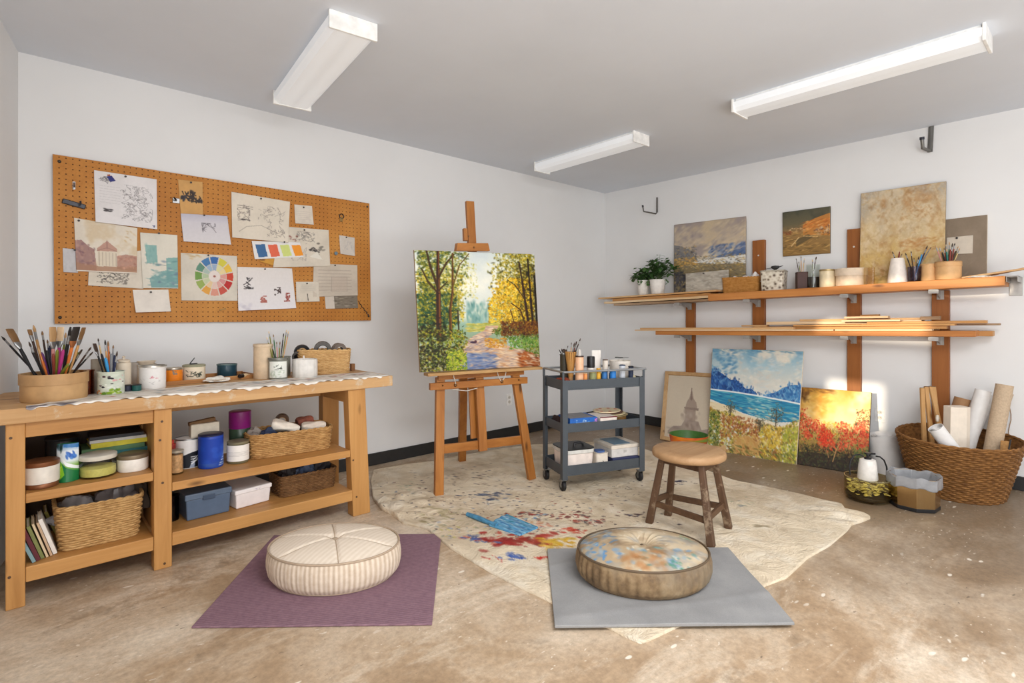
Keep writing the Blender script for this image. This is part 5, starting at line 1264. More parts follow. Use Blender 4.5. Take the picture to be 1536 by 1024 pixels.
    A.a = np.clip((A.a - 128) * 1.22 + 112, 0, 255); return A
cb_ = -.036
def Pq(px, py): return ec + E(*fromfoot(px, py, cb_), cb_)
canvas_picture('canvas_painting', 'forest road painting with yellow autumn trees held on the easel', 'painting', [Pq(621.5, 374.5), Pq(802, 381), Pq(811, 549), Pq(630.5, 558.5)], forest(), .02, (150, 120, 84))

# ================================================================== DROP CLOTH
poly_px = [(556, 722), (559, 748), (572, 765), (590, 774), (604, 786), (622, 790), (640, 794), (655, 806), (675, 823), (706, 842), (740, 862), (775, 880), (802, 893), (826, 905), (870, 925), (912, 943), (935, 955), (962, 967), (985, 957), (1020, 940), (1060, 925), (1110, 900), (1148, 880), (1180, 868), (1212, 838), (1244, 820), (1270, 798), (1278, 788), (1292, 784), (1307, 778), (1290, 770), (1268, 766), (1262, 756),
           (1240, 752), (1200, 742), (1150, 731), (1100, 721), (1060, 706), (1010, 690), (960, 672), (900, 664), (800, 668), (740, 676), (690, 684), (650, 693), (614, 697), (582, 702), (560, 706)]
cp = [on_z(px, py, 0) for px, py in poly_px]; cc = on_z(905, 752, 0)
ang_ = [math.atan2(p.y - cc.y, p.x - cc.x) for p in cp]
def smooth_boundary(n):
    per = []; acc = [0]
    for i in range(len(cp)): acc.append(acc[-1] + (cp[(i + 1) % len(cp)] - cp[i]).length)
    for k in range(n):
        s = acc[-1] * k / n; i = max(j for j in range(len(acc)) if acc[j] <= s + 1e-9); i = min(i, len(cp) - 1)
        f_ = (s - acc[i]) / (acc[i + 1] - acc[i]); per.append(cp[i] * (1 - f_) + cp[(i + 1) % len(cp)] * f_)
    return [(per[k - 1] + per[k] * 2 + per[(k + 1) % n]) / 4 for k in range(n)]
NB, NR = 640, 150
bd = smooth_boundary(NB)
# colour map painted over the cloth's own extents
ux0, ux1, uy0, uy1 = min(p.x for p in cp), max(p.x for p in cp), min(p.y for p in cp), max(p.y for p in cp)
A = Art(560, 520, (226, 210, 184), 77); SXc, SYc = ux1 - ux0, uy1 - uy0
A.mottle(6, 5, (204, 186, 160), .45, .7, .8, octs=5); A.mottle(16, 8, (188, 168, 140), .55, .75, .6, octs=5); A.mottle(24, 9, (234, 224, 206), .5, .7, .6)
def cpx(px, py): p = on_z(px, py, 0); return ((p.x - ux0) / SXc, (p.y - uy0) / SYc)
va = math.atan2(-RT.y, RT.x)      # picture-horizontal streak direction on the floor
def splat(px, py, rx, ry, cols, n, l=(.004, .012), al=(.6, .95), hard=2.2):
    """paint splatter: n flecks around a floor point, spread rx across and ry away from the viewer (metres)"""
    p = on_z(px, py, 0)
    for _ in range(n):
        g, h_ = A.r.gauss(0, .5), A.r.gauss(0, .5); q = p + RT * (g * rx * 1.15) + FW * (h_ * ry * 1.2); s_ = A.r.uniform(*l) * .62
        c = A.r.choice(cols); j = A.r.uniform(-12, 12)
        A.dab((q.x - ux0) / SXc, (q.y - uy0) / SYc, s_ * 1.3, s_ * A.r.uniform(.5, .9), math.atan2(RT.y, RT.x) + A.r.uniform(-.8, .8), [min(255, max(0, k + j)) for k in c], A.r.uniform(*al), hard)
DK = [(74, 62, 62), (104, 88, 84), (60, 62, 78), (96, 64, 58)]
splat(720, 735, .55, .45, DK, 150, (.003, .008)); splat(700, 770, .7, .3, DK + [(90, 110, 140)], 110, (.003, .008)); splat(690, 715, .3, .12, DK, 50, (.004, .009)); splat(860, 775, .5, .3, DK + [(150, 60, 50)], 90, (.003, .008)); splat(620, 745, .4, .4, DK, 40, (.003, .006))
splat(735, 746, .10, .07, [(96, 104, 124), (80, 92, 116)], 26, (.006, .016)); splat(660, 778, .14, .12, [(150, 138, 100), (172, 158, 120)], 40, (.008, .02), (.3, .6), 1.5)
splat(770, 812, .22, .10, [(160, 52, 46), (142, 44, 42), (178, 70, 56)], 60, (.006, .020)); splat(750, 815, .10, .06, [(152, 46, 44)], 12, (.010, .020)); splat(795, 815, .12, .07, [(168, 64, 52), (140, 60, 50)], 20, (.01, .022)); splat(715, 812, .06, .05, [(70, 92, 150), (90, 110, 160)], 14, (.006, .014)); splat(772, 838, .06, .05, [(58, 86, 160), (74, 100, 170)], 16, (.006, .014)); splat(743, 840, .06, .04, [(190, 70, 66)], 6, (.004, .008)); splat(811, 839, .02, .012, [(196, 48, 40)], 8, (.006, .011))
splat(828, 812, .10, .06, [(206, 166, 60), (220, 184, 84)], 26, (.008, .018)); splat(852, 818, .08, .05, [(208, 160, 50)], 16, (.006, .014)); splat(858, 797, .08, .05, [(186, 56, 44), (196, 76, 56)], 16, (.006, .014)); splat(802, 790, .10, .08, [(206, 120, 90), (196, 150, 110)], 16, (.006, .014), (.4, .7)); splat(860, 777, .14, .08, [(130, 70, 62), (110, 80, 76), (150, 60, 54)], 36, (.005, .013)); splat(890, 783, .12, .06, [(96, 84, 84), (150, 60, 50)], 20, (.005, .012)); splat(790, 772, .12, .06, [(150, 70, 62), (90, 80, 84)], 26, (.005, .012)); splat(800, 778, .1, .05, [(110, 140, 170)], 10, (.005, .012))
splat(680, 800, .25, .12, [(150, 160, 180), (200, 190, 110), (130, 140, 120)], 40, (.004, .010), (.4, .8)); splat(1010, 725, .18, .10, DK + [(80, 90, 130)], 16, (.005, .011)); splat(1016, 724, .025, .012, [(62, 62, 80)], 6, (.010, .016)); splat(950, 775, .05, .02, [(80, 60, 60), (70, 76, 100)], 10, (.006, .012)); splat(1105, 756, .12, .08, [(140, 150, 120), (120, 130, 140)], 16, (.005, .012), (.3, .6)); splat(930, 742, .35, .25, DK, 40, (.003, .006)); splat(1140, 791, .03, .012, [(150, 136, 110)], 6, (.012, .018), (.4, .6)); splat(1200, 775, .3, .3, [(150, 140, 124)], 40, (.003, .006), (.3, .6)); splat(1000, 740, .5, .2, [(170, 150, 120), (196, 180, 150)], 50, (.01, .02), (.2, .5), 1.4); splat(615, 735, .1, .2, [(170, 176, 150)], 20, (.008, .016), (.3, .5), 1.5)
rc = random.Random(17)
waves = [(rc.uniform(0, 6.28), rc.uniform(3, 9), rc.uniform(0, 6.28), rc.uniform(.0007, .0016)) for _ in range(10)]
folds = [(rc.uniform(-.5, .5), rc.uniform(6, 16), rc.uniform(0, 6.28)) for _ in range(6)]
left0 = on_z(600, 760, 0); tail0 = on_z(1262, 775, 0)
keep = [lf, rf_, bf]
def ch(p, t_):
    z = .0045
    for a, f_, ph, am in waves: z += am * (1 + math.sin((p.x * math.cos(a) + p.y * math.sin(a)) * f_ + ph)) * .5
    dl = (p - left0).length; k = max(0, 1 - dl / .55)
    z += k * .020 * (abs(math.sin(p.x * 21 + 1.6 * math.sin(p.y * 13))) * abs(math.sin(p.y * 17 + p.x * 7)) + .35)
    dt = (p - tail0).length; k2 = max(0, 1 - dt / .22); z += k2 * .030 * (abs(math.sin(p.x * 25 + p.y * 9)) + .2)
    return z
mbv = []; cols = []; fcs = []
for j in range(NR):
    t_ = min(1.0, (j / (NR - 2)) ** .8)
    for i in range(NB):
        p = cc + (bd[i] - cc) * t_
        z = max(.003, ch(p, t_)) if j < NR - 1 else .0005
        mbv.append((p.x - cc.x, p.y - cc.y, z))
        ix = min(A.w - 1, max(0, int((p.x - ux0) / SXc * A.w))); iy = min(A.h - 1, max(0, int((p.y - uy0) / SYc * A.h))); cols.append(A.a[iy, ix])
for j in range(NR - 1):
    for i in range(NB):
        k = (i + 1) % NB; fcs.append((j * NB + i, j * NB + k, (j + 1) * NB + k, (j + 1) * NB + i))
me = bpy.data.meshes.new('drop_cloth'); me.from_pydata(mbv, [], fcs); me.update(); paint_layer(me, np.array(cols)); me.polygons.foreach_set('use_smooth', [True] * len(me.polygons))
def cloth_mat():
    m, nt, b = mat_base('canvas drop cloth'); a = nt.nodes.new('ShaderNodeAttribute'); a.attribute_name = 'paint'
    v = coords(nt); n1 = noise(nt, v, 70, 4, .7); n2 = noise(nt, v, 7, 6, .7, .8)
    col = mix(nt, .5, a.outputs['Color'], mix(nt, 1.0, a.outputs['Color'], ramp(nt, n2, [(.3, (.72, .70, .66, 1)), (.55, (1, 1, 1, 1))]), 'MULTIPLY'))
    nt.links.new(col, b.inputs['Base Color']); b.inputs['Roughness'].default_value = .9; b.inputs['Specular IOR Level'].default_value = .15
    ad = nt.nodes.new('ShaderNodeMath'); ad.operation = 'MULTIPLY_ADD'; nt.links.new(n2, ad.inputs[0]); ad.inputs[1].default_value = 6.0; nt.links.new(n1, ad.inputs[2]); bump(nt, b, ad.outputs[0], .7, .010)
    return m
me.materials.append(cloth_mat())
o = bpy.data.objects.new('drop_cloth', me); COL.objects.link(o); o.location = (cc.x, cc.y, 0)
tag(o, 'large paint-spattered cream canvas drop cloth covering the floor centre', 'drop cloth')
CZ = .0085
# blue-painted wide brush lying on the cloth
p0, p1, p2, p3 = [on_z(*k, .02) for k in ((700, 772), (742, 787), (806, 792), (772, 797))]
h0, h1 = on_z(701, 772, .018), on_z(745, 789, .018)
t = thing('wide_brush', 'wide blue paint-covered brush lying on the drop cloth', 'brush', h1)
BLUEP = plain('wet blue paint', S(72, 130, 164), .35, 0, .35, 40)
build('handle', MB().tube([h0 - h1 + Vector((0, 0, .004)), (h0 - h1) * .6 + Vector((0, 0, .006)), (h0 - h1) * .2 + Vector((0, 0, .004)), Vector((0, 0, .002))], [.013, .016, .013, .016], 10), BLUEP, t, smooth=60)
bl = [on_z(*k, .014) - h1 for k in ((733, 788), (760, 772), (807, 791), (779, 803))]
A = Art(60, 60, (86, 148, 184), 5); A.dabs(120, (0, 0, 1, 1), [(60, 120, 170), (120, 176, 204), (150, 190, 210), (48, 100, 150), (170, 196, 206), (40, 120, 140)], (.05, .14), (.02, .05), (-.3, .5), (.5, .9), 1.8)
def bf_(u, v):
    p = bl[0] * (1 - u) * (1 - v) + bl[1] * (1 - u) * v + bl[3] * u * (1 - v) + bl[2] * u * v; p.z += .010 * (1 - u * .8) * math.sin(math.pi * max(.02, min(.98, v))) ** .4 + .002 * math.sin(v * 20) + .002; return p
art_grid('bristle_pad', bf_, A, art_mat('glossy print', .35, 60, .15), t, .012)

# ================================================================== FLOOR MATS AND POUFS
def flat_mat(name, label, quad, zb, th, mat, cat='mat', lift=None):
    q = [on_z(px, py, zb + th) for px, py in quad]; c = sum(q, Vector()) / 4
    o_ = bpy.data.objects.new
    nu, nv = 40, 40; top = MB()
    ql = [Vector((p.x - c.x, p.y - c.y, 0)) for p in q]
    def f(u, v):
        p = bil(ql, u, v)
        e = min(u, v, 1 - u, 1 - v)
        p.z = th + (lift(u, v) if lift else 0)
        return p
    mb = MB().grid(f, nu, nv); n0 = len(mb.v)
    mb.v += [(x, y, 0.0 + (lift(0, 0) * 0 if lift else 0)) for x, y, z in mb.v[:n0]]
    def idx(i, j): return j * nu + i
    for j in range(nv - 1):
        for i in range(nu - 1): mb.f.append(tuple(n0 + k for k in (idx(i, j), idx(i, j + 1), idx(i + 1, j + 1), idx(i + 1, j))))
    ring = [idx(i, 0) for i in range(nu)] + [idx(nu - 1, j) for j in range(1, nv)] + [idx(i, nv - 1) for i in range(nu - 2, -1, -1)] + [idx(0, j) for j in range(nv - 2, 0, -1)]
    for a, b in zip(ring, ring[1:] + ring[:1]): mb.f.append((a, b, n0 + b, n0 + a))
    o = build(name, mb, mat, None, smooth=35, bevel=.0025); o.location = (c.x, c.y, zb); return tag(o, label, cat)
def ribbed_mat():
    m, nt, b = mat_base('purple ribbed rubber'); v = coords(nt, (1, 1, 1), (0, 0, -math.radians(60)))
    wv = nt.nodes.new('ShaderNodeTexWave'); wv.inputs['Scale'].default_value = 22; wv.inputs['Distortion'].default_value = .6; wv.inputs['Detail'].default_value = 1
    nt.links.new(v, wv.inputs['Vector']); n = noise(nt, coords(nt), 60, 4, .7)
    col = mix(nt, .5, ramp(nt, wv.outputs['Fac'], [(.2, S(112, 84, 95)), (.8, S(138, 108, 119))]), ramp(nt, n, [(.3, S(114, 86, 98)), (.7, S(148, 118, 128))]))
    nt.links.new(col, b.inputs['Base Color']); b.inputs['Roughness'].default_value = .85; b.inputs['Specular IOR Level'].default_value = .2
    bump(nt, b, wv.outputs['Fac'], .35, .003); return m
def felt(name, c1, c2, c3):
    m, nt, b = mat_base(name); v = coords(nt); n = noise(nt, v, 260, 4, .8); n2 = noise(nt, v, 5, 5, .6)
    col = mix(nt, .45, ramp(nt, n, [(.3, c1), (.7, c3)]), ramp(nt, n2, [(.35, c1), (.5, c2), (.65, c3)]))
    nt.links.new(col, b.inputs['Base Color']); b.inputs['Roughness'].default_value = .95; b.inputs['Specular IOR Level'].default_value = .1; bump(nt, b, n, .3, .002); return m
flat_mat('yoga_mat', 'purple ribbed mat on bare concrete under the cream pouf', [(411, 802), (662, 800), (648, 935), (287, 939.5)], .001, .008, ribbed_mat(), 'mat')
def fl2(u, v): return .003 * math.sin(u * 9 + v * 3) * math.sin(v * 7) + .003 + .004 * math.exp(-((u * .5 + v - .30) / .03) ** 2) * (1 if u < .4 else .3) + .004 * math.exp(-((v - .93 + .25 * u) / .03) ** 2) * (u > .02)
GREYF = felt('grey felt', S(126, 126, 127), S(140, 140, 140), S(156, 155, 154))
flat_mat('felt_mat', 'grey felt mat under the paint-stained leather pouf', [(821, 823), (1092, 821), (1192, 934), (832, 938.5)], .014, .010, GREYF, 'mat', fl2)

def pouf(name, label, cx_px, x0, x1, yb, ysf, yback, z0, mat_top, mat_side, mat_pipe, seams, pleats, dimp, paint=None):
    """oval floor cushion; front foot, front seam and far rim rows of the photo give depth and height"""
    df = F * (EYE - z0) / (yb - HZ) - .002; 
    rl_guess = (x1 - x0) / 2 / F * (df + .22)
    sd_ = .245; d0 = df + .002 + .018 + sd_; rl = (x1 - x0) / 2 / F * (d0 - .03)
    hs = EYE - (ysf - HZ) * (d0 - sd_ * .99) / F - z0
    c = rd(((x0 + x1) / 2 - 768) / F * d0, d0, z0)
    t = thing(name, label, 'pouf', c, TH - math.pi / 2)
    nu = 240
    def ring_r(u):   # pleated side modulation
        return 1 + pleats[1] * (abs(math.sin(u * math.pi * pleats[0])) ** .6 - .5)
    def side(u, v):
        a = 2 * math.pi * u; prof = [(0, .88), (.06, .925), (.2, .975), (.45, 1.0), (.7, 1.0), (.9, .985), (1, .965)]
        k = np.interp(v, [p for p, _ in prof], [r_ for _, r_ in prof]); m = k * (1 + (ring_r(u) - 1) * math.sin(math.pi * v) ** .5)
        return Vector((rl * m * math.cos(a), sd_ * m * math.sin(a), hs * v))
    mb = MB().grid(side, nu, 20, wrap=True); n0 = len(mb.v); mb.v.append((0, 0, 0))
    for i in range(nu): mb.f.append((i, n0, (i + 1) % nu))
    build('side_panel', mb, mat_side, t, smooth=70)
    def top(u, v):
        a = 2 * math.pi * u; rr_ = v
        dome = (1 - rr_ ** 2.6) * dimp[2]; dm = -dimp[0] * math.exp(-(rr_ / dimp[1]) ** 2)
        s_ = 0
        if seams:
            k = abs(((u * seams[0] + .21) % 1.0) - .5) * 2   # 1 near seam
            dist = (1 - k) * math.pi / seams[0] * rr_ * 1.0
            s_ = -.008 * math.exp(-(dist / .028) ** 2) * min(1, (1 - rr_) * 6) * min(1, rr_ * 8)
        if pleats[2]: s_ += -.006 * abs(math.sin(u * math.pi * 15)) * math.exp(-((rr_ - .22) / .13) ** 2)
        q = .965 + (0 if rr_ < .985 else -.0)
        return Vector((rl * q * rr_ * math.cos(a), sd_ * q * rr_ * math.sin(a), hs + dome + dm + s_ - (.004 if rr_ > .985 else 0)))
    if paint is None:
        build('top_panel', MB().grid(lambda u, v: top(u, max(.01, v)), nu, 46, wrap=True), mat_top, t, smooth=80)
    else:
        mb = MB().grid(lambda u, v: top(u, max(.01, v)), nu, 70, wrap=True); me = bpy.data.meshes.new('top_panel'); me.from_pydata(mb.v, [], mb.f); me.update()
        cols_ = [paint.a[min(paint.h - 1, max(0, int((.5 - y / (2 * sd_)) * paint.h))), min(paint.w - 1, max(0, int((.5 + x / (2 * rl)) * paint.w)))] for x, y, z in mb.v]
        paint_layer(me, np.array(cols_)); me.polygons.foreach_set('use_smooth', [True] * len(me.polygons)); me.materials.append(mat_top)
        o = bpy.data.objects.new('top_panel', me); COL.objects.link(o); o.parent = t
    if seams:
        for m_ in range(seams[0]):
            uu = (m_ - .21) / seams[0]; build('seam', MB().tube([top(uu, .04 + .93 * i / 24) + Vector((0, 0, .0005)) for i in range(25)], .0022, 6), mat_pipe, t, smooth=60)
    for zz, k in ((hs + .001, .972), ):
        build('piping', MB().tube([(rl * k * math.cos(2 * math.pi * i / 90), sd_ * k * math.sin(2 * math.pi * i / 90), zz) for i in range(90)], .005, 6, closed=True), mat_pipe, t, smooth=60)
    build('base_welt', MB().tube([(rl * .90 * math.cos(2 * math.pi * i / 90), sd_ * .90 * math.sin(2 * math.pi * i / 90), .007) for i in range(90)], .006, 6, closed=True), mat_pipe, t, smooth=60)
    z = top(0, 0.01).z
    build('button', MB().lathe([(0, -.004), (.016, -.002), (.017, .004), (.011, .008), (0, .009)], (0, 0, z + .002), 20), mat_pipe if seams else mat_top if paint is None else mat_pipe, t, smooth=60)
    return t
def striped(name, c1, c2, c3, radial=False):
    m, nt, b = mat_base(name); v = coords(nt)
    if not radial:
        wv = nt.nodes.new('ShaderNodeTexWave'); wv.inputs['Scale'].default_value = 14; wv.inputs['Distortion'].default_value = .8; wv.inputs['Detail'].default_value = 1
        nt.links.new(coords(nt, (1, 1, 0), (0, 0, .4)), wv.inputs['Vector']); f_ = wv.outputs['Fac']
    else:
        gx = nt.nodes.new('ShaderNodeTexGradient'); gx.gradient_type = 'RADIAL'; nt.links.new(v, gx.inputs['Vector'])
        mu = nt.nodes.new('ShaderNodeMath'); mu.operation = 'MULTIPLY'; nt.links.new(gx.outputs['Fac'], mu.inputs[0]); mu.inputs[1].default_value = 74.0
        sn = nt.nodes.new('ShaderNodeMath'); sn.operation = 'PINGPONG'; nt.links.new(mu.outputs[0], sn.inputs[0]); sn.inputs[1].default_value = .5; 
        m2 = nt.nodes.new('ShaderNodeMath'); m2.operation = 'MULTIPLY'; nt.links.new(sn.outputs[0], m2.inputs[0]); m2.inputs[1].default_value = 2.0; f_ = m2.outputs[0]
    n = noise(nt, v, 40, 4)
    col = mix(nt, .35, ramp(nt, f_, [(.2, c1), (.5, c2), (.8, c3)]), ramp(nt, n, [(.3, c1), (.7, c3)]))
    nt.links.new(col, b.inputs['Base Color']); b.inputs['Roughness'].default_value = .9; b.inputs['Specular IOR Level'].default_value = .15; bump(nt, b, noise(nt, v, 300, 2), .2, .001); return m
pouf('floor_pouf', 'round cream striped fabric pouf with button top on purple mat', 503, 404, 601, 902, 849, 784, .0095,
     striped('cream ticking top', S(214, 199, 180), S(219, 205, 187), S(225, 212, 196)), striped('cream ticking side', S(184, 164, 142), S(206, 189, 168), S(222, 208, 190), True), plain('taupe piping', S(172, 152, 130), .8), (6,), (60, .012, False), (.022, .10, .034))
A = Art(160, 130, (168, 146, 116), 40)
A.mottle(4, 3, (190, 176, 152), .42, .7, .7); A.mottle(7, 11, (126, 104, 80), .48, .7, .8); A.mottle(9, 21, (136, 138, 138), .5, .7, .6); A.mottle(12, 14, (204, 190, 166), .55, .8, .6)
A.dabs(60, (.02, .15, .3, .8), [(110, 138, 164), (132, 152, 170), (90, 124, 160), (150, 164, 170)], (.02, .06), (.015, .035), (0, 3), (.35, .8), 1.6)
A.dabs(50, (.35, .68, .85, .98), [(120, 146, 162), (104, 134, 160), (84, 124, 120), (160, 170, 166)], (.02, .05), (.012, .03), (0, 3), (.35, .8), 1.6)
A.dabs(14, (.1, .5, .2, .85), [(74, 128, 180)], (.015, .035), (.01, .02), (0, 3), (.6, .9)); A.dabs(10, (.8, .3, .9, .45), [(120, 160, 130)], (.02, .05), (.01, .02), (0, 3), (.4, .7)); A.dabs(10, (.58, .86, .7, .97), [(70, 124, 104)], (.015, .03), (.01, .02), (1, 2), (.5, .8)); A.dabs(50, (.1, .1, .95, .95), [(222, 212, 190), (206, 196, 172)], (.008, .03), (.005, .012), (0, 3), (.4, .8)); A.dabs(10, (.2, .02, .4, .2), [(176, 186, 192)], (.03, .07), (.02, .04), (0, 3), (.5, .8), 1.5)
A.dabs(40, (.3, .75, .6, .95), [(150, 106, 66), (168, 120, 78)], (.03, .06), (.02, .04), (0, 3), (.3, .6), 1.5); A.dab(.5, .5, .05, .05, 0, (150, 136, 112), .7)
def leather_side():
    m, nt, b = mat_base('worn leather side'); v = coords(nt); n1 = noise(nt, v, 11, 6, .7); n2 = noise(nt, v, 5, 3)
    col = ramp(nt, n1, [(.3, S(84, 68, 50)), (.45, S(118, 96, 70)), (.6, S(142, 120, 90)), (.75, S(160, 140, 112))]); col = mix(nt, ramp(nt, n2, [(.5, (0, 0, 0, 1)), (.7, (.6, .6, .6, 1))]), col, S(104, 98, 88))
    nt.links.new(col, b.inputs['Base Color']); b.inputs['Roughness'].default_value = .55; b.inputs['Specular IOR Level'].default_value = .3; bump(nt, b, n1, .3, .003); return m
pouf('leather_pouf', 'round worn brown leather pouf splashed with blue paint on grey mat', 964, 864, 1064.5, 908.5, 860, 785, .0275,
     art_mat('painted leather', .6, 30, .3), leather_side(), plain('dark piping', S(92, 76, 58), .6), None, (44, .034, True), (.042, .16, .05), A)

# ================================================================== STOOL
STW = wood('dark stool wood', S(58, 40, 28), S(82, 58, 40), S(106, 78, 56), 'z', .6, 1, S(150, 130, 106)); STX = wood('dark stool wood rail', S(62, 42, 28), S(88, 62, 42), S(108, 80, 56), 'x', .6)
SEATW = wood('worn stool seat', S(146, 108, 72), S(168, 132, 94), S(186, 152, 114), 'x', .6, .8, S(150, 112, 78))
feet = [on_z(974, 784, .008), on_z(1067, 820, .008), on_z(1093, 792, .008), on_z(1002, 773, .008)]
sc_ = sum(feet, Vector()) / 4; sc_.z = .0
p_ = on_z(1033, 673, .475); seat_c = Vector((p_.x, p_.y, 0)); 
t = thing('wooden_stool', 'round-seated worn wooden stool with dark legs on the drop cloth', 'stool', (sc_.x, sc_.y, 0))
rs = 53.3 / F * depth(p_); off = seat_c - Vector((sc_.x, sc_.y, 0))
build('seat', MB().lathe([(0, .430), (rs * .93, .430), (rs * .99, .438), (rs, .452), (rs * .985, .466), (rs * .93, .474), (rs * .5, .471), (0, .470)], off, 56, sy=1.0), SEATW, t, smooth=50)
tops = []
for f_ in feet:
    d_ = f_ - sc_; tp = off + Vector((d_.x, d_.y, 0)).normalized() * rs * .70; tops.append(tp + Vector((0, 0, .430)))
    build('leg', MB().beam((d_.x, d_.y, .008), tp + Vector((0, 0, .432)), .042, .042, (1, .3, 0), .034, .034), STW, t, bevel=.006)
def lp(i, z): d_ = feet[i] - sc_; a = Vector((d_.x, d_.y, .008)); k = (z - .008) / (.430 - .008); return a + (tops[i] - a) * k
for i, j, z in ((0, 1, .135), (1, 2, .15), (2, 3, .135), (3, 0, .15)):
    build('stretcher', MB().beam(lp(i, z), lp(j, z), .034, .018, (0, 0, 1)), STX, t, bevel=.003)
for i, j in ((0, 1), (1, 2), (2, 3), (3, 0)):
    build('apron', MB().beam(lp(i, .405), lp(j, .405), .044, .018, (0, 0, 1)), STX, t, bevel=.002)
# ================================================================== UTILITY CART
CARTM = plain('blue grey steel paint', S(74, 80, 86), .45, .15, .08, 12)
fl_, fr_, bl_, br_ = on_z(845, 737, .008), on_z(959, 722, .008), on_z(824, 713.5, .008), on_z(940, 706, .008)
ca = math.atan2((fr_ - fl_).y, (fr_ - fl_).x); cxv = Vector((math.cos(ca), math.sin(ca), 0)); cyv = Vector((-cxv.y, cxv.x, 0))
CL, CW = .655, .32
co = fl_ + cxv * (CL / 2 - .01) + cyv * (CW / 2 - .02); co.z = 0
t = thing('utility_cart', 'blue-grey three-tier rolling cart beside the easel', 'cart', co, ca)
def cart(x, y, z): return co + cxv * x + cyv * y + Vector((0, 0, z))
T1, T2, T3 = .715, .420, .118
def tray(z, h):
    mb = MB(); x, y = CL / 2, CW / 2; w_ = .004
    mb.box(-x, x, -y, y, z, z + .006); mb.box(-x, x, -y, -y + w_, z, z + h); mb.box(-x, x, y - w_, y, z, z + h); mb.box(-x, -x + w_, -y, y, z, z + h); mb.box(x - w_, x, -y, y, z, z + h)
    mb.box(-x - .003, x + .003, -y - .003, -y + .002, z + .0, z + .010)
    build('tray', mb, CARTM, t, bevel=.0015)
tray(T1, .068); tray(T2, .062); tray(T3, .072)
for sx_ in (-1, 1):
    for sy_ in (-1, 1):
        x, y = sx_ * (CL / 2 + .004), sy_ * (CW / 2 + .004)
        mb = MB().box(x - (.004 if sx_ > 0 else -.0) - (.036 if sx_ > 0 else .004) * (sx_ > 0) - (.004 if sx_ < 0 else 0), x + .004 if sx_ > 0 else x + .036, min(y, y + sy_ * .004), max(y, y + sy_ * .004), .092, .785)
        mb.box(min(x, x + sx_ * .004), max(x, x + sx_ * .004), y - .036 if sy_ > 0 else y, y if sy_ > 0 else y + .036, .092, .785)
        build('corner_post', mb, CARTM, t, bevel=.001)
        # caster
        cx_, cy_ = sx_ * (CL / 2 - .012), sy_ * (CW / 2 - .02)
        mb = MB().box(cx_ - .022, cx_ + .022, cy_ - .022, cy_ + .022, .088, .094).beam((cx_ - .017, cy_, .09), (cx_ - .019, cy_ + .012, .045), .022, .003, (0, 1, 0)).beam((cx_ + .017, cy_, .09), (cx_ + .019, cy_ + .012, .045), .022, .003, (0, 1, 0))
        f = build('caster_fork', mb, M_STEEL, t)
        wh = MB().lathe([(0, -.014), (.030, -.014), (.036, -.009), (.0365, 0), (.036, .009), (.030, .014), (0, .014)], seg=28).xf(Matrix.Rotation(math.pi / 2, 4, 'Y'))
        wo = build('wheel', wh, plain('black rubber', S(28, 28, 30), .5), f, smooth=40); wo.location = (cx_, cy_ + .012, .0455)
        build('hub', MB().lathe([(0, -.0155), (.012, -.0155), (.012, .0155), (0, .0155)], seg=16).xf(Matrix.Rotation(math.pi / 2, 4, 'Y')), M_STEEL, f, smooth=40).location = (cx_, cy_ + .012, .0455)
RAIL = plain('pale rail tube', S(150, 152, 154), .35, .5)
zr = .842; x, y = CL / 2 + .002, CW / 2 + .002
build('guard_rail', MB().tube([(-x, -y, zr), (x + .02, -y, zr)], .008, 10).tube([(-x, y, zr), (x, y, zr)], .008, 10).tube([(-x, -y, zr), (-x, y, zr)], .008, 10).tube([(x, -y, zr), (x, y, zr)], .008, 10), RAIL, t, smooth=60)
for sx_ in (-1, 1):
    for sy_ in (-1, 1): build('rail_post', MB().tube([(sx_ * x, sy_ * y, .783), (sx_ * x, sy_ * y, zr)], .009, 10), CARTM, t, smooth=60)
build('rail_post', MB().tube([(.03, -y, .783), (.03, -y, zr)], .005, 8), RAIL, t, smooth=60)

Z1, Z2, Z3 = T1 + .0065, T2 + .0065, T3 + .0065
def ctop(x0, x1, ytop, yl, z):
    """round thing on the cart at local depth yl: photo x range and top row"""
    n = cyv; o_ = cart(0, yl, 0); r_ = ray((x0 + x1) / 2, HZ); k = (o_ - CAM).dot(n) / r_.dot(n); p = CAM + r_ * k; d = depth(p); r = (x1 - x0) / 2 / F * d
    h = EYE - (ytop - HZ) * (d + r * .5) / F - z; return p.x, p.y, r, h, z
q = ctop(840, 853, 531, .03, Z1); t = vessel('brush_tin', 'dark olive tin of brushes at left of the cart top', 'tin', q, plain('dark olive tin', S(60, 56, 44), .5)); qa = q
brushes_in(qa, [(838.5, 524, .0, 'black', 'black', 'flat', .7), (842, 522, .03, 'black', 'dark', 'round', 1), (845.5, 523, .02, 'black', 'dark', 'stub', 1.1), (849, 524, -.01, 'dark brown', 'dark', 'stub', 1), (852, 518, .03, 'black', 'dark', 'thin', 1)], 'in the olive tin on the cart', 'brushes in the olive tin on the cart', inset=.85)
q = ctop(847.5, 865, 527, -.04, Z1); x, y, r, h, z = q
t = thing('slatted_cup', 'flaring cup of pale wooden slats holding brushes on the cart', 'cup', (x, y, z))
build('foot', MB().lathe([(0, 0), (r * .45, 0), (r * .42, .03), (r * .38, h * .32), (0, h * .32)], seg=20), M_KRAFT, t, smooth=40)
mb = MB()
for k in range(18):
    a = k / 18 * 6.2832; mb.beam((r * .36 * math.cos(a), r * .36 * math.sin(a), h * .28), (r * .97 * math.cos(a), r * .97 * math.sin(a), h), .0075, .003, (-math.sin(a), math.cos(a), 0), .011, .003)
build('slats', mb, plain('amber slat', S(182, 132, 70), .5), t)
build('inner_cone', MB().lathe([(r * .30, h * .3), (r * .86, h * .96)], seg=24), plain('dark inner', S(70, 48, 28), .8), t)
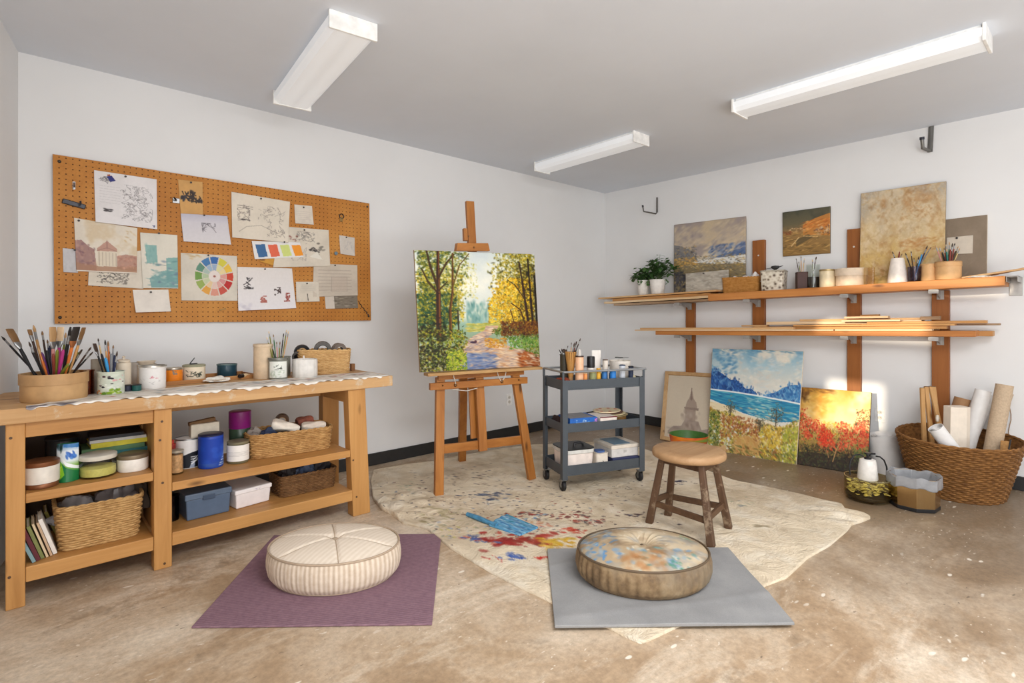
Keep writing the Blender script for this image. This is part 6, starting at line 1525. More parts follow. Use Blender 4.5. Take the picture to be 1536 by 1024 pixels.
brushes_in((x, y, r, h, z), [(857, 513, .0, 'tan', 'dark', 'thin', 1), (862, 513, -.02, 'dark brown', 'dark', 'round', 1.1), (865, 512, .02, 'red brown', 'dark', 'stub', .9), (871, 507, .0, 'dark brown', 'dark', 'thin', 1.3), (868, 516, -.02, 'black', 'dark', 'stub', .9)], 'in the slatted wooden cup', 'brushes in the slatted cup', inset=.8, fl=.09)
q = ctop(863, 875.5, 534, -.10, Z1); x, y, r, h, z = q
t = thing('pump_bottle', 'peach bottle with orange base and clear cap on the cart top', 'bottle', (x, y, z))
build('body', MB().lathe([(0, 0), (r * .95, 0), (r, .004), (r, h - .008), (r * .8, h), (0, h)], seg=28), plain('peach plastic', S(226, 178, 142), .4), t, smooth=40)
build('orange_base', MB().lathe([(r + .0006, .001), (r + .0006, .04)], seg=28), plain('orange plastic', S(222, 120, 60), .4), t, smooth=40)
build('dark_collar', MB().lathe([(r * .9, h - .004), (r * 1.01, h - .004), (r * 1.01, h + .004), (0, h + .004)], seg=28), plain('brown collar', S(70, 48, 38), .5), t, smooth=40)
build('clear_cap', MB().lathe([(0, h), (r * .42, h), (r * .42, h + .035), (r * .3, h + .05), (0, h + .052)], seg=20), plain('frosted cap', S(196, 190, 184), .3), t, smooth=40)
q = ctop(880.5, 892, 534, -.06, Z1); x, y, r, h, z = q
t = vessel('bottle', 'white bottle with big black cap in middle of the cart top', 'bottle', (x, y, r, h * .62, z), plain('white bottle', S(226, 222, 216), .4), False)
build('cap', MB().lathe([(0, h * .62), (r, h * .62), (r * 1.03, h * .64), (r * 1.05, h * .97), (r * .95, h), (0, h)], seg=28), M_BLACKP, t, smooth=40)
q = ctop(887, 902, 525, .06, Z1); x, y, r, h, z = q
t = thing('paint_tube', 'large white squeeze tube standing on its cap at the cart back', 'paint tube', (x, y, z), ca)
build('cap', MB().lathe([(0, 0), (r * .7, 0), (r * .7, .02), (0, .02)], seg=24), plain('white cap', S(214, 208, 202), .4), t, smooth=40)
def tubef(u, v):
    a = 2 * math.pi * u; w_ = r * (.85 + .2 * v); dp = r * (.85 - .8 * v); return Vector((w_ * math.cos(a), dp * math.sin(a), .02 + (h - .02) * v))
build('body', MB().grid(tubef, 28, 12, wrap=True), plain('white tube', S(232, 226, 218), .4), t, smooth=60)
def pot(x0, x1, yt, yl, col, nm, lidc=None):
    q = ctop(x0, x1, yt, yl, Z1); t = vessel('paint_pot', nm, 'paint pot', q, rgb(*col), False)
    if lidc: lid(t, q[2] * 1.02, q[3], .008, rgb(*lidc))
pot(894.5, 901, 552, -.12, (226, 168, 50), 'narrow yellow paint pot at front of the cart top')
pot(884, 894, 558, -.12, (136, 140, 96), 'low green glass paint pot at front of the cart top', (196, 184, 130))
pot(902.5, 911, 556, -.12, (52, 112, 176), 'blue and white paint pot left of the brighter blue pot', (206, 206, 202))
pot(914.5, 924, 557, -.118, (40, 120, 196), 'bright blue paint pot at front of the cart top', (60, 140, 210))
pot(875.5, 881, 560, -.122, (226, 148, 84), 'tiny orange paint pot beside the peach bottle', (236, 210, 170))
pot(904, 912, 540, -.02, (222, 212, 200), 'cream pot with brown lid in middle of the cart top', (110, 88, 76))
pot(929, 938, 548, -.10, (196, 200, 206), 'pale grey pot in front of the white bowl', (60, 72, 96))
pot(942.5, 950, 550, -.10, (34, 46, 72), 'navy paint pot at right front of the cart top', (24, 26, 34))
q = ctop(914, 946, 536, .06, Z1); x, y, r, h, z = q
t = thing('white_bowl', 'white bowl heaped with grey scraps at right of the cart top', 'bowl', (x, y, z))
build('bowl', MB().lathe([(0, 0), (r * .6, 0), (r * .9, h * .4), (r, h * .9), (r * .96, h * .9), (r * .85, h * .42), (0, h * .2)], seg=36), plain('white bowl', S(224, 216, 206), .4), t, smooth=50)
crumple('rag', 'grey rag heaped in the white bowl on the cart', 'rag', (x, y, z + h * .55), r * .75, r * .7, .05, plain('pale grey rag', S(196, 188, 176), .85, 0, .25, 40), 51)
p = cart(.10, .07, Z1 + h * .9 + .012); tag(build('palette_knife', MB().beam((-.07, 0, .012), (.02, 0, .004), .012, .008, (0, 1, 0)).beam((.02, 0, .004), (.09, 0, 0), .016, .003, (0, 1, 0)), plain('dark steel', S(46, 56, 56), .4, .6), None, bevel=.001), 'dark palette knife lying across the white bowl on the cart', 'palette knife').location = (x + .0, y - .01, z + h * .92 + .012)
q = ctop(905, 915, 553, -.055, Z1)
p = cart(-CL / 2 + .07, -.02, Z1); crumple('rag', 'rust red rag in left corner of the cart top tray', 'rag', p, .05, .09, .05, plain('rust red cloth', S(140, 62, 40), .85), 53, ca)
p = cart(CL / 2 - .05, -.09, Z1); crumple('rag', 'olive-white rag at right corner of the cart top tray', 'rag', p, .03, .05, .05, plain('olive white rag', S(190, 180, 150), .85), 54, ca)
# middle tray
def cbox(name, label, cat, x0, x1, y0, y1, z, h, col, rot=0, parts=None):
    c = cart((x0 + x1) / 2, (y0 + y1) / 2, z); t = thing(name, label, cat, c, ca + rot); w_, dp = x1 - x0, y1 - y0
    return t, w_, dp
ta, w_, dp = cbox('paint_box', 'bright blue printed box on the cart middle shelf', 'box', -.27, -.05, -.148, .04, Z2, .05, None)
build('carton', MB().box(-w_ / 2, w_ / 2, -dp / 2, dp / 2, 0, .086), rgb(34, 92, 170), ta, bevel=.003)
A = Art(90, 30, (40, 100, 180), 4); A.dabs(14, (.1, .1, .7, .9), [(90, 160, 220), (200, 214, 226), (30, 70, 150)], (.03, .08), (.06, .14), (-.4, .4), (.5, .9)); A.dabs(10, (.82, .05, 1, .95), [(150, 60, 140), (200, 120, 180)], (.03, .06), (.1, .2), (0, 3), (.6, .9)); A.lines_of_text(.25, .7, .3, .7, 2, (220, 226, 232), .05, .7)
art_grid('printed_front', lambda u, v: Vector(((u - .5) * w_ * .98, -dp / 2 - .0008, .084 - .082 * v)), A, M_PAPER, ta)
build('grey_top', MB().box(-w_ / 2 + .004, w_ / 2 - .03, -dp / 2 + .01, dp / 2 - .004, .0862, .088), rgb(128, 126, 128), ta)
tb, w_, dp = cbox('paper_box', 'white paper box with maroon edge on the cart middle shelf', 'box', -.035, .11, -.148, .02, Z2, .06, None, .06)
build('carton', MB().add([(-w_ / 2 * .9, -dp / 2, 0), (w_ / 2 * .9, -dp / 2, 0), (w_ / 2 * .9, dp / 2, 0), (-w_ / 2 * .9, dp / 2, 0), (-w_ / 2, -dp / 2, .075), (w_ / 2, -dp / 2, .075), (w_ / 2, dp / 2, .085), (-w_ / 2, dp / 2, .085)], [(3, 2, 1, 0), (4, 5, 6, 7)] + [(i, (i + 1) % 4, 4 + (i + 1) % 4, 4 + i) for i in range(4)]), rgb(226, 214, 204), tb, bevel=.004)
build('maroon_edge', MB().beam((-w_ / 2, -dp / 2, .079), (w_ / 2, -dp / 2, .077), .006, .006, (0, 0, 1)), rgb(110, 44, 50), tb)
rr = random.Random(5); zz = Z2
t = thing('tin', 'small amber tin carrying the palette stack on the cart', 'tin', cart(.205, -.03, Z2)); build('body', MB().lathe([(0, 0), (.05, 0), (.05, .055), (0, .055)], seg=28), rgb(120, 86, 40), t, smooth=40)
t = thing('tin', 'dark maroon tin under the palettes at right of cart middle shelf', 'tin', cart(.20, .085, Z2)); build('body', MB().lathe([(0, 0), (.05, 0), (.05, .055), (0, .055)], seg=28), rgb(62, 36, 40), t, smooth=40)
zz = Z2 + .0555
for k, (c, nm) in enumerate((((150, 134, 96), 'lowest olive palette'), ((206, 190, 150), 'cream palette in middle'), ((92, 62, 48), 'brown palette second from top'), ((214, 196, 160), 'cream palette on top'))):
    t = thing('palette', nm + ' of the stack on the cart middle shelf', 'palette', cart(.17 - .012 * k, .02 + .004 * k, zz + .0005), ca + rr.uniform(-.15, .15), 'palettes stacked on the cart')
    n = 40; mb = MB(); mb.prism([((.125 - .006 * k) * math.cos(2 * math.pi * i / n) * (1 + .06 * math.cos(4 * math.pi * i / n)), .095 * math.sin(2 * math.pi * i / n)) for i in range(n)], 0, .007)
    build('board', mb, rgb(*c), t, bevel=.001)
    mb = MB()
    for j in range(6): a = j * .9; mb.lathe([(0, .0095), (.012, .008), (.014, .007)], (.08 * math.cos(a), .06 * math.sin(a), 0), 10)
    build('dried_paint', mb, rgb(120 + 20 * k, 70, 60), t, smooth=50); zz += .0105
crumple('cloth_bundle', 'dark cloth bundle at left end of the cart middle shelf', 'cloth', cart(-.28, .02, Z2), .022, .10, .055, plain('dark plum cloth', S(52, 36, 36), .9), 61, ca)
# bottom tray
t = thing('food_container', 'white round-cornered container with black latch lid on cart bottom shelf', 'container', cart(-.185, -.032, Z3), ca)
def rbox(hx, hy, z0, z1, p=7, k0=1.0, k1=1.0):
    g, L_ = rounded_rect(hx, hy, p=p); n = 48; mb = MB()
    for z, k in ((z0, k0), (z1, k1)): mb.v += [(g(i / n)[0] * k, g(i / n)[1] * k, z) for i in range(n)]
    mb.f += [tuple(range(n))[::-1], tuple(range(n, 2 * n))] + [(i, (i + 1) % n, n + (i + 1) % n, n + i) for i in range(n)]; return mb
build('body', rbox(.115, .115, 0, .135, k0=.93), rgb(226, 214, 206), t, smooth=40, bevel=.003)
build('lid', rbox(.12, .12, .137, .165), rgb(206, 204, 198), t, smooth=40, bevel=.004)
build('black_gasket', rbox(.122, .122, .1655, .171), M_BLACKP, t, smooth=40)
build('handle', MB().tube([(-.02, -.05, .168), (-.015, -.05, .195), (.03, -.05, .20), (.05, -.05, .19), (.055, -.05, .168)], .009, 8), M_BLACKP, t, smooth=60)
build('red_stripe', MB().box(-.06, .10, -.1135, -.112, .004, .022), rgb(176, 92, 90), t)
t = thing('tea_tin', 'small square white tin with blue lid on the cart bottom shelf', 'tin', cart(-.005, -.098, Z3), ca)
build('body', rbox(.047, .047, 0, .118, 8), rgb(224, 214, 200), t, smooth=40); build('lid', rbox(.049, .049, .118, .124, 8), rgb(206, 196, 180), t, smooth=40)
build('blue_lid', rbox(.034, .034, .124, .136, 3), rgb(70, 96, 146), t, smooth=40)
A = Art(30, 40, (224, 214, 200), 3); A.scrib(8, (.3, .4, .7, .75), (70, 64, 64), .03, .8, .12); art_grid('label', lambda u, v: Vector(((u - .5) * .07, -.0478, .10 - .08 * v)), A, M_PAPER, t)
t = thing('tool_case', 'navy blue flat case under the grey box on cart bottom shelf', 'case', cart(.19, -.012, Z3), ca)
build('body', MB().box(-.115, .115, -.135, .135, 0, .078), rgb(40, 46, 82), t, bevel=.006); build('pale_trim', MB().box(-.08, .08, -.1365, -.135, .050, .056), rgb(196, 196, 206), t)
t = thing('storage_box', 'grey-white lidded box on top of the navy case, cart bottom shelf', 'box', cart(.185, -.012, Z3 + .0785), ca + .03)
build('body', MB().box(-.115, .115, -.122, .122, 0, .066), rgb(204, 200, 196), t, bevel=.004); build('lid', MB().box(-.12, .12, -.127, .127, .062, .088), rgb(214, 204, 190), t, bevel=.004); build('blue_top', MB().box(-.08, .06, -.10, .10, .0882, .0905), rgb(110, 134, 150), t)
build('clasp', MB().box(-.012, .012, -.1235, -.122, .03, .05), rgb(176, 172, 168), t)

# ================================================================== WALL RACK WITH BOARDS
RKZ = wood('rack post wood', S(118, 66, 26), S(148, 88, 38), S(166, 104, 50), 'z', .5)
BOARD = wood('shelf board wood', S(160, 98, 44), S(184, 118, 58), S(202, 138, 76), 'y', .5)
LATHY = [wood('lath wood %d' % k, c1, c2, c3, 'y', .55) for k, (c1, c2, c3) in enumerate(((S(186, 138, 88), S(208, 166, 116), S(222, 186, 140)), (S(206, 170, 124), S(224, 192, 150), S(234, 208, 172)), (S(170, 116, 62), S(194, 142, 84), S(210, 162, 104)), (S(130, 100, 72), S(156, 126, 96), S(176, 148, 118))))]
BRK = plain('galvanised bracket', S(168, 164, 160), .4, .5)
XF = 4.92                       # front edge of the shelf boards
XFL = 4.945
def zu(y): return 1.383 + (2.2 - y) * .032        # underside of the upper board
def zl(y): return 1.027 + (3.138 - y) * .0235     # underside of the lower boards
posts = []
PX = WB - .042
for k, (xa, xb, ytop, nm) in enumerate(((1028.5, 1041, None, 'brown wall post nearest the room corner, behind the framed tower print'), (1128.5, 1146.5, 360, 'brown wall post rising between lake painting and speckled jar'), (1270.5, 1291, 343, 'brown wall post rising beside the big abstract canvas'), (1397.5, 1424, None, 'brown wall post running down into the big wicker basket area'))):
    pa, pb_ = on_x(xa, HZ, PX), on_x(xb, HZ, PX); ya, yb_ = sorted((pa.y, pb_.y)); ym = (ya + yb_) / 2
    zt_ = on_x((xa + xb) / 2, ytop, PX).z if ytop else zu(ym) - .001
    t = thing('wall_post', nm, 'shelf post', (WB, ym, 0), 0, 'posts of the wall rack'); posts.append((ya, yb_, ym))
    z0_ = .101
    build('upright', MB().box(-.042, 0, ya - ym, yb_ - ym, 0 + z0_, zt_), RKZ, t, bevel=.003)
    for zf in (zu, zl):
        z = zf(ym) - .001; yo = -.0
        mb = MB().box(-.30, -.042, -.022, .022, z - .004, z).box(-.046, -.042, -.022, .022, z - .07, z)
        mb.add([(-.046, -.002, z - .065), (-.046, .002, z - .065), (-.046, .002, z - .004), (-.046, -.002, z - .004), (-.24, -.002, z - .004), (-.24, .002, z - .004)], [(0, 3, 4), (1, 5, 2), (0, 4, 5, 1), (0, 1, 2, 3), (3, 2, 5, 4)])
        mb.box(-.302, -.290, -.03, .03, z - .03, z - .002)
        build('bracket', mb, BRK, t)
    if ytop:
        sp_ = on_x((xa + xb) / 2, 383 if k == 1 else 370, PX - .001); build('screw', MB().lathe([(0, 0), (.008, 0), (.006, .004), (0, .005)], seg=12).xf(Matrix.Rotation(-math.pi / 2, 4, 'Y')), plain('white screw cap', S(220, 216, 210), .4), t).location = (-.0425, sp_.y - ym, sp_.z)
# main upper board (rests on the brackets)
def board(name, label, y0, y1, x0, x1, zf, lift, th, mat, group=None, bevel=.003, yaw=0.0, cat='board', rise=0.0):
    """board lying along the wall from y0 (far) to y1 (near)"""
    c = Vector(((x0 + x1) / 2, (y0 + y1) / 2, 0)); c.z = zf(c.y) + lift
    mb = MB(); hw, hl = (x1 - x0) / 2, abs(y0 - y1) / 2
    sl = (zf(c.y - hl) - zf(c.y + hl)) / (2 * hl) + rise
    vs = []
    for z in (0, th):
        for y in (-hl, hl):
            for x in (-hw, hw): vs.append((x + yaw * y, y, z - sl * y))
    mb.add(vs, [(0, 2, 3, 1), (4, 5, 7, 6), (0, 1, 5, 4), (2, 6, 7, 3), (0, 4, 6, 2), (1, 3, 7, 5)])
    o = build(name, mb, mat, None, bevel=bevel); o.location = c; return tag(o, label, cat, group)
yA, yB_ = on_x(1062, HZ, XF).y, on_x(1507, HZ, XF).y
UT = .066
board('shelf_board', 'thick orange-brown upper shelf board carrying jars and canvases', yA, yB_, XF, WB - .044, zu, 0, UT, BOARD, None, .004)
G = 'stacked boards at the left end of the upper shelf'
board('thin_board', 'pale board on top of the stack under the potted plants', 3.93, 2.50, XFL, WB - .05, zu, UT + .022, .017, LATHY[0], G, .0015)
board('thin_board', 'pale middle board of the stack under the potted plants', 3.84, 2.46, XFL - .012, WB - .06, zu, .030, .022, LATHY[1], G, .0015, .006)
board('thin_board', 'grey-brown bottom board of the stack under the potted plants', 3.70, yA + .004, XFL - .015, WB - .05, zu, .0005, .022, LATHY[3], G, .0015)
board('thin_board', 'short filler board between stacked boards beside the upper shelf board', 3.75, yA + .006, XFL + .03, WB - .07, zu, .054, .030, LATHY[2], G, .0015)
# lower boards and laths
def yx(px, x=XF): return on_x(px, HZ, x).y
G = 'timber laid on the lower wall shelf'
LT = .042
board('shelf_board', 'long brown lower shelf plank resting on the brackets', yx(983), yx(1464), XF, XF + .14, zl, 0, LT, BOARD, None, .004)
board('timber_board', 'second lower plank behind the front plank, longer at the right', yx(1000), yx(1487, 5.0), XF + .145, WB - .045, zl, 0, .038, LATHY[2], G)
def lath(label, pa, pb_, x0, x1, lift, th, m_, yaw=0.0, rise=0.0): board('timber_lath', label, yx(pa, x0), yx(pb_, x0), x0, x1, zl, lift, th, m_, G, .0015, yaw, 'lath', rise)
lath('long pale-edged lath sticking out furthest left on the lower shelf', 952, 1250, XF - .012, XF + .075, LT + .0005, .012, LATHY[1])
lath('long thin lath above the pale-edged lath on the lower shelf', 960, 1190, XF + .0, XF + .05, LT + .013, .018, LATHY[0])
lath('thin cream lath along the front of the lower shelf, right half', 1252, 1398, XF - .008, XF + .06, LT + .0005, .013, LATHY[1])
lath('mid brown lath in middle of the lower shelf pile', 1130, 1420, XF + .055, XF + .12, LT + .014, .022, LATHY[2])
lath('wide pale board lying on the lower shelf timber pile', 1150, 1405, XF + .125, XF + .24, LT + .0005, .034, LATHY[0])
lath('flat yellow lath below the top of the lower shelf pile', 1190, 1432, XF + .03, XF + .105, LT + .037, .014, LATHY[2], -.01)
lath('grey weathered lath jutting out at far right of the lower shelf', 1320, 1500, XF + .13, XF + .19, LT + .036, .014, LATHY[3])
lath('square-cut lath jutting right under the grey lath on the lower shelf', 1300, 1480, XF + .065, XF + .125, LT + .052, .020, LATHY[2])
lath('short offcut lying on left part of the lower shelf pile', 1112, 1150, XF + .10, XF + .16, LT + .036, .016, LATHY[0])
lath('broad cream board on top of the lower shelf pile', 1150, 1382, XF + .11, XF + .22, LT + .053, .026, LATHY[1], -.015)
lath('slim cream lath at front top of the lower shelf pile', 1262, 1350, XF + .02, XF + .08, LT + .073, .012, LATHY[1], .01)
lath('honey coloured lath topping the lower shelf pile', 1200, 1400, XF + .13, XF + .2, LT + .080, .018, LATHY[0], -.02)
lath('short white offcut block topmost on the lower shelf pile', 1266, 1332, XF + .06, XF + .13, LT + .099, .016, LATHY[1], .02)
lath('little dark-ended offcut at the back top of the lower shelf pile', 1290, 1318, XF + .20, XF + .25, LT + .099, .03, LATHY[2])
lath('brown split lath end with dark bark near the fourth post', 1380, 1410, XF + .10, XF + .15, LT + .0805, .026, LATHY[3], .1)
# laths leaning on the upper shelf, running out of the picture at the right
G2 = 'laths leaning up at the right end of the upper shelf'
for k, (pa, pb2, nm) in enumerate((((1443, 419), (1545, 402), 'front slim lath of the pair rising past the right end of the upper shelf'), ((1470, 417), (1560, 398), 'rear slim lath of the pair rising past the right end of the upper shelf'))):
    a_, b_ = on_x(*pa, 5.0 + .05 * k), on_x(*pb2, 5.0 + .05 * k); a_.z = zu(a_.y) + UT + .008
    o = build('timber_lath', MB().beam(a_ - (a_ + b_) / 2, b_ - (a_ + b_) / 2, .05, .012, (1, 0, 0)), LATHY[k * 2], None, bevel=.002); o.location = (a_ + b_) / 2; tag(o, nm, 'lath', G2)
# extra bracket at the right edge
p = on_x(1524, 416, WB - .0)
t = thing('wall_bracket', 'pale grey double shelf bracket on the wall at the right picture edge', 'bracket', p)
build('arm', MB().box(-.26, 0, -.03, .03, -.006, 0).box(-.26, 0, -.03, -.026, -.04, 0).box(-.26, 0, .026, .03, -.04, 0), BRK, t, bevel=.002)
build('wall_plate', MB().box(-.006, 0, -.035, .035, -.13, .0), BRK, t, bevel=.002)

# ---------------------------------------------------------------- on the upper shelf
def zs(y): return zu(y) + UT + .0012
def zs2(y): return zu(y) + UT + .022 + .017 + .0012
def us(x0, x1, yt, xw):
    y = on_x((x0 + x1) / 2, HZ, xw).y; return cyl_x(x0, x1, yt, xw, zs(y)) + (zs(y),)
def leaf_mesh(mb, p, d, l, w_, droop=.3, up=Vector((0, 0, 1))):
    d = d.normalized(); s = d.cross(up); s = s.normalized() if s.length > 1e-3 else Vector((1, 0, 0)); n = s.cross(d)
    rows = []; 
    for k, (f_, ww) in enumerate(((0, .1), (.3, .9), (.6, 1), (.85, .6), (1, .02))):
        c = p + d * (l * f_) - Vector((0, 0, 1)) * (droop * l * f_ * f_); rows.append([c - s * (w_ * ww) + n * (.15 * w_ * ww), c, c + s * (w_ * ww) + n * (.15 * w_ * ww)])
    o = len(mb.v)
    for r_ in rows: mb.v += [tuple(q) for q in r_]
    for k in range(4):
        for j in range(2): a = o + k * 3 + j; mb.f.append((a, a + 1, a + 4, a + 3))
LEAF = plain('leaf green', S(80, 116, 62), .5, 0, .35, 14)
def plant(label, x0, x1, yt, xw, ntop, seed, spread, hgt):
    y = on_x((x0 + x1) / 2, HZ, xw).y; z = zs2(y); x, y, r, h = cyl_x(x0, x1, yt, xw, z)
    t = thing('potted_plant', label, 'plant', (x, y, z), 0, 'plants on the upper shelf')
    build('pot', MB().lathe([(0, 0), (r * .74, 0), (r * .76, .003), (r * .97, h - .012), (r * 1.0, h - .012), (r * 1.0, h), (r * .93, h), (r * .9, h - .014), (0, h - .014)], seg=36), plain('white flower pot', S(232, 228, 222), .45), t, smooth=40)
    build('soil', MB().lathe([(0, h - .010), (r * .9, h - .011)], seg=24), rgb(52, 38, 28), t)
    rr = random.Random(seed); mbs, mbl = MB(), MB()
    for k in range(ntop):
        a = rr.uniform(0, 6.28); s = rr.uniform(.1, 1) ; hh = hgt * rr.uniform(.4, 1) * (1.1 - .5 * s); e = Vector((math.cos(a) * spread * s * .35, math.sin(a) * spread * s, h + hh)); b = Vector((math.cos(a) * r * .3, math.sin(a) * r * .3, h - .01)); m_ = (b + e) / 2 + Vector((0, 0, hh * .25))
        mbs.tube([b, m_, e], .0016, 4)
        for j in range(9):
            q = rr.uniform(.25, 1.05); p = b * (1 - q) ** 2 + m_ * 2 * q * (1 - q) + e * q * q; al = rr.uniform(0, 6.28)
            leaf_mesh(mbl, p, Vector((math.cos(al) * .6, math.sin(al), rr.uniform(-.3, .5))), rr.uniform(.045, .08), rr.uniform(.016, .026), rr.uniform(.1, .6))
    for k in range(4):
        a = rr.uniform(0, 6.28); 
        b = Vector((math.cos(a) * r * .9, math.sin(a) * r * .9, h)); e = b + Vector((math.cos(a) * .04, math.sin(a) * .03, -.05 * rr.uniform(.3, 1)))
        mbs.tube([b, (b + e) / 2 + Vector((0, 0, .025)), e], .0014, 4)
        for j in range(5):
            q = j / 4; leaf_mesh(mbl, b * (1 - q) + e * q + Vector((0, 0, .05 * q * (1 - q))), Vector((rr.uniform(-1, 1), rr.uniform(-1, 1), -.2)), .028, .010, .5)
    build('stems', mbs, rgb(70, 88, 44), t); build('foliage', mbl, LEAF, t, smooth=60)
plant('bushy green plant in the larger white pot on the upper shelf', 974.5, 998.5, 418.5, 5.06, 32, 5, .25, .27)
plant('smaller green plant in white pot nearest the room corner', 956, 974, 420, 5.08, 18, 8, .15, .13)

# lake landscape canvas leaning on the wall
def lean_quad(tl, tr, br, bl, xtop, xbot):
    return [on_x(*tl, xtop), on_x(*tr, xtop), on_x(*br, xbot), on_x(*bl, xbot)]
def fixz(q, zb):
    """stand a leaning panel on its support"""
    for i in (2, 3): q[i].z = zb(q[i].y)
    return q
A = Art(150, 140, (196, 180, 160), 31); A.kn, A.kl, A.kh = 1.8, .8, .7
A.vgrad([(0, (160, 146, 136)), (.2, (184, 168, 150)), (.42, (206, 188, 160)), (.5, (206, 200, 190)), (.56, (214, 212, 206)), (1, (120, 110, 80))])
A.mottle(4, 3, (206, 186, 150), .45, .65, .7); A.mottle(5, 7, (150, 140, 140), .52, .72, .8)
A.dabs(120, (0, .05, 1, .42), [(206, 184, 150), (190, 170, 146), (164, 152, 146), (216, 198, 166), (150, 140, 138)], (.05, .12), (.02, .05), (-.9, -.3), (.3, .6), 1.4)
A.dabs(120, (.52, .36, 1, .53), [(92, 116, 156), (76, 100, 144), (128, 144, 170), (60, 82, 124), (160, 170, 184)], (.03, .07), (.015, .03), (-.8, -.3), (.4, .8), 1.5); A.poly([(.5, .54), (.75, .49), (1, .42), (1, .53)], (72, 96, 140), .6)
A.poly([(.28, .56), (1, .53), (1, .64), (.4, .62)], (216, 216, 212), .9)
A.poly([(0, .3), (.12, .33), (.28, .42), (.36, .55), (.2, .6), (0, .5)], (112, 112, 116), .85); A.dabs(100, (0, .34, .34, .56), [(96, 98, 104), (130, 122, 110), (84, 84, 88), (170, 140, 90)], (.02, .05), (.01, .025), (0, 3), (.5, .8), 1.8)
A.poly([(0, .5), (.3, .58), (.6, .62), (1, .65), (1, 1), (0, 1)], (128, 112, 80), .9)
A.dabs(420, (0, .5, 1, 1), [(170, 140, 80), (200, 166, 90), (110, 100, 76), (92, 92, 84), (150, 120, 70), (84, 78, 66), (214, 184, 120), (130, 124, 110)], (.02, .05), (.01, .022), (-.5, .8), (.5, .85), 1.8)
A.dabs(60, (.0, .7, .2, 1), [(60, 62, 76), (78, 76, 84), (48, 50, 60)], (.03, .06), (.02, .04), (0, 3), (.5, .8), 1.6); A.dabs(60, (0, .5, .35, .62), [(206, 160, 80), (190, 140, 70), (214, 176, 110)], (.02, .04), (.01, .02), (-.3, .5), (.5, .9), 1.8)
q = fixz(lean_quad((1011, 337), (1118.5, 324), (1118, 435), (1010.5, 437), WB - .012, WB - .09), zs2)
canvas_picture('canvas_painting', 'lake landscape painting with cloudy sky leaning on upper shelf behind plants', 'painting', q, A, .018, (150, 134, 112))
# small whitewashed board in front
A = Art(70, 36, (186, 178, 164), 3); A.mottle(6, 4, (150, 142, 130), .45, .7, .8); A.dabs(60, (0, .2, 1, .9), [(206, 198, 184), (160, 150, 138), (196, 188, 172)], (.03, .08), (.02, .06), (-.3, .3), (.3, .6), 1.6); A.dab(.44, .1, .03, .05, 0, (60, 56, 56))
q = fixz(lean_quad((1028, 410), (1092.5, 404), (1092.5, 435), (1028, 436.5), 5.08, 5.045), zs2)
canvas_picture('small_panel', 'small whitewashed panel propped before the lake landscape', 'panel', q, A, .01, (170, 160, 144), None, 'panel_face', 'panel_body')
# basket with tissue
xw = 5.02; pa, pb2 = on_x(1082, HZ, xw), on_x(1137, HZ, xw); ym = (pa.y + pb2.y) / 2; L = abs(pa.y - pb2.y); zb_ = zs(ym); hh = EYE + (HZ - 415.5) * depth(on_x(1110, HZ, xw)) / F - zb_
BAM = wicker_mat('amber rattan', S(166, 112, 52), S(190, 136, 70), S(206, 156, 90))
wicker_basket('rattan_basket', 'low amber rattan basket of white tissue on the upper shelf', (xw + .075, ym, zb_), .068, L / 2 - .008, .075, L / 2, hh - .008, BAM, 0, 7, .0085, .02, .0022)
for k, (dy, sx_, sz_) in enumerate(((.07, .05, .055), (-.03, .055, .05), (-.12, .045, .065))):
    crumple('crumpled_paper', ['white tissue crumpled at left in the amber rattan basket', 'white tissue in middle of the amber rattan basket', 'pinkish white tissue rising at right of the amber rattan basket'][k], 'tissue', (xw + .075, ym + dy, zb_ + hh * .62), .05, sx_, sz_, plain('white tissue %d' % (k % 2), S(230 - 4 * k, 224 - 8 * k, 220 - 10 * k), .85), 71 + k, 1.3)
# speckled square jar with dark bird knob
y = on_x(1161, HZ, 5.06).y; z = zs(y); r = 16.5 / F * depth(on_x(1161, HZ, 5.06)); hh = EYE + (HZ - 408) * depth(on_x(1161, HZ, 5.06)) / F - z
t = thing('speckled_jar', 'square speckled grey jar with a dark bird-shaped lid knob', 'jar', (5.06, y, z), .18)
m, nt, b = mat_base('speckled glaze'); vo = nt.nodes.new('ShaderNodeTexVoronoi'); vo.inputs['Scale'].default_value = 34; nt.links.new(coords(nt), vo.inputs['Vector']); nt.links.new(ramp(nt, vo.outputs['Distance'], [(.25, S(96, 80, 66)), (.42, S(186, 174, 154)), (.7, S(214, 206, 190))]), b.inputs['Base Color']); b.inputs['Roughness'].default_value = .4
build('body', rbox(r, r, 0, hh, 8, .92, 1), m, t, smooth=40, bevel=.003)
build('lid', rbox(r * 1.03, r * 1.03, hh, hh + .012, 8), plain('grey glaze lid', S(170, 162, 146), .4), t, smooth=40)
build('wire_bail', MB().tube([(0, r * .9, hh + .012), (0, r * .6, hh + .035), (0, 0, hh + .038), (0, -r * .3, hh + .03)], .003, 6), M_STEEL, t, smooth=60)
build('bird_knob', MB().lathe([(0, 0), (.010, 0), (.008, .012), (.018, .022), (.026, .034), (.020, .046), (0, .050)], (0, -.01, hh + .010), 20, .6, 1.5).beam((0, -.04, hh + .045), (0, -.075, hh + .055), .012, .010, (1, 0, 0), .004, .004), plain('black iron', S(44, 42, 42), .5), t, smooth=50)
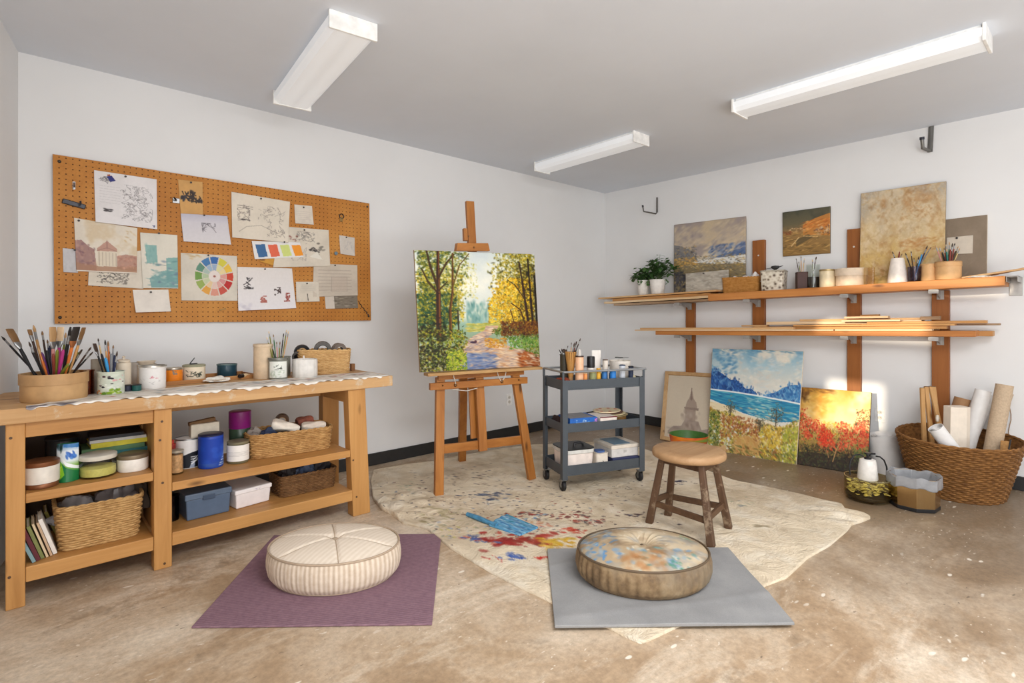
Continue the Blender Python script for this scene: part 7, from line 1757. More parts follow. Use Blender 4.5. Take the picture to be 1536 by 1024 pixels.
# small landscape fixed to the wall
A = Art(110, 110, (90, 84, 66), 33); A.kn, A.kl, A.kh = 1.6, .85, .7
A.vgrad([(0, (84, 82, 66)), (.3, (104, 96, 72)), (.5, (150, 116, 70)), (1, (140, 108, 60))]); A.mottle(4, 5, (70, 70, 58), .45, .7, .8, (A.Y < .4).astype(float))
A.poly([(.45, .34), (.7, .22), (1, .14), (1, .62), (.45, .55)], (196, 128, 60), .9); A.dabs(60, (.46, .25, 1, .45), [(214, 136, 60), (190, 104, 44), (226, 164, 90), (170, 90, 40)], (.05, .12), (.015, .03), (-.5, -.2), (.5, .9), 1.8)
A.dabs(30, (.68, .38, 1, .58), [(206, 176, 136), (140, 100, 76), (224, 196, 156), (110, 80, 70)], (.02, .05), (.02, .06), (1.3, 1.8), (.6, .9), 1.8)
A.dabs(90, (0, .5, 1, .95), [(206, 166, 96), (120, 92, 50), (90, 74, 44), (170, 130, 70), (186, 144, 80)], (.05, .14), (.01, .025), (-.6, .3), (.5, .9), 1.8); A.dabs(26, (.15, .38, .5, .48), [(214, 170, 110), (226, 190, 140), (150, 106, 66)], (.03, .06), (.01, .018), (-.4, .1), (.6, .9), 2)
A.poly([(.3, .65), (.55, .55), (.66, .62), (.3, .8)], (92, 78, 52), .8); A.line([(.2, .78), (.36, .6)], .012, (220, 186, 130), .9); A.line([(.45, .58), (.75, .62)], .01, (220, 180, 120), .8); A.dabs(20, (0, .44, .2, .52), [(150, 80, 46), (120, 70, 44)], (.03, .06), (.012, .02), (0, .5), (.5, .8))
q = [on_x(1173.5, 318.5, WB - .02), on_x(1245, 309, WB - .02), on_x(1245, 379.5, WB - .02), on_x(1174, 384.5, WB - .02)]
canvas_picture('canvas_painting', 'small dark painting of an ochre hill town hanging on the wall', 'painting', q, A, .018, (96, 84, 64))
# vases and jars
y = on_x(1202.5, HZ, 5.04).y; z = zs(y); dd = depth(on_x(1202.5, HZ, 5.04)); r = 7.2 / F * dd; hh = EYE + (HZ - 408) * dd / F - z
t = thing('square_vase', 'dark brown square vase holding a few brushes on the upper shelf', 'vase', (5.04, y, z), .55)
build('body', MB().box(-r, r, -r, r, 0, hh * .98).box(-r - .001, r + .001, -r - .001, r + .001, hh * .94, hh), plain('dark brown wood vase', S(66, 34, 24), .5), t, bevel=.002)
brushes_in((5.04, y, r, hh, z), [(1194, 387, 0, 'dark brown', 'dark', 'thin', 1), (1201.5, 384, .02, 'tan', 'brown', 'thin', 1.1), (1206.5, 387, .0, 'pale wood', 'pale', 'thin', 1.1), (1198, 392, .02, 'olive green', 'dark', 'thin', 1)], 'in the dark brown square vase', 'brushes in the square vase', inset=.7, fl=.02)
q = us(1210.5, 1229, 396, 5.06); x, y, r, h, z = q
t = thing('glass_jar', 'glass jar of dark liquid holding two brushes on the upper shelf', 'jar', (x, y, z))
build('glass_wall', MB().lathe([(0, 0), (r * .97, 0), (r, .004), (r, h), (r * .95, h), (r * .95, .006), (0, .006)], seg=36), CLEAR, t, smooth=40)
build('dark_liquid', MB().lathe([(0, .0065), (r * .94, .0065), (r * .94, h * .48), (0, h * .48)], seg=36), plain('dark rinse water', S(44, 34, 30), .15), t, smooth=40)
brushes_in(q, [(1218.5, 389, .0, 'olive green', 'pale', 'stub', .7), (1224.5, 385, .0, 'dark brown', 'dark', 'stub', .9)], 'in the jar of dark liquid', 'brushes in the jar of dark liquid', inset=.8, fl=.02)
q = us(1230.5, 1252, 403, 5.05); x, y, r, h, z = q
t = vessel('candle_jar', 'cream candle jar with brass lid left of the round box', 'jar', q, plain('cream wax glass', S(222, 206, 172), .3), False); lid(t, r * 1.03, h - .016, .016, plain('brass lid', S(176, 154, 110), .4, .5))
q = us(1255.5, 1298, 401, 5.06); x, y, r, h, z = q
t = thing('bentwood_box', 'round pale lidded bentwood box in the middle of the upper shelf', 'box', (x, y, z))
build('body', MB().lathe([(0, 0), (r * .93, 0), (r * .94, .003), (r * .94, h * .6), (0, h * .6)], seg=48), plain('pale birch', S(214, 192, 166), .55), t, smooth=40); build('lid', MB().lathe([(r * .93, h * .58), (r * 1.0, h * .58), (r, h - .004), (r * .97, h), (0, h)], seg=48), plain('pale birch lid', S(220, 200, 176), .55), t, smooth=40)
q = us(1297.5, 1311, 401, 5.02); x, y, r, h, z = q
t = thing('square_glass', 'small square amber glass beside the round bentwood box', 'glass', (x, y, z), .2)
build('glass_wall', rbox(r, r, 0, h, 9), glass('amber glass', S(244, 232, 204)), t, smooth=40)
# big abstract canvas
A = Art(190, 210, (196, 172, 132), 35); A.kn, A.kl, A.kh = 2.2, .9, .6
A.vgrad([(0, (186, 172, 150)), (.35, (196, 174, 138)), (.7, (196, 164, 104)), (1, (176, 148, 92))])
A.mottle(5, 3, (214, 194, 160), .4, .7, .8); A.mottle(4, 9, (164, 158, 150), .5, .8, .8, np.clip(1.2 - A.Y * 1.8, 0, 1)); A.mottle(7, 6, (172, 124, 72), .52, .85, .8); A.mottle(7, 13, (206, 170, 96), .45, .75, .8, np.clip(A.Y * 1.6 - .4, 0, 1)); A.mottle(18, 14, (150, 110, 66), .55, .85, .5); A.mottle(22, 15, (222, 206, 176), .5, .8, .5)
A.dabs(260, (0, 0, 1, 1), [(206, 184, 148), (190, 156, 108), (216, 196, 160), (176, 140, 94), (200, 170, 120)], (.03, .08), (.008, .02), (-1.2, 1.2), (.2, .5), 1.5); A.dabs(60, (.5, .12, .85, .35), [(176, 130, 80), (160, 116, 70), (190, 150, 104)], (.02, .05), (.01, .02), (-1, 1), (.3, .6), 1.5); A.dabs(50, (.5, .55, .9, .68), [(176, 120, 64), (190, 136, 80)], (.03, .07), (.01, .02), (-.4, .4), (.3, .6), 1.5); A.dabs(40, (.2, .85, .6, 1), [(130, 112, 60), (160, 140, 70)], (.03, .07), (.008, .018), (-.4, .4), (.3, .6), 1.5)
q = fixz(lean_quad((1291.5, 290), (1419, 271.5), (1416.5, 419), (1288.5, 427), WB - .046, WB - .12), zs)
canvas_picture('canvas_painting', 'large ochre and cream abstract painting leaning on the upper shelf', 'painting', q, A, .02, (132, 116, 90))
# taupe board with a pinned note
A = Art(110, 120, (138, 122, 104), 36); A.mottle(3, 4, (126, 110, 92), .4, .7, .7); A.dabs(50, (0, 0, 1, 1), [(146, 130, 112), (130, 114, 96)], (.05, .1), (.01, .02), (0, 3), (.2, .4), 1.4)
q = fixz(lean_quad((1405, 330.5), (1481, 321.5), (1480, 413), (1405, 420), WB - .016, WB - .09), zs)
canvas_picture('linen_board', 'plain taupe linen board leaning at right end of the upper shelf', 'panel', q, A, .018, (206, 190, 164), None, 'linen_face', 'board_edge')
nrm = quad_normal(q)
def on_quad(px, py, off=.0):
    o_ = q[0] + nrm * off; r_ = ray(px, py); k = (o_ - CAM).dot(nrm) / r_.dot(nrm); return CAM + r_ * k
A = blank(50, 40, (206, 194, 178), 41, .5)
nq = [on_quad(*k, .004) for k in ((1420, 356.5), (1459.5, 352.5), (1459, 380), (1420, 382))]; c = sum(nq, Vector()) / 4
t = thing('pinned_paper', 'blank beige note pinned to the taupe linen board', 'paper', c); art_grid('sheet', lambda u, v: bil([p - c for p in nq], u, v) + nrm * (.004 * v * v), A, M_PAPER, t, .0006)
pp_ = on_quad(1435.5, 357, .006) - c; build('pin', MB().lathe([(0, -.002), (.007, 0), (.007, .008), (0, .010)], seg=12).xf(nrm.to_track_quat('Z', 'Y').to_matrix().to_4x4()), M_PIN, t, smooth=40).location = pp_
# tapered white vase
q = us(1333.5, 1359, 386, 5.0); x, y, r, h, z = q
t = thing('tapered_vase', 'white tapered ceramic vase with brushes on the upper shelf', 'vase', (x, y, z))
build('body', MB().lathe([(0, 0), (r * .97, 0), (r, .004), (r * .86, h * .5), (r * .66, h - .01), (r * .60, h), (r * .5, h), (r * .5, h - .02), (0, h - .03)], seg=40), plain('white glaze', S(230, 220, 210), .35), t, smooth=60)
brushes_in((x, y, r * .5, h, z), [(1338.5, 377, .0, 'black', 'black', 'thin', 1.2), (1349.5, 377, .0, 'red brown', '', 'end', .8), (1353.5, 380, .0, 'tan', 'brown', 'thin', 1)], 'in the white tapered vase', 'brushes in the tapered vase', inset=.8, fl=.09)
q = us(1363, 1380.5, 399, 4.99); x, y, r, h, z = q
t = thing('glass_jar', 'lavender tinted glass of blue brushes right of the tapered vase', 'jar', (x, y, z))
build('glass_wall', MB().lathe([(0, 0), (r * .85, 0), (r * .88, .004), (r, h), (r * .95, h), (r * .83, .006), (0, .006)], seg=36), glass('lavender glass', S(214, 206, 222)), t, smooth=40)
brushes_in((x, y, r * .9, h, z), [(1358, 379, .0, 'black', 'dark', 'thin', 1.2), (1366.5, 376, .02, 'dark brown', 'dark', 'thin', 1.1), (1378.5, 384, .0, 'black', 'dark', 'round', .9), (1391.5, 368, .0, 'dark blue', 'dark', 'round', 1), (1397, 370, -.02, 'grey', 'brown', 'thin', 1), (1383, 381, -.02, 'light blue', '', 'end', .8), (1371, 386, .02, 'tan', 'brown', 'thin', 1)], 'in the lavender glass', 'brushes in the lavender glass', inset=.8, fl=.012)
M_MAPLE = plain('pale maple', S(214, 170, 118), .5, 0, .1, 20)
q = us(1383.5, 1404.5, 395, 5.02); x, y, r, h, z = q
t = vessel('wooden_cup', 'empty pale maple cup between lavender glass and brush cup', 'cup', q, M_MAPLE)
q = us(1406.5, 1438, 391, 5.0); x, y, r, h, z = q
t = vessel('wooden_cup', 'wide pale maple cup full of brushes at right of the upper shelf', 'cup', q, M_MAPLE)
build('rim_band', MB().lathe([(r, h * .72), (r + .003, h * .72), (r + .003, h + .001), (r - .002, h + .001)], seg=36), plain('maple band', S(206, 160, 108), .5), t, smooth=40)
brushes_in(q, [(1402.5, 366, .0, 'pink', 'tan', 'round', .9), (1408.5, 368, .02, 'tan', 'tan', 'thin', 1.2), (1416, 371, .0, 'red brown', 'brown', 'thin', 1.1), (1424, 362, .02, 'green', 'tan', 'round', .9), (1429, 364, .0, 'dark brown', 'dark', 'round', 1), (1432.5, 364, -.02, 'red brown', 'dark', 'thin', 1.2), (1437.5, 369, .02, 'olive green', 'tan', 'thin', 1.1), (1440, 372, -.01, 'pale wood', 'tan', 'thin', 1.1), (1413, 378, -.02, 'black', '', 'end', .9), (1420, 377, -.02, 'teal', '', 'end', .9), (1426, 374, -.02, 'red brown', '', 'end', 1), (1434, 376, -.01, 'dark brown', '', 'end', 1.0), (1419, 366, .03, 'pale wood', 'pale', 'thin', 1)], 'in the wide maple cup', 'brushes in the wide maple cup', inset=.82)
p = on_x(1453, HZ, 5.0); z = zs(p.y); tag(build('wood_chip', MB().prism([(-.02, -.06), (.03, -.05), (.02, .07), (-.025, .05)], 0, .008), M_MAPLE, None, bevel=.002), 'flat wood scrap lying right of the wide maple cup', 'wood scrap').location = (5.02, p.y, z)
p = on_x(1470, HZ, 4.98); z = zs(p.y); crumple('crumpled_paper', 'small white paper scrap under the slim laths on the upper shelf', 'paper scrap', (4.98, p.y, z), .03, .06, .012, plain('white tissue', S(226, 222, 214), .8), 44)

# wall hooks
def jhook(label, pts, x0s, w_, mat, plate=None):
    pp = [on_x(px, py, WB - off) for px, py, off in pts]; c = pp[0]; t = thing('wall_hook', label, 'hook', c)
    build('arm', MB().tube([p - c for p in pp], w_, 10), mat, t, smooth=50)
    if plate:
        a_, b_ = on_x(*plate[0], WB - .006), on_x(*plate[1], WB - .006); build('back_plate', MB().beam(a_ - c, b_ - c, plate[2], .008, (0, 1, 0)), mat, t, bevel=.002)
        for f_ in (.2, .6, .85): o = build('screw', MB().lathe([(0, 0), (.006, 0), (.005, .004), (0, .005)], seg=12).xf(Matrix.Rotation(-math.pi / 2, 4, 'Y')), M_BLACKP, t); o.location = (a_ - c) * (1 - f_) + (b_ - c) * f_ + Vector((-.005, 0, 0))
    e = pp[-1] - c; build('rubber_tip', MB().tube([e + (pp[-2] - pp[-1]).normalized() * .018, e - (pp[-2] - pp[-1]).normalized() * .003], w_ * 1.25, 10), plain('dark rubber tip', S(44, 44, 56), .5), t, smooth=50)
HK = plain('grey hook steel', S(120, 118, 114), .4, .7)
jhook('grey steel storage hook high on wall near the ceiling light', [(1397, 190, .006), (1396, 215, .008), (1394, 226, .03), (1384, 222, .10), (1383, 206, .115)], 0, .013, HK, ((1397, 188), (1395, 228), .034))
jhook('thin dark hook on wall above the potted plants', [(985.5, 296, .006), (985.5, 318, .008), (984, 320.5, .02), (965.5, 317, .14), (964, 308, .15)], 0, .008, plain('dark hook steel', S(92, 88, 84), .4, .7))

# ================================================================== CANVASES ON THE FLOOR
FX = 4.76
def floor_quad(tl, tr, br, bl, xt, xb0, xb1):
    q = [on_x(*tl, xt), on_x(*tr, xt), on_z(*br, .002), on_z(*bl, .002)]; return q
# framed tower print
q = [on_x(998.5, 557, WB - .03), on_x(1090, 561.5, WB - .03), Vector((0, 0, 0)), Vector((0, 0, 0))]
bl = on_z(990.6, 659, .002); q[3] = Vector((bl.x, bl.y, .002)); q[2] = Vector((bl.x + .0, bl.y - (q[0].y - q[1].y) * .98, .002))
q[0].y = bl.y - .0 if abs(q[0].y - bl.y) < .03 else q[0].y
n = quad_normal(q); c0 = (q[2] + q[3]) / 2
t = thing('framed_print', 'framed sepia print of a tower leaning beside the beach painting', 'framed print', c0); ql = [p - c0 for p in q]
A = Art(150, 170, (206, 192, 170), 50); A.mottle(3, 4, (198, 182, 160), .4, .7, .6); A.vgrad([(0, (206, 194, 174)), (1, (202, 186, 164))], np.full((170, 150), .5))
A.poly([(.36, .50), (.38, .42), (.42, .36), (.445, .26), (.46, .22), (.475, .26), (.50, .36), (.55, .42), (.57, .50), (.55, .52), (.55, .72), (.36, .72)], (156, 138, 124), .9); A.poly([(.33, .505), (.60, .505), (.59, .54), (.35, .54)], (140, 122, 110)); A.line([(.46, .2), (.46, .36)], .01, (120, 100, 92)); A.dab(.46, .36, .03, .045, 0, (130, 110, 100), .9)
A.poly([(.06, .9), (.16, .82), (.3, .8), (.36, .7), (.6, .7), (.66, .82), (.78, .78), (.9, .86), (.95, .95), (.06, .95)], (152, 136, 124), .85); A.dabs(40, (.3, .52, .62, .9), [(166, 148, 134), (140, 122, 110), (176, 160, 144)], (.03, .07), (.02, .05), (1.2, 1.9), (.3, .6), 1.5); A.dabs(16, (.06, .84, .95, .95), [(140, 124, 114), (166, 150, 136)], (.06, .12), (.02, .03), (-.1, .1), (.3, .6), 1.5)
fw_ = .06; art_grid('print', lambda u, v: bil(ql, fw_ + (1 - 2 * fw_) * u, fw_ * .9 + (1 - 1.8 * fw_) * v) + n * .001, A, art_mat('printed paper'), t)
mb = MB()
for (u0, v0, u1, v1) in ((0, 0, 1, fw_ * .85), (0, 1 - fw_ * .85, 1, 1), (0, fw_ * .85, fw_, 1 - fw_ * .85), (1 - fw_, fw_ * .85, 1, 1 - fw_ * .85)):
    a = [bil(ql, *k) + n * .012 for k in ((u0, v0), (u1, v0), (u1, v1), (u0, v1))]; b = [p - n * .03 for p in a]
    mb.add(a + b, [(0, 1, 2, 3), (7, 6, 5, 4), (0, 4, 5, 1), (1, 5, 6, 2), (2, 6, 7, 3), (3, 7, 4, 0)])
build('frame', mb, wood('pale oak frame', S(170, 132, 88), S(192, 154, 108), S(206, 170, 124), 'z'), t, bevel=.002)
a = [p - n * .002 for p in ql]; b = [p - n * .016 for p in ql]; build('backing', MB().add(a + b, [(0, 1, 2, 3), (7, 6, 5, 4), (0, 4, 5, 1), (1, 5, 6, 2), (2, 6, 7, 3), (3, 7, 4, 0)]), M_KRAFT, t)

# beach painting
A = Art(230, 260, (190, 200, 200), 51); A.kn, A.kl, A.kh = 1.9, .8, .75
A.vgrad([(0, (120, 166, 190)), (.15, (176, 196, 200)), (.3, (206, 206, 196)), (.42, (214, 212, 202))])
A.mottle(4, 3, (96, 150, 184), .48, .66, .9, np.clip(1.1 - A.X * 1.3 - A.Y * .8, 0, 1)); A.mottle(5, 8, (226, 220, 204), .45, .62, .95, (A.Y < .42).astype(float)); A.mottle(5, 19, (150, 190, 206), .55, .7, .8, (A.Y < .2) * np.clip(A.X * 2 - .6, 0, 1))
A.dabs(120, (.2, .02, 1, .4), [(224, 218, 204), (206, 204, 196), (214, 200, 184), (188, 204, 210)], (.03, .07), (.015, .035), (-.6, .4), (.3, .6), 1.5); A.dabs(50, (0, 0, .3, .25), [(84, 140, 180), (110, 160, 190), (60, 120, 164)], (.03, .07), (.015, .035), (-.6, .4), (.3, .7), 1.5); A.dabs(24, (0, 0, 1, .03), [(90, 140, 170)], (.03, .06), (.01, .02), (0, .2), (.4, .7), 1.5)
def hill(pts, cols, n, box):
    A.poly(pts, cols[0]); m = A.inside(pts); b0 = A.a.copy(); A.dabs(n, box, cols, (.02, .045), (.01, .025), (.6, 2.4), (.5, .9), 1.8); A.a = np.where(m[..., None] > .5, A.a, b0); A.dabs(n // 6, lambda r: (lambda k: (pts[k][0] + r.uniform(-.03, .03), pts[k][1] + r.uniform(-.02, .03)))(r.randrange(0, len(pts) - 2)), cols, (.012, .03), (.01, .02), (1.2, 2), (.6, .9), 2)
hill([(0, .245), (.04, .235), (.1, .24), (.17, .275), (.24, .315), (.31, .31), (.36, .345), (.42, .39), (.48, .385), (.55, .425), (.55, .445), (0, .425)], [(38, 84, 150), (58, 110, 170), (28, 62, 120), (92, 140, 184), (24, 50, 100)], 220, (0, .23, .56, .45))
hill([(.62, .44), (.66, .42), (.74, .40), (.82, .35), (.9, .32), (1, .31), (1, .475), (.62, .445)], [(70, 130, 180), (110, 160, 196), (46, 96, 156), (140, 180, 204), (40, 80, 140)], 160, (.6, .3, 1, .48))
A.poly([(0, .425), (.55, .442), (1, .478), (1, .64), (.75, .67), (.4, .62), (0, .52)], (44, 128, 164)); m = A.inside([(0, .43), (.55, .447), (1, .485), (1, .64), (.75, .67), (.4, .62), (0, .52)]); b0 = A.a.copy()
A.dabs(260, (0, .42, 1, .68), [(38, 120, 160), (60, 150, 176), (30, 96, 146), (96, 176, 190), (46, 136, 168)], (.05, .12), (.006, .014), (-.02, .14), (.5, .9), 1.8); A.dabs(50, (.45, .46, .72, .66), [(140, 190, 190), (176, 206, 196), (110, 176, 186)], (.03, .07), (.006, .012), (0, .12), (.5, .9), 1.8); A.a = np.where(m[..., None] > .5, A.a, b0)
A.line([(0, .425), (.3, .432), (.55, .445), (.8, .464), (1, .482)], .009, (226, 230, 228), .95)
sand = [(0, .545), (.18, .56), (.4, .63), (.62, .67), (.8, .70), (1, .64), (1, .76), (.5, .74), (0, .66)]; A.poly(sand, (222, 206, 170)); A.dabs(60, (.0, .55, 1, .75), [(230, 216, 184), (214, 190, 146), (226, 210, 176)], (.04, .08), (.008, .016), (0, .3), (.4, .7), 1.6)
def V1(r):
    x = r.uniform(0, 1); y = r.uniform(.58, 1.0); return (x, y) if y > .60 + .12 * math.sin(x * 2.6) ** 2 + .02 * math.sin(x * 17) else None
A.dabs(1100, V1, [(150, 146, 46), (186, 170, 56), (120, 110, 40), (206, 180, 70), (96, 86, 40), (176, 120, 46), (214, 190, 90), (134, 100, 44)], (.016, .04), (.010, .022), (-.6, 2.6), (.6, .95), 1.8)
A.dabs(180, (.15, .66, .6, .86), [(150, 84, 46), (170, 100, 56), (120, 64, 40), (190, 130, 70)], (.014, .03), (.01, .02), (0, 3), (.5, .9), 1.8); A.dabs(140, (0, .64, .14, 1), [(74, 92, 36), (100, 120, 46), (56, 70, 34), (130, 140, 50)], (.014, .03), (.01, .02), (0, 3), (.5, .9), 1.8)
A.poly([(.3, .93), (.38, .84), (.48, .82), (.58, .87), (.62, .96), (.5, 1), (.32, 1)], (190, 150, 86), .9); A.dabs(80, (.3, .82, .62, 1), [(206, 164, 100), (180, 130, 70), (196, 150, 90)], (.02, .05), (.012, .02), (0, 1.4), (.4, .8), 1.6); A.dabs(120, (.62, .72, .85, 1), [(206, 170, 50), (190, 150, 50), (222, 190, 80), (160, 120, 40)], (.018, .04), (.012, .022), (.3, 1.8), (.5, .9), 1.8); A.dabs(100, (.84, .7, 1, 1), [(206, 196, 70), (180, 180, 60), (150, 150, 50), (120, 130, 50)], (.018, .04), (.012, .022), (.6, 2.2), (.5, .9), 1.8); A.dabs(80, (.1, .92, 1, 1), [(110, 104, 50), (140, 130, 60), (90, 96, 50), (140, 80, 46)], (.02, .05), (.01, .02), (0, 1), (.5, .9), 1.8)
for bx, by, sz in ((.26, .585, .07), (.765, .60, .10), (.6, .70, .06)):
    A.dabs(60, lambda r: (bx + r.gauss(0, sz * .4), by + r.gauss(0, sz * .5)), [(84, 80, 60), (110, 104, 76), (66, 70, 60), (130, 120, 90)], (.012, .024), (.006, .010), (0, 3), (.6, .9), 2); A.line([(bx, by - sz * .4), (bx, by + sz)], .007, (70, 60, 46), .8)
br = on_z(1194, 696.5, .002); bl = on_z(1060.8, 673.2, .002)
q = [on_x(1068.5, 522, 5.10), on_x(1205, 526.5, 5.10), br, bl]
canvas_picture('canvas_painting', 'beach painting with blue trees and sea leaning against the shelf posts', 'painting', q, A, .02, (226, 212, 188))
# red flower painting
A = Art(190, 210, (220, 180, 100), 52); A.kn, A.kl, A.kh = 1.7, .85, .75
A.vgrad([(0, (210, 160, 70)), (.2, (232, 196, 120)), (.4, (232, 206, 150)), (.6, (190, 150, 80)), (1, (50, 40, 26))])
A.mottle(3, 4, (190, 130, 40), .45, .7, .9, np.clip(1.3 - A.X * 1.5, 0, 1) * (A.Y < .45)); A.mottle(3, 8, (240, 222, 180), .4, .6, .9, np.clip(A.X * 2 - .7, 0, 1) * (A.Y < .45)); A.dabs(30, (0, 0, .12, .2), [(90, 60, 30), (120, 80, 40)], (.04, .08), (.03, .05), (0, 3), (.4, .7), 1.4); A.dabs(20, (.15, 0, .5, .06), [(110, 74, 36)], (.05, .1), (.015, .03), (0, .3), (.3, .6), 1.4)
A.dabs(40, (.1, .1, .5, .35), [(226, 180, 80), (200, 140, 50), (236, 200, 120)], (.05, .1), (.03, .05), (-.6, .3), (.3, .6), 1.3)
def W1(r):
    x, y = r.uniform(0, 1), r.uniform(.3, .9); t_ = .36 + .18 * math.sin(min(1, max(0, x)) * math.pi) - (.06 if x > .8 else 0); return (x, y) if y > t_ + r.uniform(-.03, .05) else None
A.dabs(620, W1, [(120, 110, 40), (150, 130, 50), (84, 76, 34), (176, 150, 60), (96, 60, 34), (60, 54, 30)], (.018, .04), (.012, .024), (0, 3), (.5, .9), 1.8); A.dabs(160, (.28, .42, .75, .6), [(222, 190, 90), (206, 170, 60), (236, 214, 130), (190, 160, 60)], (.016, .03), (.012, .02), (0, 3), (.5, .9), 1.8)
def clusters(pts, sz, n, cols): 
    for bx, by in pts: A.dabs(n, lambda r: (bx + r.gauss(0, sz * .5), by + r.gauss(0, sz * .5)), cols, (.016, .034), (.012, .022), (0, 3), (.6, .95), 2)
RED = [(206, 62, 36), (224, 84, 50), (180, 44, 30), (232, 120, 76), (196, 90, 50)]
clusters([(.06, .36), (.12, .45), (.03, .50), (.2, .5), (.1, .56), (.36, .50), (.42, .58), (.33, .62), (.46, .66), (.5, .72), (.38, .7), (.3, .56), (.62, .45), (.68, .50), (.74, .54), (.64, .58), (.78, .62), (.84, .46), (.92, .42), (.95, .52), (.88, .56), (.9, .66), (.7, .66), (.62, .7), (.97, .6), (.25, .46), (.14, .64)], .07, 20, RED)
clusters([(.4, .58), (.45, .66), (.36, .66)], .10, 26, [(224, 66, 30), (236, 90, 44), (206, 50, 30)]); A.dabs(60, (.8, .22, 1, .42), [(110, 60, 36), (150, 70, 40), (90, 80, 40)], (.012, .024), (.008, .014), (0, 3), (.6, .9), 2)
A.poly([(0, .84), (.3, .82), (.6, .84), (1, .8), (1, 1), (0, 1)], (40, 32, 24), .8); A.dabs(260, (0, .74, 1, 1), [(40, 36, 26), (60, 54, 30), (30, 26, 22), (84, 80, 40), (70, 44, 30), (56, 70, 36)], (.02, .05), (.012, .024), (0, 3), (.5, .9), 1.8); A.line([(.52, .9), (.56, .76), (.6, .68)], .008, (206, 160, 100), .8); A.line([(.46, .86), (.42, .76)], .007, (190, 140, 90), .7); A.dabs(60, (.8, .7, 1, .85), [(70, 96, 46), (90, 110, 50)], (.016, .03), (.01, .02), (0, 3), (.5, .9), 1.8)
br = on_z(1300.5, 713, .002); bl = on_z(1196, 696, .002); bl.x = max(bl.x, 4.70)
q = [on_x(1202, 580, 5.06), on_x(1307, 588, 5.06), br, bl]
canvas_picture('canvas_painting', 'painting of red flowers against golden light on the floor', 'painting', q, A, .02, (70, 54, 36))
# painted bowl behind the stool
p = on_z(1033, 690, 0); p = rd((1033 - 768) / F * 4.55, 4.55)
t = thing('painted_bowl', 'red, orange and green painted bowl on floor behind the stool', 'bowl', (p.x, p.y, .001))
r = 28 / F * 4.55; h = EYE - (651 - HZ) * (4.55) / F
A = Art(160, 40, (180, 60, 30), 3); A.vgrad([(0, (190, 70, 36)), (1, (150, 40, 26))])
for k, c in enumerate(((176, 44, 30), (200, 72, 30), (222, 130, 40), (206, 96, 36), (96, 130, 50), (150, 40, 30))): A.dabs(20, (k / 6, 0, (k + 1) / 6, 1), [c], (.03, .06), (.1, .3), (0, 3), (.6, .9), 1.6)
fa = face_to(p.x, p.y)
art_grid('painted_outside', lambda u, v: (lambda rr_, a: Vector((rr_ * math.cos(a), rr_ * math.sin(a), h * (1 - v))))(r * (1 - .45 * v ** 1.6), fa - math.pi + 2 * math.pi * u), A, art_mat('glossy print'), t)
build('inside', MB().lathe([(r, h), (r * .97, h - .001), (r * .9, h * .6), (r * .5, .03), (0, .02)], seg=48), plain('green glaze', S(70, 110, 50), .4), t, smooth=60); build('foot', MB().lathe([(0, 0), (r * .56, 0), (r * .56, .01), (0, .01)], seg=30), rgb(90, 40, 28), t)

# ================================================================== BASKET, ROLLS, JAR, BIN
HAMP = wicker_mat('dark willow', S(84, 52, 26), S(122, 82, 42), S(158, 112, 62))
df = F * EYE / (759 - HZ); rb = .27; rt = 80 / F * (df + .29); hc = at_d(1436, HZ, df + rb + .01)
wicker_basket('large_wicker_basket', 'big round brown wicker basket holding paper rolls by the wall', (hc.x, hc.y, .001), rb, rb * .92, rt, rt * .92, .385, HAMP, 0, 2.1, .0145, .040, .0045, None, lambda u: .012 * math.cos(2 * math.pi * u - .6))
def roll(name, label, cat, p0, p1, r, mat, end=None, core=.0, seg=28, wrap=False):
    """rolled tube from its foot inside the basket (world) to its top centre"""
    p0, p1 = Vector(p0), Vector(p1); t = thing(name, label, cat, p0); a = p1 - p0; L_ = a.length; M_ = a.to_track_quat('Z', 'Y').to_matrix().to_4x4()
    ri = r * .55 if core == 0 else core
    build('outer_sheet', MB().lathe([(r, 0), (r, L_), (r - .003, L_), (r - .003, L_ - .05)], seg=seg).xf(M_), mat, t, smooth=40)
    sp_ = MB(); pts = []
    for k in range(70): q = k / 69; th = q * 4 * 2 * math.pi; rr_ = (r - .003) * (1 - q * .6); pts.append((rr_ * math.cos(th), rr_ * math.sin(th)))
    o = len(sp_.v)
    for x_, y_ in pts: sp_.v += [(x_, y_, L_ - .002), (x_, y_, L_ - .12)]
    for k in range(69): sp_.f.append((2 * k, 2 * k + 2, 2 * k + 3, 2 * k + 1))
    build('inner_spiral', sp_.xf(M_), end or mat, t, smooth=60)
    build('rolled_core', MB().lathe([(0, L_ - .02), (r - .004, L_ - .02)], seg=seg).xf(M_), end or mat, t)
    build('foot_end', MB().lathe([(0, 0), (r, 0)], seg=seg).xf(M_), end or mat, t); return t
def hb(px, py, dx_=0.0): return at_d(px, py, depth(hc) + dx_)
def ins(fx, fy, z=.02): return Vector((hc.x, hc.y, z)) + RT * fx + FW * fy
PAPW = plain('white paper roll', S(226, 224, 222), .6, 0, .04); LINEN = plain('raw linen', S(186, 164, 138), .85, 0, .12, 90); KRFT = plain('kraft roll', S(150, 112, 76), .7)
roll('paper_roll', 'tall white paper roll in the big basket', 'paper roll', ins(.06, .08), hb(1475, 585, .03), .046, PAPW)
roll('linen_roll', 'tallest beige linen roll leaning right in the big basket', 'fabric roll', ins(.10, -.10), hb(1507, 577, -.10), .048, LINEN)
roll('cardboard_tube', 'brown cardboard tube behind the square white roll', 'tube', ins(-.02, .16), hb(1444, 597, .12), .048, KRFT)
roll('paper_roll', 'thin beige roll hugging the right side of the linen roll', 'paper roll', ins(.17, .05), hb(1514, 590, .05), .024, LINEN)
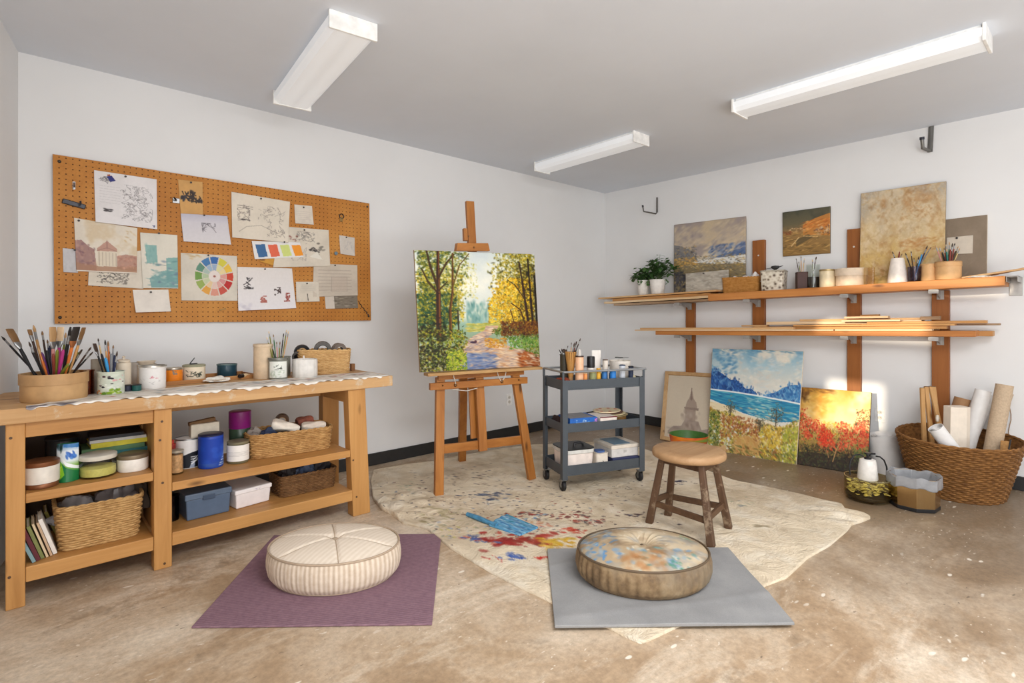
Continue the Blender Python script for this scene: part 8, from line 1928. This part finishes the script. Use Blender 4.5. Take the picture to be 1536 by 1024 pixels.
roll('paper_roll', 'second white roll just behind the tall white roll', 'paper roll', ins(.10, .15), hb(1484, 592, .13), .035, plain('greyish paper roll', S(206, 202, 198), .6))
# folded square roll
t_p0, t_p1 = ins(-.05, -.04), hb(1435, 609, -.05)
a = t_p1 - t_p0; M_ = a.to_track_quat('Z', 'Y').to_matrix().to_4x4()
t = thing('folded_foam_board', 'cream square-folded paper bundle in middle of the big basket', 'paper bundle', t_p0)
mb = MB(); oc = [(-.068, -.03), (-.03, -.05), (.03, -.05), (.068, -.035), (.06, .04), (-.06, .04)]
build('outer_sheet', mb.prism(oc, 0, a.length).xf(Matrix.Rotation(0, 4, 'Z')).xf(M_ @ Matrix.Rotation(math.radians(-20), 4, 'Z')), plain('cream board', S(226, 214, 198), .7, 0, .04), t, bevel=.003)
t = roll('foam_roll', 'short white foam roll tipped left over the big basket rim', 'foam roll', ins(.03, -.20, .05), hb(1403, 641, -.16), .046, plain('white foam', S(224, 222, 220), .8, 0, .04))
t = thing('cork_block', 'small brown cork block poking out of the big basket front', 'block', ins(.12, -.235, .30)); build('block', MB().beam((0, 0, 0), (.02, 0, .11), .07, .045, (1, 0, 0)), plain('brown cork', S(166, 122, 72), .8, 0, .2, 60), t, bevel=.006); build('dark_strap', MB().tube([(-.045, -.02, .06), (-.03, -.025, .10), (.0, -.027, .125), (.035, -.02, .118)], .004, 6), M_BLACKP, t, smooth=60)
STK = wood('easel stick wood', S(160, 116, 66), S(186, 142, 90), S(204, 164, 112), 'z')
for k, (px, py, fx, fy, nm) in enumerate(((1383, 582, -.27, .02, 'leftmost'), (1389, 580, -.21, -.02, 'second'), (1396, 580, -.14, -.12, 'third'), (1400, 580, -.08, .02, 'rightmost'))):
    p0 = ins(fx, fy, .015); p0 = ins(fx * .75, fy, .015); p1 = hb(px, py, .10 + .02 * k); t = thing('wooden_stick', '%s of the four slim wooden sticks at left in the big basket' % nm, 'stick', p0)
    build('stick', MB().beam((0, 0, 0), p1 - p0, .028, .016, RT), STK, t, bevel=.002); build('dark_tip', MB().beam((p1 - p0) * .995, (p1 - p0) * 1.006, .024, .013, RT), rgb(92, 70, 48), t)
p = hb(1405.5, 623, .04); t = thing('white_brush', 'small oval white brush among the sticks in the big basket', 'brush', ins(-.03, .1)); e = p - t.location
build('handle', MB().tube([(0, 0, 0), e * .92], .006, 8), STK, t, smooth=60); build('oval_head', MB().lathe([(0, 0), (.016, .012), (.02, .032), (.014, .05), (0, .056)], e * .9, 16, 1, .6), rgb(222, 214, 200), t, smooth=60)
p0, p1 = on_x(1516, 594, WB - .01), on_x(1513, 700, WB - .01)
tag(build('hanging_cord', MB().tube([(p0 - p1) * (1 - k / 12) + Vector((0, .006 * math.sin(k * 1.3), 0)) for k in range(13)], .0025, 6), rgb(150, 120, 90), None), 'thin tan cord hanging down the wall right of the big basket', 'cord').location = p1
# standing white paper roll
df2 = F * EYE / (714 - HZ); rr2 = 22 / F * (df2 + .1); c = at_d(1334, HZ, df2 + rr2); hz = EYE - (647 - HZ) * (df2 + rr2 * 2) / F
roll('paper_roll', 'fat white paper roll standing on floor behind the steel bin', 'paper roll', (c.x, c.y, .001), (c.x - .03, c.y + .03, hz), rr2, PAPW)
# glass terrarium jar
df3 = F * EYE / (759.5 - HZ); rg = 30.5 / F * (df3 + .13); c = at_d(1301.5, HZ, df3 + rg); hg = EYE - (706 - HZ) * (df3 + rg * 2) / F
t = thing('glass_bowl', 'olive-tinted glass bowl of yellow dried petals on the floor', 'glass bowl', (c.x, c.y, .001))
OLV = glass('olive tinted glass', S(246, 242, 226))
build('glass_wall', MB().lathe([(0, 0), (rg * .86, 0), (rg * .95, .008), (rg, .03), (rg, hg), (rg - .005, hg), (rg - .005, .035), (rg * .9, .014), (0, .012)], seg=48), OLV, t, smooth=50)
build('dark_base', MB().lathe([(0, .013), (rg * .88, .014), (rg * .95, .03), (rg * .95, .038), (0, .038)], seg=40), plain('dark bark', S(58, 46, 30), .8, 0, .4, 60), t, smooth=40)
rr = random.Random(9); mb = MB()
for k in range(170):
    a_, q_ = rr.uniform(0, 6.28), math.sqrt(rr.random()) * rg * .84; p = Vector((q_ * math.cos(a_), q_ * math.sin(a_), .045 + rr.uniform(0, .085) * (1 - .3 * q_ / rg))); d = Vector((rr.uniform(-1, 1), rr.uniform(-1, 1), rr.uniform(0, 1))); leaf_mesh(mb, p, d, rr.uniform(.02, .035), rr.uniform(.010, .016), .4)
o = build('dried_petals', mb, plain('dried yellow petals', S(240, 222, 140), .7, 0, .25, 30), t, smooth=60, solid=.003); o['kind'] = 'stuff'
build('glass_rim', MB().tube([((rg - .002) * math.cos(k / 30 * math.pi), (rg - .002) * math.sin(k / 30 * math.pi), hg) for k in range(60)], .003, 6, closed=True), plain('olive rim', S(120, 110, 76), .15), t, smooth=60)
def arc(px0, px1, ytop, ybot, off): return [at_d(px0 + (px1 - px0) * k / 10, ybot - (ybot - ytop) * math.sin(math.pi * min(1, k / 10 * .55 + .0)) , depth(c) + off) - t.location for k in range(11)]
h1 = [at_d(px, py, depth(c) - .02) - t.location for px, py in ((1275, 712), (1274, 700), (1276, 690), (1281, 683), (1288, 681), (1295, 684))]
h2 = [at_d(px, py, depth(c) - .02) - t.location for px, py in ((1314, 684), (1320, 685), (1326, 690), (1330, 700), (1331, 714), (1330, 722))]
build('bail_handle', MB().tube(h1, .005, 8).tube(h2, .005, 8), M_BLACKP, t, smooth=60)
# pump bottle on the petals
y0 = EYE - (718 - HZ) * depth(c) / F; r_ = 13.5 / F * depth(c); hp = EYE - (688 - HZ) * depth(c) / F - y0
t = thing('pump_bottle', 'white bottle with black pump sitting in the olive glass bowl', 'bottle', (c.x, c.y, y0)); 
build('body', MB().lathe([(0, -.0), (r_ * .97, 0), (r_, .006), (r_ * .88, hp * .7), (r_ * .78, hp - .006), (r_ * .6, hp), (0, hp)], seg=36), plain('white bottle', S(226, 222, 216), .4), t, smooth=50)
build('pump', MB().lathe([(0, hp), (.022, hp), (.022, hp + .012), (.008, hp + .015), (.008, hp + .03), (.02, hp + .032), (.02, hp + .042), (0, hp + .044)], seg=20).beam((0, 0, hp + .037), RT * .05 + Vector((0, 0, hp + .034)), .012, .009, (0, 0, 1)), M_BLACKP, t, smooth=40)
build('stem', MB().lathe([(0, -(y0 - .040)), (.006, -(y0 - .040)), (.006, 0), (0, 0)], seg=12), plain('clear stem', S(214, 206, 170), .3), t, smooth=50)
# octagonal steel bin with liner
df4 = F * EYE / (771 - HZ); rB = 33.5 / F * (df4 + .14); c = at_d(1371, HZ, df4 + rB * .95); hB = .205
t = thing('steel_bin', 'octagonal brushed gold steel bin with grey liner on the floor', 'bin', (c.x, c.y, .001), .25 + TH)
m, nt, b = mat_base('brushed gold steel'); b.inputs['Metallic'].default_value = 1; b.inputs['Roughness'].default_value = .22
nt.links.new(mix(nt, noise(nt, coords(nt, (60, 60, 1)), 2, 3), S(206, 176, 130), S(190, 158, 110)), b.inputs['Base Color'])
build('body', MB().lathe([(rB * .93, .02), (rB * .97, hB), (rB * .95, hB), (rB * .91, .03)], seg=8), m, t, bevel=.003)
build('black_base', MB().lathe([(0, 0), (rB * .93, 0), (rB * .95, .004), (rB * .95, .024), (0, .024)], seg=8), M_BLACKP, t, bevel=.003)
def linf(u, v):
    a = 2 * math.pi * u; oct_ = math.cos(math.pi / 8) / math.cos(((a + math.pi / 8) % (math.pi / 4)) - math.pi / 8) if False else math.cos(math.pi / 8) / math.cos((a % (math.pi / 4)) - math.pi / 8)
    if v < .45:
        k = v / .45; rr_ = rB * 1.0 + .004; z = hB * .70 + .008 * math.sin(a * 3 + 1) + .005 * math.sin(a * 8) + (hB + .006 - hB * .70) * k
    else:
        k = (v - .45) / .55; rr_ = rB * (.96 - .22 * k); z = hB + .006 - hB * .75 * k
    w_ = 1 + .006 * math.sin(a * 7 + v * 7) + .004 * math.sin(a * 13 - v * 9); return Vector((rr_ * oct_ * w_ * math.cos(a), rr_ * oct_ * w_ * math.sin(a), z))
build('bin_liner', MB().grid(linf, 160, 24, wrap=True), plain('grey plastic liner', S(146, 147, 150), .3, 0, .2, 14, .6), t, smooth=60, solid=.0015)
build('inner_floor', MB().lathe([(0, .05), (rB * .74, .05)], seg=24), plain('grey liner floor', S(120, 122, 126), .4), t)

# ================================================================== unique brush labels
from collections import defaultdict
grp = defaultdict(list)
for b_ in BR_COUNT: grp[b_['label']].append(b_)
ORD = ['leftmost', 'second from left', 'third from left', 'fourth from left', 'fifth from left']
for lab, os_ in grp.items():
    if len(os_) > 1:
        os_.sort(key=lambda o: (lambda v: v.dot(RT) / v.dot(FW))(Vector(o.location)))
        for k, o in enumerate(os_): o['label'] = lab + ', ' + (ORD[k] if k < len(os_) - 1 or len(os_) > 5 else 'rightmost')

# ================================================================== CAMERA
cam = bpy.data.cameras.new('camera'); cam.sensor_width = 36; cam.lens = 36 * F / 1536; cam.shift_y = -(512 - HZ) / 1536; cam.clip_start = .05
co_ = bpy.data.objects.new('camera', cam); COL.objects.link(co_); co_.location = CAM; co_.rotation_euler = (math.pi / 2, 0, TH - math.pi / 2); SC.camera = co_
vs_ = SC.view_settings; vs_.view_transform = 'Standard'; vs_.look = 'None'; vs_.gamma = 1; vs_.use_curve_mapping = False; vs_.exposure = EXPO
SC.cycles.use_denoising = True
SC.cycles.max_bounces = 10; SC.cycles.diffuse_bounces = 6; SC.cycles.transmission_bounces = 8; SC.cycles.caustics_reflective = False; SC.cycles.caustics_refractive = False
SC.cycles.sample_clamp_indirect = 6
